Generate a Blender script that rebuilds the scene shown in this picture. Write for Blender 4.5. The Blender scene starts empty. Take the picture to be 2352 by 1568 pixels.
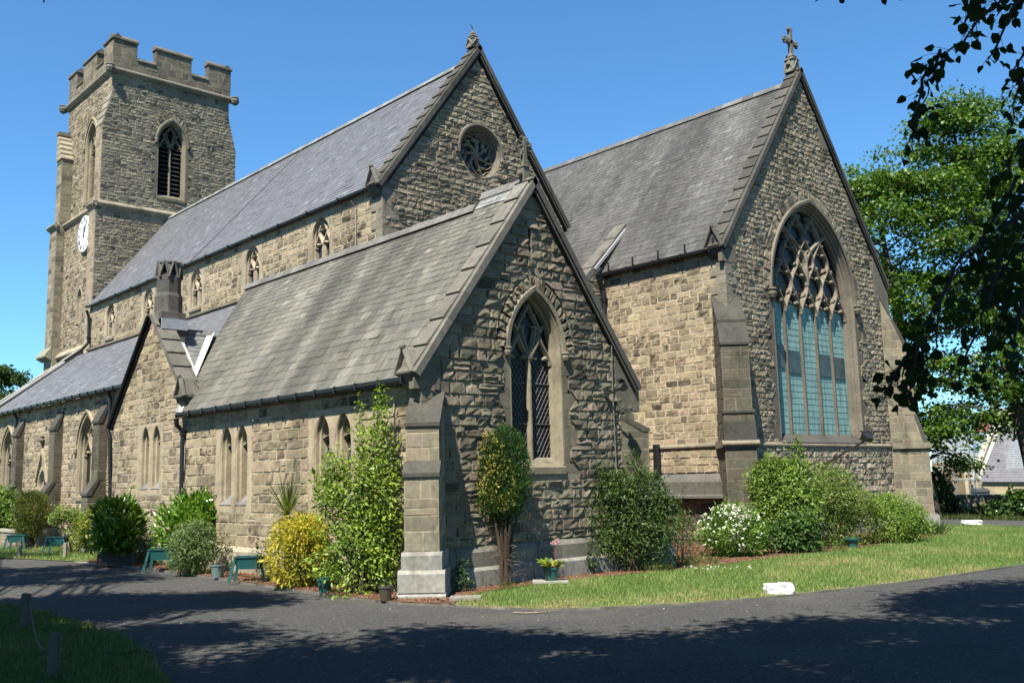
import bpy, bmesh, math, random
import numpy as np
from mathutils import Vector, Matrix

scene = bpy.context.scene
# ------------------------------------------------------------------ camera
CAM = np.array([16.7016, -12.6253, 2.3])
FPX, YAW, PITCH, ROLL = 2186.4257, 0.7438, 0.1432, -0.0243
_fh = np.array([-math.cos(YAW), math.sin(YAW), 0.0])
_r = np.array([math.sin(YAW), math.cos(YAW), 0.0])
FW = _fh * math.cos(PITCH) + np.array([0, 0, math.sin(PITCH)])
_up = np.cross(_r, FW)
RT = _r * math.cos(ROLL) + _up * math.sin(ROLL)
UP = _up * math.cos(ROLL) - _r * math.sin(ROLL)
cd = bpy.data.cameras.new("camera")
cam = bpy.data.objects.new("camera", cd)
scene.collection.objects.link(cam)
cam.matrix_world = Matrix(((RT[0], UP[0], -FW[0], CAM[0]), (RT[1], UP[1], -FW[1], CAM[1]),
                           (RT[2], UP[2], -FW[2], CAM[2]), (0, 0, 0, 1)))
cd.sensor_width = 36.0
cd.lens = FPX / 2352 * 36.0
cd.clip_start = 0.1
cd.clip_end = 3000
scene.camera = cam
# ------------------------------------------------------------------ light
SUN_EL = math.radians(57)
_sx, _sy = 1.0, -2.2
_k = math.hypot(_sx, _sy)
SUN = np.array([_sx / _k * math.cos(SUN_EL), _sy / _k * math.cos(SUN_EL), math.sin(SUN_EL)])
world = bpy.data.worlds.new("World")
scene.world = world
world.use_nodes = True
nt = world.node_tree
nt.nodes.clear()
wo = nt.nodes.new("ShaderNodeOutputWorld")
bg = nt.nodes.new("ShaderNodeBackground")
sky = nt.nodes.new("ShaderNodeTexSky")
sky.sky_type = 'NISHITA'
sky.sun_disc = False
sky.sun_elevation = SUN_EL
sky.sun_rotation = math.atan2(_sx, _sy)
sky.air_density = 1.0
sky.dust_density = 0.0
sky.ozone_density = 4.5
bg.inputs[1].default_value = 0.0705
tintn = nt.nodes.new("ShaderNodeMix")
tintn.data_type = 'RGBA'
tintn.blend_type = 'MULTIPLY'
tintn.inputs[0].default_value = 1.0
tintn.inputs[7].default_value = (.58, .92, 1.07, 1)
nt.links.new(sky.outputs[0], tintn.inputs[6])
nt.links.new(tintn.outputs[2], bg.inputs[0])
nt.links.new(bg.outputs[0], wo.inputs[0])
sl = bpy.data.lights.new("sun", 'SUN')
sl.energy = 4.9
sl.angle = math.radians(0.53)
sl.color = (1.0, 0.935, 0.81)
so = bpy.data.objects.new("sun", sl)
scene.collection.objects.link(so)
so.location = (20, -40, 60)
so.rotation_euler = Vector(-SUN).to_track_quat('-Z', 'Y').to_euler()
scene.view_settings.view_transform = 'Standard'
scene.view_settings.look = 'None'
scene.view_settings.gamma = 1.0
scene.view_settings.exposure = 1.46
scene.cycles.max_bounces = 6
scene.cycles.diffuse_bounces = 3
scene.cycles.glossy_bounces = 2
scene.cycles.transmission_bounces = 4
scene.cycles.transparent_max_bounces = 6
scene.cycles.use_denoising = True
scene.cycles.sample_clamp_indirect = 6.0

ALB = 0.70    # overall albedo level (exposure is set for it)
GZ = -0.10   # level of the road and the lawns


def ray(px, py):
    return FW + RT * (px - 1176) / FPX - UP * (py - 784) / FPX


def at(px, py, ax, val):
    d = ray(px, py)
    i = 'XYZ'.index(ax)
    return CAM + d * (val - CAM[i]) / d[i]


def gp(px, py, z=GZ):
    return at(px, py, 'Z', z)


def pxm(p):
    return FPX / float((np.array(p) - CAM) @ FW)


V3 = lambda *a: np.array(a, float)
XA, YA, ZA = V3(1, 0, 0), V3(0, 1, 0), V3(0, 0, 1)
HR = V3(math.sin(YAW), math.cos(YAW), 0)
HF = V3(-math.cos(YAW), math.sin(YAW), 0)
S2 = 2 ** -.5


# ------------------------------------------------------------------ mesh helpers
class MB:
    """collects polygons with a tint per vertex"""
    def __init__(self):
        self.v, self.f, self.t = [], [], []
        self.n = 0

    def add(self, V, F, tint=(1, 1, 1)):
        V = np.asarray(V, float).reshape(-1, 3)
        tint = np.asarray(tint, float)
        if tint.ndim == 1:
            tint = np.repeat(tint[None], len(V), 0)
        self.v.append(V)
        self.t.append(tint)
        n = self.n
        for f in F:
            self.f.append([i + n for i in f])
        self.n += len(V)

    def quad(self, a, b, c, d, tint=(1, 1, 1)):
        self.add([a, b, c, d], [(0, 1, 2, 3)], tint)

    def box(self, O, A, B, C, tint=(1, 1, 1)):
        """box from corner O with edge vectors A,B,C"""
        O, A, B, C = map(lambda q: np.asarray(q, float), (O, A, B, C))
        V = [O, O + A, O + A + B, O + B, O + C, O + A + C, O + A + B + C, O + B + C]
        self.add(V, [(0, 3, 2, 1), (4, 5, 6, 7), (0, 1, 5, 4), (1, 2, 6, 5), (2, 3, 7, 6), (3, 0, 4, 7)], tint)

    def cbox(self, c, sx, sy, sz, tint=(1, 1, 1), ax=(XA, YA, ZA)):
        c = np.asarray(c, float)
        self.box(c - ax[0] * sx / 2 - ax[1] * sy / 2 - ax[2] * sz / 2, ax[0] * sx, ax[1] * sy, ax[2] * sz, tint)

    def prism(self, prof, O, P, Q, T, t0, t1, tint=(1, 1, 1)):
        """profile points (p,q) in plane P,Q extruded along T from t0 to t1"""
        n = len(prof)
        V = [O + P * p + Q * q + T * t0 for p, q in prof] + [O + P * p + Q * q + T * t1 for p, q in prof]
        F = [tuple(range(n - 1, -1, -1)), tuple(range(n, 2 * n))]
        for i in range(n):
            j = (i + 1) % n
            F.append((i, j, n + j, n + i))
        self.add(V, F, tint)

    def tube(self, pts, rad, n=8, tint=(1, 1, 1), caps=True):
        pts = [np.asarray(p, float) for p in pts]
        if not hasattr(rad, '__len__'):
            rad = [rad] * len(pts)
        rings = []
        u = None
        for i, p in enumerate(pts):
            d = pts[min(i + 1, len(pts) - 1)] - pts[max(i - 1, 0)]
            d = d / (np.linalg.norm(d) + 1e-9)
            if u is None:
                h = ZA if abs(d[2]) < .9 else XA
                u = np.cross(d, h)
            else:
                u = u - d * (u @ d)
            u = u / (np.linalg.norm(u) + 1e-9)
            w = np.cross(d, u)
            a = np.arange(n) * 2 * math.pi / n
            rings.append(p + rad[i] * (np.cos(a)[:, None] * u + np.sin(a)[:, None] * w))
        F = []
        for i in range(len(pts) - 1):
            for j in range(n):
                k = (j + 1) % n
                F.append((i * n + j, i * n + k, (i + 1) * n + k, (i + 1) * n + j))
        if caps:
            F.append(tuple(range(n - 1, -1, -1)))
            F.append(tuple(range((len(pts) - 1) * n, len(pts) * n)))
        self.add(np.concatenate(rings), F, tint)

    def lathe(self, base, prof, n=20, tint=(1, 1, 1), phase=0.0, axis=None):
        """profile (r,z) revolved about vertical axis through base"""
        base = np.asarray(base, float)
        a = np.arange(n) * 2 * math.pi / n + phase
        V = []
        for r, z in prof:
            V.append(np.stack([base[0] + r * np.cos(a), base[1] + r * np.sin(a), np.full(n, base[2] + z)], 1))
        F = []
        for i in range(len(prof) - 1):
            for j in range(n):
                k = (j + 1) % n
                F.append((i * n + j, i * n + k, (i + 1) * n + k, (i + 1) * n + j))
        F.append(tuple(range(n - 1, -1, -1)))
        F.append(tuple(range((len(prof) - 1) * n, len(prof) * n)))
        self.add(np.concatenate(V), F, tint)


ORIG = {}


def link(o, parent=None, loc=None):
    scene.collection.objects.link(o)
    po = V3(0, 0, 0)
    if parent is not None:
        o.parent = parent
        po = ORIG[parent.name]
    w = po if loc is None else np.asarray(loc, float)
    o.location = w - po
    ORIG[o.name] = w
    return o


def mesh_from(name, V, F, T, mat, smooth=False, tri=None):
    me = bpy.data.meshes.new(name)
    if tri is not None:                      # numpy fast path: F is (n,k)
        k = F.shape[1]
        me.vertices.add(len(V))
        me.vertices.foreach_set("co", V.astype(np.float32).ravel())
        me.loops.add(F.size)
        me.loops.foreach_set("vertex_index", F.astype(np.int32).ravel())
        me.polygons.add(len(F))
        me.polygons.foreach_set("loop_start", np.arange(0, F.size, k, dtype=np.int32))
        me.update(calc_edges=True)
        me.validate()
    else:
        me.from_pydata([tuple(x) for x in V], [], F)
        me.update()
    if T is not None:
        a = me.attributes.new("Tint", 'FLOAT_COLOR', 'POINT')
        c = np.ones((len(V), 4), np.float32)
        c[:, :3] = np.asarray(T) * ALB
        a.data.foreach_set("color", c.ravel())
    me.materials.append(mat)
    if smooth:
        me.polygons.foreach_set("use_smooth", np.ones(len(me.polygons), bool))
    return me


def build(name, mb, mat, parent=None, loc=None, smooth=False, fix=False, label=None):
    """one mesh object out of an MB (world coordinates)"""
    V = np.concatenate(mb.v)
    T = np.concatenate(mb.t)
    if loc is None and parent is not None:
        loc = ORIG[parent.name]
    o3 = V3(0, 0, 0) if loc is None else np.asarray(loc, float)
    me = mesh_from(name, V - o3, mb.f, T, mat, smooth)
    if fix:
        bm = bmesh.new()
        bm.from_mesh(me)
        bmesh.ops.recalc_face_normals(bm, faces=bm.faces)
        bm.to_mesh(me)
        bm.free()
    o = bpy.data.objects.new(name, me)
    link(o, parent, loc)
    if label:
        o['label'] = label
    return o


def build_each(name, mbs, mat, parent=None, **kw):
    return [build(name, m, mat, parent, **kw) for m in mbs]


def empty(name, loc):
    o = bpy.data.objects.new(name, None)
    o.empty_display_size = 0.3
    return link(o, None, loc)


def tag(o, label=None, cat=None, group=None, kind=None):
    if label: o['label'] = label
    if cat: o['category'] = cat
    if group: o['group'] = group
    if kind: o['kind'] = kind
    return o


def copy_tree(o, loc, label, parent=None):
    c = o.copy()
    scene.collection.objects.link(c)
    if parent is None:
        c.location = loc
        ORIG[c.name] = np.asarray(loc, float)
        c['label'] = label
    else:
        c.parent = parent
    for ch in list(o.children):
        copy_tree(ch, None, None, c)
    return c


# ------------------------------------------------------------------ materials
def newmat(name):
    m = bpy.data.materials.new(name)
    m.use_nodes = True
    t = m.node_tree
    b = t.nodes["Principled BSDF"]
    return m, t, b


def N(t, kind, **kw):
    n = t.nodes.new(kind)
    for k, v in kw.items():
        setattr(n, k, v)
    return n


def coords(t, scale=(1, 1, 1), kind='Object'):
    c = N(t, "ShaderNodeTexCoord")
    m = N(t, "ShaderNodeMapping")
    m.inputs['Scale'].default_value = scale
    t.links.new(c.outputs[kind], m.inputs[0])
    return m.outputs[0]


def noise(t, vec, scale, detail=4, rough=.6):
    n = N(t, "ShaderNodeTexNoise")
    n.inputs['Scale'].default_value = scale
    n.inputs['Detail'].default_value = detail
    n.inputs['Roughness'].default_value = rough
    t.links.new(vec, n.inputs['Vector'])
    return n.outputs['Fac']


def ramp(t, fac, stops):
    r = N(t, "ShaderNodeValToRGB")
    e = r.color_ramp.elements
    while len(e) < len(stops):
        e.new(0.5)
    for i, (p, c) in enumerate(stops):
        e[i].position = p
        e[i].color = (*c, 1) if len(c) == 3 else c
    t.links.new(fac, r.inputs[0])
    return r.outputs[0]


def mix(t, a, b, fac=1.0, mode='MULTIPLY'):
    m = N(t, "ShaderNodeMix", data_type='RGBA', blend_type=mode)
    m.inputs[0].default_value = fac if not hasattr(fac, 'links') else 0
    if hasattr(fac, 'links'):
        t.links.new(fac, m.inputs[0])
    for s, i in ((a, 6), (b, 7)):
        if hasattr(s, 'links'):
            t.links.new(s, m.inputs[i])
        else:
            m.inputs[i].default_value = (*s, 1)
    return m.outputs[2]


def bump(t, b, h, strength=.5, dist=.02):
    n = N(t, "ShaderNodeBump")
    n.inputs['Strength'].default_value = strength
    n.inputs['Distance'].default_value = dist
    t.links.new(h, n.inputs['Height'])
    t.links.new(n.outputs[0], b.inputs['Normal'])


def tinted(name, rough=.9, fine=22, coarse=2.2, lo=.72, hi=1.22, bs=.5, bd=.02, stretch=(1, 1, 1), spec=.25, stain=None, bscale=30, sat=None):
    m, t, b = newmat(name)
    a = N(t, "ShaderNodeAttribute", attribute_name="Tint")
    v = coords(t, stretch)
    n1 = ramp(t, noise(t, v, fine, 5, .7), [(.3, (lo,) * 3), (.7, (hi,) * 3)])
    n2 = ramp(t, noise(t, v, coarse, 4, .6), [(.32, (lo + .06, lo + .07, lo + .09)), (.68, (hi - .06,) * 3)])
    c = mix(t, a.outputs['Color'], n1)
    c = mix(t, c, n2)
    if stain:
        sv = coords(t, stain[1])
        s = ramp(t, noise(t, sv, stain[0], 5, .65), [(stain[2], (1, 1, 1)), (stain[3], stain[4])])
        c = mix(t, c, s)
    if sat is not None:
        hs = N(t, "ShaderNodeHueSaturation")
        hs.inputs['Saturation'].default_value = sat
        t.links.new(c, hs.inputs['Color'])
        c = hs.outputs[0]
    t.links.new(c, b.inputs['Base Color'])
    b.inputs['Roughness'].default_value = rough
    b.inputs['Specular IOR Level'].default_value = spec
    bump(t, b, noise(t, coords(t), bscale, 6, .75), bs, bd)
    return m


M = {}
M['stone'] = tinted("rock_faced_stone", fine=14, coarse=1.1, lo=.74, hi=1.2, bs=.6, bd=.02, sat=.86, stain=(.42, (1.2, 1.2, .5), .5, .75, (.66, .65, .63)))
M['ashlar'] = tinted("dressed_stone", fine=9, coarse=1.1, lo=.74, hi=1.2, bs=.35, bd=.008, stain=(1.6, (1.2, 1.2, .55), .54, .76, (.45, .43, .4)), sat=.88)
M['slate'] = tinted("roof_slate", rough=.6, fine=14, coarse=.5, lo=.85, hi=1.14, bs=.22, bd=.006, stretch=(1.6, .35, .35), spec=.4)
M['slate_old'] = tinted("weathered_roof_slate", rough=.7, fine=11, coarse=.55, lo=.62, hi=1.34, bs=.4, bd=.008, stretch=(1.5, .3, .3), spec=.3,
                        stain=(.34, (1.5, .22, .22), .45, .68, (.55, .54, .52)))
M['wood'] = tinted("weathered_timber", fine=20, coarse=3, bs=.5, bd=.006, stretch=(3, 3, .4))
M['plain'] = tinted("painted_surface", rough=.5, fine=30, coarse=3, lo=.86, hi=1.12, bs=.12, bd=.003, spec=.4)
M['plastic'] = tinted("moulded_plastic", rough=.38, fine=24, coarse=5, lo=.88, hi=1.1, bs=.08, bd=.002, spec=.5)
M['metal'] = tinted("cast_iron_paint", rough=.35, fine=24, coarse=4, lo=.8, hi=1.15, bs=.15, bd=.003, spec=.5)
M['lead'] = tinted("sheet_lead", rough=.45, fine=10, coarse=2, lo=.8, hi=1.15, bs=.25, bd=.006, spec=.6)


def leafmat(name, trans=.35, rough=.45, spec=.35):
    m, t, b = newmat(name)
    a = N(t, "ShaderNodeAttribute", attribute_name="Tint")
    n1 = ramp(t, noise(t, coords(t), 6, 3, .6), [(.3, (.78, .8, .8)), (.7, (1.2, 1.16, 1.05))])
    c = mix(t, a.outputs['Color'], n1)
    t.links.new(c, b.inputs['Base Color'])
    b.inputs['Roughness'].default_value = rough
    b.inputs['Specular IOR Level'].default_value = spec
    tr = N(t, "ShaderNodeBsdfTranslucent")
    c2 = mix(t, c, (1.25, 1.3, .5))
    t.links.new(c2, tr.inputs[0])
    mx = N(t, "ShaderNodeMixShader")
    mx.inputs[0].default_value = trans
    t.links.new(b.outputs[0], mx.inputs[1])
    t.links.new(tr.outputs[0], mx.inputs[2])
    t.links.new(mx.outputs[0], t.nodes['Material Output'].inputs[0])
    return m


M['leaf'] = leafmat("leaf_foliage")
M['leaf_glossy'] = leafmat("glossy_leaf_foliage", .22, .28, .5)
M['leaf_matte'] = leafmat("matte_leaf_foliage", .3, .7, .08)
M['grass'] = leafmat("grass_blade", .3, .6, .2)
M['bark'] = tinted("bark", fine=18, coarse=4, lo=.6, hi=1.3, bs=1, bd=.03, stretch=(2, 2, .5))


def glassmat(name, col, rough=.12, streak=None, spec=.5):
    m, t, b = newmat(name)
    if streak:
        n = noise(t, coords(t, streak[0]), streak[1], 5, .7)
        c = ramp(t, n, streak[2])
        t.links.new(c, b.inputs['Base Color'])
    else:
        n = noise(t, coords(t), 3, 3, .6)
        c = ramp(t, n, [(.3, tuple(x * .6 for x in col)), (.7, tuple(x * 1.4 for x in col))])
        t.links.new(c, b.inputs['Base Color'])
    b.inputs['Roughness'].default_value = rough
    b.inputs['Specular IOR Level'].default_value = spec
    bump(t, b, noise(t, coords(t), 5, 2, .5), .15, .01)
    return m


M['glass_dark'] = glassmat("dark_leaded_glass", (.008, .0085, .010), .3, spec=.2)
M['glass_blue'] = glassmat("blue_grey_leaded_glass", (.02, .026, .04), .15)
M['guard'] = glassmat("oxidised_window_guard", None, .7, ((5, 5, .4), 1.7, [(.30, (.045, .085, .082)), (.46, (.135, .235, .225)), (.72, (.25, .375, .355))]), .2)


# ------------------------------------------------------------------ masonry
BUFF = dict(a=(0.425, 0.333, 0.197), b=(0.348, 0.271, 0.159), dark=(0.154, 0.120, 0.080), pd=.09, mortar=(0.470, 0.383, 0.243), core=.62)
GREY = dict(a=(0.323, 0.265, 0.173), b=(0.248, 0.205, 0.132), dark=(0.079, 0.066, 0.048), pd=.12, mortar=(0.365, 0.305, 0.204), core=.18)
DARK = dict(a=(0.248, 0.208, 0.136), b=(0.184, 0.154, 0.099), dark=(0.055, 0.046, 0.034), pd=.16, mortar=(0.267, 0.225, 0.153), core=.15)
BASE = dict(a=(.36, .325, .26), b=(.28, .25, .19), dark=(.14, .125, .095), pd=.1, mortar=(.32, .285, .22), core=.1)


def jstep(z, st):
    return st[1] if int(z / st[2]) % 2 else st[0]


def hole_arch(s0, a, c, zb, zs, fw=0.0, ring=0.0, step=None):
    """pointed opening of half width a; c = arc centre offset; fw jamb margin; ring arch margin"""
    def f(z):
        if z < zb - fw: return None
        if z <= zs:
            e = jstep(z, step) if step else fw
            return (s0 - a - e, s0 + a + e)
        R = a + c + max(fw, ring)
        h = z - zs
        if h >= R: return None
        x = math.sqrt(R * R - h * h) - c
        return (s0 - x, s0 + x) if x > 0.01 else None
    return f


def hole_rect(s0, s1, z0, z1):
    return lambda z: (s0, s1) if z0 < z < z1 else None


def hole_circle(s0, z0, r):
    def f(z):
        h = z - z0
        return (s0 - math.sqrt(r * r - h * h), s0 + math.sqrt(r * r - h * h)) if abs(h) < r else None
    return f


def region(outer, holes=()):
    """outer(z)->(s0,s1)|None ; returns list of intervals at z"""
    def f(z):
        o = outer(z)
        if o is None or o[1] - o[0] < .02: return []
        iv = [o]
        for h in holes:
            g = h(z)
            if g is None: continue
            nv = []
            for a, b in iv:
                if g[1] <= a or g[0] >= b:
                    nv.append((a, b)); continue
                if g[0] - a > .02: nv.append((a, g[0]))
                if b - g[1] > .02: nv.append((g[1], b))
            iv = nv
        return iv
    return f


def gable(s0, s1, ze, sm, zr):
    def f(z):
        if z <= ze: return (s0, s1)
        if z >= zr: return None
        k = (zr - z) / (zr - ze)
        return (sm - (sm - s0) * k, sm + (s1 - sm) * k)
    return f


def inter(A, B):
    out = []
    for a, b in A:
        for c, d in B:
            lo, hi = max(a, c), min(b, d)
            if hi - lo > .02: out.append((lo, hi))
    return out


def blocks_mesh(mb, Q, O, S, NN, amp, gap, nx, ny, pal, rng, patch=True, side=.0):
    """Q: list of 4 corner quads (s,z) -> bulging stones"""
    Q = np.asarray(Q, float)
    M_ = len(Q)
    if M_ == 0: return
    wid = np.linalg.norm(Q[:, 1] - Q[:, 0], axis=1) + 1e-6
    hei = np.linalg.norm(Q[:, 3] - Q[:, 0], axis=1) + 1e-6
    gu, gv = gap / 2 / wid, gap / 2 / hei
    ru, rv = np.minimum(.02 / wid, .3), np.minimum(.018 / hei, .3)
    U = np.linspace(0, 1, nx - 2)[None].repeat(M_, 0)
    Vv = np.linspace(0, 1, ny - 2)[None].repeat(M_, 0)
    u = np.concatenate([gu[:, None], gu[:, None] + ru[:, None] + U * (1 - 2 * (gu + ru))[:, None], 1 - gu[:, None]], 1)
    v = np.concatenate([gv[:, None], gv[:, None] + rv[:, None] + Vv * (1 - 2 * (gv + rv))[:, None], 1 - gv[:, None]], 1)
    uu = np.repeat(u[:, None, :], ny, 1)
    vv = np.repeat(v[:, :, None], nx, 2)
    jit = rng.normal(0, 1, (M_, ny, nx)) * .008 / wid[:, None, None]
    jit2 = rng.normal(0, 1, (M_, ny, nx)) * .006 / hei[:, None, None]
    kk = min(1.0, amp / .02)
    uu = np.clip(uu + jit * kk, gu[:, None, None] * .3, 1 - gu[:, None, None] * .3)
    vv = np.clip(vv + jit2 * kk, gv[:, None, None] * .3, 1 - gv[:, None, None] * .3)
    q = Q[:, :, None, None, :]
    p = (q[:, 0] * ((1 - uu) * (1 - vv))[..., None] + q[:, 1] * (uu * (1 - vv))[..., None]
         + q[:, 2] * (uu * vv)[..., None] + q[:, 3] * ((1 - uu) * vv)[..., None])
    big = np.minimum(1, np.sqrt(wid * hei) / .25)
    dome = (1 - np.abs(2 * uu - 1) ** 5) * (1 - np.abs(2 * vv - 1) ** 5)
    h = amp * big[:, None, None] * (rng.uniform(.5, .8, (M_, 1, 1)) + rng.uniform(.05, .35, (M_, 1, 1)) * dome + rng.normal(0, .17, (M_, ny, nx)))
    tiltu, tiltv = rng.normal(0, .34, (M_, 1, 1)), rng.normal(-.1, .3, (M_, 1, 1))
    h += amp * ((uu - .5) * tiltu + (vv - .5) * tiltv)
    h = np.maximum(h, amp * .12)
    h[:, 0, :] = h[:, -1, :] = -.012
    h[:, :, 0] = h[:, :, -1] = -.012
    inner = np.ones((ny, nx), bool)
    inner[0] = inner[-1] = False
    inner[:, 0] = inner[:, -1] = False
    P = O + p[..., 0:1] * S + p[..., 1:2] * ZA + h[..., None] * NN
    # tint
    a, b, dk = map(np.array, (pal['a'], pal['b'], pal['dark']))
    k = rng.uniform(0, 1, (M_, 1))
    col = a * k + b * (1 - k)
    col = col * rng.normal(1, .07, (M_, 1)) * (1 + rng.normal(0, .03, (M_, 3)))
    isd = rng.uniform(0, 1, M_) < pal['pd']
    dkc = rng.uniform(.35, .95, (M_, 1))
    col = np.where(isd[:, None], dk * dkc + col * (1 - dkc), col)
    col = np.clip(col, .02, .8)
    T = np.repeat(np.repeat(col[:, None, None, :], ny, 1), nx, 2).copy()
    if patch:      # sooty centre of the rock faces, paler worn arrises
        cm = rng.uniform(0, 1, (M_, 1, 1)) ** 1.6 * pal['core'] * 1.7
        pt = np.clip(rng.uniform(-.1, 1.0, (M_, ny, nx)), 0, 1) * inner[None] * cm
        T *= (1 - pt)[..., None]
    idx = np.arange(M_ * ny * nx).reshape(M_, ny, nx)
    F = np.stack([idx[:, :-1, :-1], idx[:, :-1, 1:], idx[:, 1:, 1:], idx[:, 1:, :-1]], -1).reshape(-1, 4)
    mb.add(P.reshape(-1, 3), F.tolist(), T.reshape(-1, 3))


def masonry(name, parent, O, S, NN, reg, z0, z1, ch=(.19, .25), bw=(.26, .6), amp=.035, gap=.014, nx=5, ny=4,
            pal=GREY, seed=1, mat='stone', extra=(), split=.12, label=None, patch=True, mb=None, mtint=None, mort=None, breaks=()):
    rng = np.random.default_rng(seed)
    own = mb is None
    if isinstance(reg(z0 + .01), tuple): reg = region(reg)
    if own: mb = MB()
    O, S, NN = map(lambda q: np.asarray(q, float), (O, S, NN))
    mt = np.array(mtint if mtint else pal['mortar'])
    OB = O + NN * (amp * .25 if mort is None else mort)
    z = z0
    Q = list(extra)

    def back(za, zb_, depth=0):
        A, B = reg(za + 1e-4), reg(zb_ - 1e-4)
        if len(A) == len(B):
            prs = list(zip(A, B))
        elif depth < 3:
            m = (za + zb_) / 2
            back(za, m, depth + 1); back(m, zb_, depth + 1)
            return
        else:
            I = inter(A, B)
            prs = [(i, i) for i in I]
        for (a0, a1), (b0, b1) in prs:
            mb.add([OB + S * a0 + ZA * za, OB + S * a1 + ZA * za, OB + S * b1 + ZA * zb_, OB + S * b0 + ZA * zb_], [(0, 1, 2, 3)],
                   mt * rng.uniform(.85, 1.1))
    while z < z1 - .03:
        h = rng.uniform(*ch)
        if z + h > z1 - ch[0] * .55: h = z1 - z
        for bk in breaks:
            if z + .01 < bk < z + h - .001: h = bk - z
        za, zb_ = z, z + h
        back(za, zb_)
        A, Mi, B = reg(za + .004), reg((za + zb_) / 2), reg(zb_ - .004)
        if len(A) == len(B) == len(Mi):
            prs = list(zip(A, B))
        else:
            I = inter(inter(A, B), Mi)
            prs = [(i, i) for i in I]
        for (a0, a1), (b0, b1) in prs:
            lo, hi = max(a0, b0), min(a1, b1)
            if hi - lo < .05:
                Q.append([(a0, za), (a1, za), (b1, zb_), (b0, zb_)] if a1 - a0 > .05 or b1 - b0 > .05 else [(lo, za), (lo + .01, za), (lo + .01, zb_), (lo, zb_)])
                continue
            xs = [lo]
            while xs[-1] < hi - 1e-6:
                w = rng.uniform(*bw)
                nx_ = xs[-1] + w
                if hi - nx_ < bw[0] * .6: nx_ = hi
                xs.append(nx_)
            for i in range(len(xs) - 1):
                l0 = a0 if i == 0 else xs[i]
                l1 = b0 if i == 0 else xs[i]
                r0 = a1 if i == len(xs) - 2 else xs[i + 1]
                r1 = b1 if i == len(xs) - 2 else xs[i + 1]
                if rng.uniform() < split and h > .17:
                    m = za + h * rng.uniform(.4, .6)
                    k = (m - za) / h
                    lm, rm = l0 + (l1 - l0) * k, r0 + (r1 - r0) * k
                    Q.append([(l0, za), (r0, za), (rm, m), (lm, m)])
                    Q.append([(lm, m), (rm, m), (r1, zb_), (l1, zb_)])
                else:
                    Q.append([(l0, za), (r0, za), (r1, zb_), (l1, zb_)])
        z += h
    blocks_mesh(mb, Q, O, S, NN, amp, gap, nx, ny, pal, rng, patch)
    if own:
        return build(name, mb, M[mat], parent, label=label)


def rect(s0, s1):
    return lambda z: (s0, s1)


def arch_pts(a, c, zb, zs, d=0.0, n=14, jamb=6):
    """outline (s,z) of a pointed opening inset by d, from bottom left over the apex to bottom right"""
    aa, R = a - d, a + c - d
    P = [(-aa, zb + (zs - zb) * i / jamb) for i in range(jamb)]
    th = math.acos(max(-1, min(1, c / R)))
    for i in range(n + 1):
        t = th * i / n
        P.append((c - R * math.cos(t), zs + R * math.sin(t)))
    Rr = [(-s, z) for s, z in reversed(P[:-1])]
    return P + Rr


def voussoirs(s0, a, c, zs, r0, r1, n, rng, dz=0):  # wedge ring
    """ring of wedge stones from offset r0 to r1 round the arch"""
    Q = []
    for sgn in (-1, 1):
        t0 = 0.0
        Ri, Ro = a + c + r0, a + c + r1
        tm, to = math.acos(c / Ri), math.acos(c / Ro)
        for i in range(n):
            ta, tb = tm * i / n, tm * (i + 1) / n
            oa, ob = to * i / n, to * (i + 1) / n
            def pt(R, t): return (s0 + sgn * (R * math.cos(t) - c), zs + R * math.sin(t))
            q = [pt(Ri, ta), pt(Ro, oa), pt(Ro, ob), pt(Ri, tb)]
            if sgn < 0: q = [q[1], q[0], q[3], q[2]]
            # keep the stones on their own side of the axis
            q = [(min(s, s0) if sgn < 0 else max(s, s0), z) for s, z in q]
            Q.append(q)
    return Q


def jamb_stones(mb, O, S, NN, s0, a, zb, zs, step, fw, rng, base, proud=.02):
    """long and short dressed blocks filling the stepped margin beside an opening"""
    k = int(zb / step[2])
    z = zb
    while z < zs - .01:
        z1 = min((int(z / step[2] + 1e-6) + 1) * step[2], zs)
        e = jstep((z + z1) / 2, step)
        for sg in (-1, 1):
            x0, x1 = s0 + sg * (a + fw), s0 + sg * (a + e)
            t = np.array(base) * rng.normal(1, .07)
            mb.box(O + S * min(x0, x1) + ZA * (z + .006) - NN * .04, S * (abs(x1 - x0) - .006), NN * (.04 + proud), ZA * (z1 - z - .012), t)
        z = z1


def ring_loft(mb, O, S, NN, s0, prof, a, c, zb, zs, rng, base, n=14, jamb=6, sill=None, var=.08):
    """rings of the arch outline at successive (inset, depth) joined to a moulded surround"""
    outs = []
    for d, y in prof:
        zz = zb + (sill(d, y) if sill else 0)
        P = arch_pts(a, c, zz, zs, d, n, jamb)
        outs.append([O + S * (s0 + s) + ZA * z + NN * y for s, z in P])
    m = len(outs[0])
    for i in range(m - 1):
        tn = np.array(base) * rng.normal(1, var)
        if i % 3: tn = last
        last = tn
        for k in range(len(prof) - 1):
            mb.quad(outs[k][i], outs[k][i + 1], outs[k + 1][i + 1], outs[k + 1][i], tn)


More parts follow.
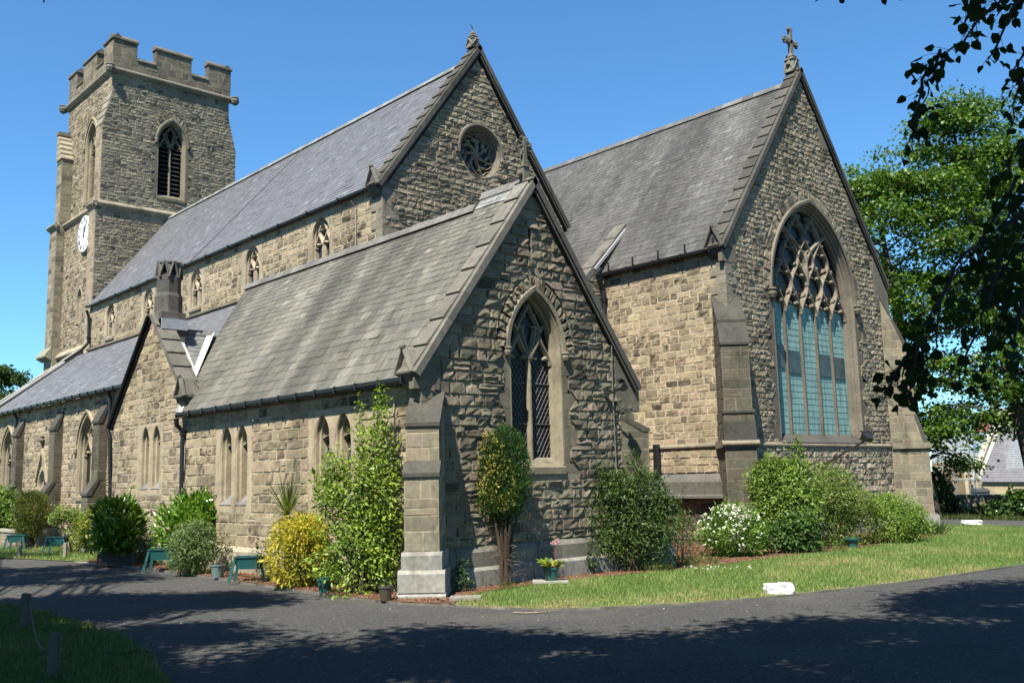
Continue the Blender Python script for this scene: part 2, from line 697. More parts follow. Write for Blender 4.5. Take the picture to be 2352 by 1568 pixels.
def bar2d(mb, O, S, NN, pts, w, y0, y1, tint, ch=.35, w1=None):
    """chamfered stone bar along a polyline in the window plane; y1 front face depth"""
    pts = np.asarray(pts, float)
    n = len(pts)
    ws = np.linspace(w, w if w1 is None else w1, n)
    rings = []
    for i in range(n):
        d = pts[min(i + 1, n - 1)] - pts[max(i - 1, 0)]
        d = d / (np.linalg.norm(d) + 1e-9)
        nn = np.array([-d[1], d[0]])
        ym = y0 + (y1 - y0) * .45
        sec = [(-.5, y0), (-.5, ym), (-.5 * ch, y1), (.5 * ch, y1), (.5, ym), (.5, y0)]
        rings.append([O + S * (pts[i][0] + nn[0] * k * ws[i]) + ZA * (pts[i][1] + nn[1] * k * ws[i]) + NN * y for k, y in sec])
    V = [p for r in rings for p in r]
    F = []
    for i in range(n - 1):
        for j in range(6):
            k = (j + 1) % 6
            F.append((i * 6 + j, i * 6 + k, (i + 1) * 6 + k, (i + 1) * 6 + j))
    F += [tuple(range(5, -1, -1)), tuple(range((n - 1) * 6, n * 6))]
    mb.add(V, F, tint)


def ogee(p0, p1, n=9, k=1.0):
    t = np.linspace(0, 1, n)
    e = t * t * (3 - 2 * t)
    e = t + (e - t) * k
    return np.stack([p0[0] + (p1[0] - p0[0]) * e, p0[1] + (p1[1] - p0[1]) * t], 1)


def fill_poly(mb, pts3, tint):
    mb.add(pts3, [tuple(range(len(pts3)))], tint)
# ================================================================== CHURCH
church = empty('church', (0, 0, 0))
tag(church, 'gothic stone church with battlemented clock tower and three steep gables', 'church')
rng0 = np.random.default_rng(7)
STONE_T = np.array((.32, .265, .17))
STONE_D = np.array((.20, .172, .12))
STONE_G = np.array((.155, .145, .12))


def coping(ym, za, yt, zt, xf, xb, th, n, tint, name='coping', seed=0, label=None):
    """raking gable coping from low tip (yt,zt) to apex (ym,za): front roll plus overlapping slabs"""
    r = np.random.default_rng(seed)
    mb = MB()
    e = V3(0, ym - yt, za - zt)
    L = np.linalg.norm(e)
    e = e / L
    nn = V3(0, -e[2], e[1]) if ym > yt else V3(0, e[2], -e[1])
    if nn[2] < 0: nn = -nn
    O = V3(0, yt, zt)
    fr = .13
    # front strip in lengths
    for i in range(n):
        a, b = L * i / n + .004, L * (i + 1) / n - .004
        t = np.array(tint) * r.normal(1, .09)
        mb.box(O + e * a + XA * (xf - fr) - nn * th, e * (b - a), XA * fr, nn * (th - .01), t)
        # slab with raised lower end lapping over the one below
        up = .055
        t = t * r.normal(1, .08)
        p0, p1 = O + e * (a - .03), O + e * b
        X0, X1 = XA * xb, XA * (xf - fr - .006)
        q = [p0 + X0 - nn * th, p0 + X1 - nn * th, p1 + X1 - nn * th, p1 + X0 - nn * th,
             p0 + X0 + nn * up, p0 + X1 + nn * up, p1 + X1 + nn * .005, p1 + X0 + nn * .005]
        mb.add(q, [(0, 3, 2, 1), (4, 5, 6, 7), (0, 1, 5, 4), (1, 2, 6, 5), (2, 3, 7, 6), (3, 0, 4, 7)], t)
    # under moulding
    mb.box(O + XA * (xf - .10) - nn * (th + .07), e * L, XA * .06, nn * .07, np.array(tint) * .9)
    return build(name, mb, M['ashlar'], church, fix=True, label=label)


def kneeler(y, z, x, s, tint, ydir=-1, sz=.55):
    """little gabled foot stone with a carved trefoil hollow at the low end of a coping"""
    mb = MB()
    O = V3(x, y, z)
    w, h, d = sz * .95, sz, sz * .95
    # gablet facing -Y : triangle frame
    P, Q, T = XA, ZA, YA * (-ydir)
    mb.prism([(-w * .5, 0), (w * .5, 0), (w * .5, .08), (0, h), (-w * .5, .08)], O, P, Q, T, .07, d, tint)
    for a, b in (((-w * .55, 0.02), (0, h * 1.08)), ((w * .55, 0.02), (0, h * 1.08)), ((-w * .55, .02), (w * .55, .02))):
        bar2d(mb, O, XA, -T, [a, b], .10, -.1, .03, np.array(tint) * 1.05)
    mb.lathe(O + ZA * h * 1.04 - T * .0, [(.001, -.04), (.07, 0), (.075, .05), (.04, .1), (.001, .12)], 8, tint)
    # corbel under
    mb.prism([(0, 0), (.34, 0), (.30, -.14), (.16, -.30), (.0, -.36)], O + T * .36, -T, ZA, XA, -w * .42, w * .42, np.array(tint) * .8)
    return build('kneeler', mb, M['ashlar'], church, fix=True)


def slates(name, O, U, Vd, Nn, span, vlen, e0, e1, w0, w1, pal, mat='slate', seed=1, label=None, th=.011, lift=.0):
    """courses of individual lapped slates; span(v)->(u0,u1)"""
    r = np.random.default_rng(seed)
    O, U, Vd, Nn = map(lambda q: np.asarray(q, float), (O, U, Vd, Nn))
    Vt, F, T = [], [], []
    v = 0.0
    row = 0
    n = 0
    a, b = np.array(pal[0]), np.array(pal[1])
    while v < vlen - .02:
        k = v / vlen
        e = e0 + (e1 - e0) * k
        w = w0 + (w1 - w0) * k
        vt = min(v + e * 1.25, vlen)
        s0, s1 = span(v), span(min(v + e, vlen))
        lo, hi = min(s0[0], s1[0]), max(s0[1], s1[1])
        u = lo - (row % 2) * w * .5
        while u < hi:
            ww = w * r.uniform(.8, 1.2)
            x0, x1 = u + .003, u + ww - .003
            u += ww
            # clip bottom and top edges to the span
            b0, b1 = max(x0, s0[0]), min(x1, s0[1])
            t0, t1 = max(x0, s1[0]), min(x1, s1[1])
            if b1 - b0 < .01 and t1 - t0 < .01: continue
            if b1 < b0: b0 = b1 = (t0 + t1) / 2
            if t1 < t0: t0 = t1 = (b0 + b1) / 2
            h = th * r.uniform(.8, 1.7) + lift
            vb = v + r.normal(0, .006)
            if r.uniform() < .015: vb -= .03; h += .012
            hh = h + r.normal(0, .0022)
            p = [O + U * b0 + Vd * vb + Nn * h, O + U * b1 + Vd * vb + Nn * hh, O + U * t1 + Vd * vt + Nn * .001, O + U * t0 + Vd * vt + Nn * .001,
                 O + U * b0 + Vd * vb - Nn * .012, O + U * b1 + Vd * vb - Nn * .012]
            Vt += p
            F += [(n, n + 1, n + 2, n + 3), (n, n + 4, n + 5, n + 1)]
            c = a + (b - a) * r.uniform()
            c = c * r.normal(1, .06) * (1 + r.normal(0, .015, 3))
            if r.uniform() < .02: c = c * r.uniform(1.25, 1.6)
            T += [c] * 4 + [c * .5] * 2
            n += 6
        v += e
        row += 1
    me = mesh_from(name, np.array(Vt), F, np.clip(np.array(T), .01, .9), M[mat])
    o = bpy.data.objects.new(name, me)
    link(o, church)
    if label: o['label'] = label
    return o


def ridge_tiles(p0, p1, tint, seg=.45, w=.19, h=.2, seed=1, ya=YA):
    r = np.random.default_rng(seed)
    mb = MB()
    p0, p1 = np.asarray(p0, float), np.asarray(p1, float)
    L = np.linalg.norm(p1 - p0)
    d = (p1 - p0) / L
    n = int(L / seg)
    for i in range(n):
        a, b = L * i / n, L * (i + 1) / n - .012
        dz = r.normal(0, .006)
        mb.prism([(-w, -h), (-w * .85, -h + .05), (-.05, .03 + dz), (.05, .03 + dz), (w * .85, -h + .05), (w, -h)], p0 + ZA * .06, ya, ZA, d, a, b, np.array(tint) * r.normal(1, .13))
    return build('ridge_tile', mb, M['ashlar'], church, fix=True)


def gutter(p0, p1, nd, name='gutter', r=.075, brackets=.9):
    mb = MB()
    p0, p1 = np.asarray(p0, float), np.asarray(p1, float)
    d = p1 - p0
    L = np.linalg.norm(d)
    d = d / L
    nd = np.asarray(nd, float)
    prof = [(-r, r * .9), (-r, -.2 * r), (-.6 * r, -r), (.6 * r, -r), (r, -.2 * r), (r * 1.15, r * .9), (r * .8, r * .9), (r * .7, -.1 * r), (-.7 * r, -.1 * r), (-.8 * r, r * .9)]
    mb.prism(prof, p0, nd, ZA, d, 0, L, (.014, .014, .015))
    n = max(1, int(L / brackets))
    for i in range(n + 1):
        q = p0 + d * (L * i / n)
        mb.cbox(q, .05, .2, r * 2.3, (.012, .012, .012), (d, nd, ZA))
    return build(name, mb, M['metal'], church, fix=True)


def drainpipe(pts, r=.055, collars=()):
    mb = MB()
    mb.tube(pts, r, 10, (.013, .013, .014))
    for c in collars:
        mb.lathe(c, [(r, -.07), (r * 1.6, -.06), (r * 1.6, -.03), (r * 1.3, -.02), (r * 1.3, .03), (r * 1.6, .04), (r * 1.6, .07), (r, .08)], 10, (.012, .012, .013))
    return build('drainpipe', mb, M['metal'], church)


def lancet_glass(mb, O, S, NN, s0, a, c, zb, zs, y, n=10):
    P = arch_pts(a, c, zb, zs, 0, n, 2)
    fill_poly(mb, [O + S * (s0 + s) + ZA * z + NN * y for s, z in P], (1, 1, 1))


def lattice(mb, O, S, NN, s0, s1, z0, z1, y, step, rad, tint, top=None, diamond=True):
    """leading of a window light between s0..s1"""
    w = s1 - s0

    def clip(pa, pb):
        t = top
        return pa, pb
    if diamond:
        k = 1.6
        n = int((z1 - z0 + w * k) / step) + 2
        for i in range(-int(w * k / step) - 1, n):
            for sg in (1, -1):
                zc = z0 + i * step
                a = (s0, zc) if sg > 0 else (s1, zc)
                b = (s1, zc + w * k) if sg > 0 else (s0, zc + w * k)
                # clip to z range
                ta, tb = 0.0, 1.0
                dz = w * k
                if zc < z0: ta = (z0 - zc) / dz
                if zc + dz > z1: tb = (z1 - zc) / dz
                if tb - ta < .05: continue
                pa = (a[0] + (b[0] - a[0]) * ta, a[1] + dz * ta)
                pb = (a[0] + (b[0] - a[0]) * tb, a[1] + dz * tb)
                bar2d(mb, O, S, NN, [pa, pb], rad * 2, y - .004, y + .012, tint, .5)
    else:
        z = z0 + step
        while z < z1:
            bar2d(mb, O, S, NN, [(s0, z), (s1, z)], rad * 2, y - .004, y + .01, tint, .5)
            z += step
        for k in (1 / 3, 2 / 3):
            bar2d(mb, O, S, NN, [(s0 + w * k, z0), (s0 + w * k, z1)], rad * 2, y - .004, y + .01, tint, .5)


def cusp(mb, O, S, NN, p, q, w, y0, y1, tint):
    bar2d(mb, O, S, NN, [p, ((p[0] + q[0]) / 2, (p[1] + q[1]) / 2), q], w, y0, y1, tint, .4, w * .25)


# ------------------------------------------------------------------ VESTRY (nearest gable)
VW, VR, VTZ = 6.9885, 9.8196, 4.661
VYM = VW / 2
vsl = (VR - VTZ) / (VYM + .3)
WC, WA, WCC, WZB, WZS = 3.52, .85, .78, 2.62, 5.40
WST = (.22, .5, .44)      # east window of the vestry
out = gable(0, VW, 4.72, VYM, 4.72 + vsl * VYM)
rv = np.random.default_rng(21)
vou = voussoirs(WC, WA, WCC, WZS, .17, .46, 11, rv)
masonry('gable_wall', church, (0, 0, 0), YA, XA, region(out, [hole_arch(WC, WA, WCC, WZB, WZS, .2, .46, WST), hole_rect(3.36, 3.42, 7.9, 8.45)]),
        .82, 9.3, (.21, .29), (.28, .6), .07, .032, 6, 5, DARK, 3, extra=vou, split=.1, label='near gable wall of rugged dark rock-faced stone')
mb = MB()   # dark putlog slot
mb.quad((-.2, 3.34, 7.85), (-.2, 3.44, 7.85), (-.2, 3.44, 8.5), (-.2, 3.34, 8.5), (.02, .02, .02))
mb.box((-.2, 3.3, 7.9), (.2, 0, 0), (0, .06, 0), (0, 0, .55), STONE_D * .6)
mb.box((-.2, 3.42, 7.9), (.2, 0, 0), (0, .06, 0), (0, 0, .55), STONE_D * .6)
build('wall_slot', mb, M['ashlar'], church)
# plinth courses of the gable
mb = MB()
for j in range(9):
    y0, y1 = -.2 + j * (VW + .4) / 9, -.2 + (j + 1) * (VW + .4) / 9 - .012
    t = np.array((.255, .245, .21)) * rng0.normal(1, .08)
    mb.prism([(0, -.3), (.22, -.3), (.22, .30), (.14, .37), (0, .37)], V3(0, 0, 0), XA, ZA, YA, y0, y1, t)
    t = np.array((.18, .165, .13)) * rng0.normal(1, .12)
    mb.prism([(0, .37), (.13, .37), (.13, .70), (.05, .81), (0, .82)], V3(0, 0, 0), XA, ZA, YA, y0 + .2 if j else y0, y1 + (.2 if j < 8 else 0), t)
build('plinth', mb, M['ashlar'], church, fix=True)
# side (south) wall with two pairs of lancets
PW = [(-8.87, 1.62), (-3.62, 1.62)]
PH = [hole_rect(c - 1.13, c + 1.13, 1.55, 4.12) for c, z in PW]
masonry('wall', church, (0, 0, 0), XA, -YA, region(rect(-12.5, -.02), PH), .62, 4.75, (.22, .34), (.3, .85), .026, .013, 6, 5, BUFF, 5, split=.06, breaks=(1.55, 4.12))
mb = MB()
for j in range(18):
    x0 = -12.4 + j * .69
    mb.prism([(0, -.3), (.16, -.3), (.16, .5), (.03, .62), (0, .62)], V3(0, 0, 0), -YA, ZA, XA, x0, x0 + .675, np.array((.34, .29, .205)) * rng0.normal(1, .08))
build('plinth', mb, M['ashlar'], church, fix=True)


def lancet_pair(cx, yw, zb, zs, apex_c, a, gap, parent, seed, pw=1.13, ztop=4.12, zbot=1.55, lead=True):
    """dressed stone panel with two deep lancets in a wall facing -Y"""
    r = np.random.default_rng(seed)
    O, S, NN = V3(cx, yw, 0), XA, -YA
    cs = (-(gap / 2 + a), gap / 2 + a)
    mb = MB()
    holes = [hole_arch(c, a, apex_c, zb, zs) for c in cs]

    def outer(z):
        k = int((z - zbot) / .42)
        e = .11 if k % 2 else -.02
        return (-pw - e, pw + e)
    reg = region(outer, holes)
    z = zbot
    while z < ztop - 1e-6:
        hh = .035 if z > zs - .05 else .42 - ((z - zbot) % .42)
        hh = max(min(hh, ztop - z), .01)
        if z < zb < z + hh: hh = zb - z + 1e-6
        k = int((z - zbot + 1e-6) / .42)
        rr = np.random.default_rng(seed * 31 + k)
        A_, B_ = reg(z + 1e-5), reg(z + hh - 1e-5)
        if len(A_) != len(B_): A_ = B_ = (B_ if len(B_) < len(A_) else A_)
        for j, (i0, i1) in enumerate(zip(A_, B_)):
            t = np.array((.41, .33, .205)) * rr.normal(1, .06)
            mb.add([O + S * i0[0] + ZA * z + NN * .012, O + S * i0[1] + ZA * z + NN * .012, O + S * i1[1] + ZA * (z + hh) + NN * .012, O + S * i1[0] + ZA * (z + hh) + NN * .012], [(0, 1, 2, 3)], t)
            if hh > .1:
                for e_ in (i0[0], i0[1]):
                    mb.box(O + S * (e_ - .006) + ZA * z - NN * .03, S * .012, NN * .041, ZA * hh, t * .8)
        z += hh
    win = None
    for c in cs:
        ring_loft(mb, O, S, NN, c, [(0, .012), (.035, -.02), (.05, -.10), (.10, -.13), (.12, -.30), (.12, -.36)], a, apex_c, zb, zs, r, (.385, .31, .195), sill=lambda d, y: -y * .75, var=.05)
        # sloping sill
        mb.prism([(.03, zb - .02), (-.34, zb + .30), (-.34, zb - .05)], O, NN, ZA, S, c - a + .0, c + a, np.array((.20, .19, .175)))
    win = build('window', mb, M['ashlar'], parent)
    for c in cs:
        gl, ld = MB(), MB()
        lancet_glass(gl, O, S, NN, c, a - .115, apex_c, zb + .2, zs, -.30)
        if lead:
            lattice(ld, O, S, NN, c - a + .12, c + a - .12, zb + .3, zs + .1, -.29, .17, .008, (.12, .12, .12))
        # cusped head
        for sg in (-1, 1):
            cusp(ld, O, S, NN, (c + sg * (a - .1), zs + .02), (c + sg * .02, zs - .02 + .1), .13, -.3, -.16, STONE_T * .9)
        build('glass', gl, M['glass_dark'], win)
        build('leading', ld, M['ashlar'], win)
    return win


for i, (c, z) in enumerate(PW):
    lancet_pair(c, 0.0, 1.78, 3.42, .33, .36, .24, church, 40 + i)


def two_light(name, O, S, NN, s0, a, c, zb, zs, par, seed, base, fw=.0, dep=.28, mul=.15, step=None, hood=True, glass='glass_dark', lead=True, louvre=False,
              stops=True, tracery_k=1.0, diamond=True, flat=False):
    """two-light traceried window: moulded surround, mullion, ogee heads, foiled eye, glass"""
    r = np.random.default_rng(seed)
    O = np.asarray(O, float)
    mb = MB()
    base = np.array(base)
    prof = [(-fw, -.02), (-fw, .018), (0, .018), (.02, -.03), (.04, -.06), (.05, -dep * .5), (.10, -dep * .62), (.12, -dep), (.12, -dep - .1)]
    ring_loft(mb, O, S, NN, s0, prof, a, c, zb, zs, r, base, sill=lambda d, y: 0 if y > -.03 else -(y + .02) * .6, var=.06)
    if step: jamb_stones(mb, O, S, NN, s0, a, zb - .2, zs, step, fw, r, base * .68)
    # sill block
    mb.prism([(.07, zb - .22), (.07, zb - .06), (-.02, zb), (-dep, zb + dep * .62), (-dep, zb - .22)], O, NN, ZA, S, s0 - a - fw * .6, s0 + a + fw * .6, base * .8)
    if hood:
        hd = []
        d0 = fw + .02
        for d, y in [(-d0 + .02, .0), (-d0 + .01, .075), (-d0 - .09, .085), (-d0 - .13, .03), (-d0 - .13, -.02)]:
            P = arch_pts(a, c, zs - .02, zs, d, 16, 1)
            hd.append([O + S * (s0 + s) + ZA * z + NN * y for s, z in P])
        for i in range(len(hd[0]) - 1):
            t = base * r.normal(1.02, .06)
            for k in range(len(hd) - 1):
                mb.quad(hd[k][i], hd[k][i + 1], hd[k + 1][i + 1], hd[k + 1][i], t)
        if stops:
            for sg in (-1, 1):
                p = O + S * (s0 + sg * (a + fw + .09)) + ZA * (zs - .1)
                mb.lathe(p - ZA * .06 + NN * .06, [(.02, -.05), (.075, -.02), (.1, .06), (.08, .13), (.11, .15), (.09, .19)], 8, base * .85)
    win = build(name, mb, M['ashlar'], par)
    A = a - .12
    tr = MB()
    y0, y1 = -dep - .06, -dep + .10
    tt = base * 1.02
    R = A + c
    H = math.sqrt(max(R * R - c * c, .01))
    bar2d(tr, O, S, NN, [(s0, zb + .05), (s0, zs - .25)], mul, y0, y1, tt)
    half = A / 2
    hz = zs + H * .36
    top = zs + H * .93
    for sg in (-1, 1):
        # light heads: ogee arches from jamb/mullion to a point
        bar2d(tr, O, S, NN, ogee((s0 + sg * A, zs - .3), (s0 + sg * half, hz)), .11, y0, y1, tt * r.normal(1, .05))
        bar2d(tr, O, S, NN, ogee((s0, zs - .3), (s0 + sg * half, hz)), .12, y0, y1, tt * r.normal(1, .05))
        # eye
        e1 = ogee((s0 + sg * half, hz), (s0 + sg * .01, top), 9)
        e1[:, 0] += sg * np.sin(np.linspace(0, math.pi, 9)) * A * .06
        bar2d(tr, O, S, NN, e1, .1, y0, y1, tt)
        bar2d(tr, O, S, NN, [(s0 + sg * half, hz), (s0 + sg * half * 1.35, hz + H * .16)], .1, y0, y1, tt)
        e2 = ogee((s0, zs - .28), (s0 + sg * half * .62, hz + H * .12), 8)
        bar2d(tr, O, S, NN, e2, .09, y0, y1, tt * 1.02)
        # cusps
        for q in (-1, 1):
            bx = s0 + sg * half + q * half * .86
            cusp(tr, O, S, NN, (bx, zs - .1), (s0 + sg * half + q * half * .28, zs - .16), .17, y0, y1 - .03, tt * .95)
        cusp(tr, O, S, NN, (s0 + sg * half * .95, hz + H * .12), (s0 + sg * half * .3, hz + H * .14), .15, y0, y1 - .03, tt * .95)
        cusp(tr, O, S, NN, (s0 + sg * half * .7, hz + H * .36), (s0 + sg * half * .2, hz + H * .32), .12, y0, y1 - .03, tt * .95)
    build('tracery', tr, M['ashlar'], win, fix=True)
    if louvre:
        lv = MB()
        z = zb + .1
        while z < zs + H * .3:
            for sg in (-1, 1):
                w = half - .08
                lv.box(O + S * (s0 + sg * half - w) + ZA * z - NN * (dep - .06), S * 2 * w, -NN * .32 + ZA * .22, ZA * .035, (.05, .048, .045))
            z += .26
        build('louvre', lv, M['wood'], win)
    gl = MB()
    P = arch_pts(A + .02, c, zb + .1, zs, 0, 12, 2)
    fill_poly(gl, [O + S * (s0 + s) + ZA * z - NN * (dep + (.5 if louvre else .03)) for s, z in P], (1, 1, 1))
    build('glass', gl, M['glass_dark' if louvre else glass], win)
    if lead and not louvre:
        for sg in (-1, 1):
            ld = MB()
            x0, x1 = sorted((s0 + sg * (mul / 2), s0 + sg * A))
            lattice(ld, O, S, NN, x0, x1, zb + .17, zs - .05, -dep - .02, .21 if diamond else .26, .006 if diamond else .009, (.10, .10, .098), diamond=diamond)
            for k in (.36, .72):
                bar2d(ld, O, S, NN, [(x0, zb + (zs - zb) * k), (x1, zb + (zs - zb) * k)], .025, -dep - .02, -dep + .01, (.10, .10, .10))
            build('leading', ld, M['plain'], win)
    return win


two_light('window', (0, 0, 0), YA, XA, WC, WA, WCC, WZB, WZS, church, 51, (.26, .22, .145), fw=.05, dep=.30, mul=.12, step=WST)
# copings, kneelers and ridge
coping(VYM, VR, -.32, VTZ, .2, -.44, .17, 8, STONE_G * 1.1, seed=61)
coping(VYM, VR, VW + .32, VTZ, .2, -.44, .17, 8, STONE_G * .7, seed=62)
kneeler(-.34, VTZ - .02, -.22, 1, STONE_G * 1.15)
# roof
veave, vtop = 4.4537, 9.516
vs = (vtop - veave) / (VYM + .3)
vd = V3(0, 1, vs) / math.hypot(1, vs)
vn = V3(0, -vs, 1) / math.hypot(1, vs)
vlen = (VYM + .3) * math.hypot(1, vs)


def vspan(v):
    z = veave + v * vd[2]
    xw = -12.1 + (z - veave) / (7.7 - veave) * (-14.35 + 12.1) if z < 7.7 else -14.35 + (z - 7.7) / (vtop - 7.7) * (-15.1 + 14.35)
    return (xw, -.42)


SL_V = ((.175, .168, .138), (.128, .123, .105))
slates('roof', V3(0, -.3, veave) + vd * .16, XA, vd, vn, lambda v: vspan(v + .16), vlen - .16, .34, .17, .42, .26, SL_V, 'slate_old', 71, label='weathered grey slate roof of the near wing')
mb = MB()
o = V3(0, -.3, veave) - vn * .05 + vd * .18
vk = (7.7 - veave) / vd[2] - .18
mb.add([o + XA * -12.25, o, o + vd * (vlen - .18), o + vd * (vlen - .18) + XA * -15.05, o + vd * vk + XA * -14.3], [(0, 1, 2, 3, 4)], (.1, .1, .1))
o2 = V3(0, VW + .3, veave) - vn * V3(1, -1, 1) * .05
mb.quad(o2, o2 - XA * 15.1, o2 + vd * V3(1, -1, 1) * vlen - XA * 15.1, o2 + vd * V3(1, -1, 1) * vlen, (.12, .12, .115))
# raised strip of roof behind the apex with its lead flashing
o = V3(0, VYM - .02, vtop - .02)
build('roof_deck', mb, M['slate'], church)
slates('roof', (0, VYM - .1, vtop - .13 + .03), XA, vd, vn, lambda v: (-2.05, -.42), .62, .16, .15, .3, .3, ((.27, .28, .265), (.22, .225, .21)), 'slate_old', 72)
ridge_tiles((-15.1, VYM, vtop), (-2.05, VYM, vtop), (.17, .165, .15), .55, .2, .2, 73)
ridge_tiles((-2.1, VYM + .27, vtop + .36), (-.45, VYM + .27, vtop + .36), (.19, .185, .17), .5, .18, .2, 74)
mb = MB()
mb.box((-2.13, VYM - .2, vtop - .25), (.05, 0, 0), (0, .5, .62), (0, .5, -.62), (.33, .34, .35))
mb.box((-2.05, VYM + .3, vtop - .35), (1.7, 0, 0), (0, .1, 0), (0, 0, .6), (.2, .2, .2))
build('flashing', mb, M['lead'], church)
gutter((-12.15, -.26, veave + .06), (-.28, -.26, veave + .06), -YA)
drainpipe([(-12.12, -.34, veave - .05), (-12.15, -.3, veave - .25), (-12.15, -.10, veave - .45), (-12.15, -.09, .1)], .075, [(-12.15, -.09, 2.05), (-12.15, -.1, veave - .5)])


# ------------------------------------------------------------------ diagonal buttresses
def buttress(corner, dd, tt, stages, pal, seed, par=None, z_base=-.3, back=-.35, top=None, ch=.36, label=None, plinths=(), string=None):
    """stages bottom-up: (z0,z1,D,halfwidth); weatherings slope between the stages; top=(z at D) -> slope back to D=back"""
    mb = MB()
    core = np.array(pal['mortar']) * .8
    corner = np.asarray(corner, float)
    r = np.random.default_rng(seed)
    dark = np.array((.072, .068, .056))
    for (z0, z1, D, hw) in plinths:
        t = np.array((.28, .27, .235)) * r.normal(1, .08)
        mb.prism([(back, z0), (D, z0), (D, z1 - .07), (D - .07, z1), (back, z1)], corner, dd, ZA, tt, -hw, hw, t)
    for i, (z0, z1, D, hw) in enumerate(stages):
        mb.box(corner + dd * back - tt * hw + ZA * z0, dd * (D - back - .003), tt * 2 * hw, ZA * (z1 - z0), core)
        ins = .0
        masonry('', None, corner + dd * D, tt, dd, rect(-hw, hw), z0, z1, (ch * .8, ch * 1.15), (hw * .75, hw * 2.1), .012, .008, 5, 4, pal, seed + i * 3 + 1, mb=mb, patch=False, split=.12)
        masonry('', None, corner + tt * hw, -dd, tt, rect(-D, -back), z0, z1, (ch * .8, ch * 1.15), (.3, .7), .012, .008, 4, 4, pal, seed + i * 3 + 2, mb=mb, patch=False, split=.0)
        masonry('', None, corner - tt * hw, dd, -tt, rect(back, D), z0, z1, (ch * .8, ch * 1.15), (.3, .7), .012, .008, 4, 4, pal, seed + i * 3 + 3, mb=mb, patch=False, split=.0)
        # weathering above this stage
        if i + 1 < len(stages): zt_, Dt_ = stages[i + 1][0], stages[i + 1][2]
        elif top: zt_, Dt_ = top
        else: zt_ = z1
        if zt_ - z1 > .22:
            dz_ = zt_ - z1
            Dz = lambda z: D + (Dt_ - D) * (z - z1) / dz_
            masonry('', None, corner + tt * hw, -dd, tt, lambda z: (-Dz(z) + .02, -back), z1, zt_ - .05, (ch * .8, ch * 1.15), (.3, .7), .012, .008, 4, 4, pal, seed + i * 3 + 50, mb=mb, patch=False, split=.0)
            masonry('', None, corner - tt * hw, dd, -tt, lambda z: (back, Dz(z) - .02), z1, zt_ - .05, (ch * .8, ch * 1.15), (.3, .7), .012, .008, 4, 4, pal, seed + i * 3 + 51, mb=mb, patch=False, split=.0)
        if i + 1 < len(stages):
            nz0, _, nD, nhw = stages[i + 1]
            h = nz0 - z1
            w = max(hw, nhw) + .03
            st = np.array(pal['a']) * r.normal(.9, .06)
            mb.prism([(back, z1 - .01), (D - .01, z1 - .01), (nD - .01, nz0 - .01), (back, nz0 - .01)], corner, dd, ZA, tt, -hw + .01, hw - .01, st)
            mb.prism([(D - .12, z1 - .05), (D + .05, z1 - .05), (D + .05, z1 + .03), (nD + .02, nz0 + .02), (nD - .1, nz0 + .02)], corner, dd, ZA, tt, -w, w, dark * r.normal(1, .06))
        elif top:
            zt, Dt = top
            w = hw + .03
            s_ = (zt - z1) / (D + .05 - Dt)
            st = np.array(pal['a']) * r.normal(.9, .06)
            mb.prism([(back, z1 - .01), (D - .01, z1 - .01), (Dt, zt - .06), (back, zt - .06 + (Dt - back) * s_)], corner, dd, ZA, tt, -hw + .01, hw - .01, st)
            mb.prism([(D - .12, z1 - .05), (D + .05, z1 - .05), (D + .05, z1 + .03), (Dt, zt + .03), (back, zt + .03 + (Dt - back) * s_), (back, zt - .08 + (Dt - back) * s_), (Dt, zt - .08)], corner, dd, ZA, tt, -w, w, dark * r.normal(1, .06))
    if string is not None:
        zs_, D_, hw_ = string
        mb.prism([(back, zs_ - .14), (D_ + .02, zs_ - .14), (D_ + .12, zs_ - .05), (D_ + .12, zs_), (D_, zs_ + .09), (back, zs_ + .09)], corner, dd, ZA, tt, -hw_ - .1, hw_ + .1, STONE_D * 1.2)
    return build('buttress', mb, M['ashlar'], church, fix=False, label=label)


ddS, ttS = V3(S2, -S2, 0), V3(S2, S2, 0)
ddN, ttN = V3(S2, S2, 0), V3(-S2, S2, 0)
ASH = dict(a=(0.270, 0.230, 0.148), b=(0.203, 0.176, 0.118), dark=(0.135, 0.117, 0.085), pd=.22, mortar=(0.324, 0.279, 0.178), core=.1)
ASHD = dict(a=(0.133, 0.117, 0.078), b=(0.100, 0.089, 0.061), dark=(0.074, 0.067, 0.048), pd=.15, mortar=(0.185, 0.163, 0.109), core=.1)
off = V3(.07, .07, 0)
buttress(off, ddS, ttS, [(.86, 2.44, .86, .36), (2.7, 3.5, .62, .35)], ASH, 81, top=(3.98, 0), plinths=[(-.3, .06, 1.06, .5), (.06, .5, 1.03, .485), (.5, .86, .95, .42)])
buttress((0, VW, 0), ddN, ttN, [(.86, 1.75, .78, .36), (2.25, 3.5, .42, .355)], ASHD, 85, top=(3.9, -.3), plinths=[(-.3, .5, .98, .52), (.5, .86, .88, .45)])

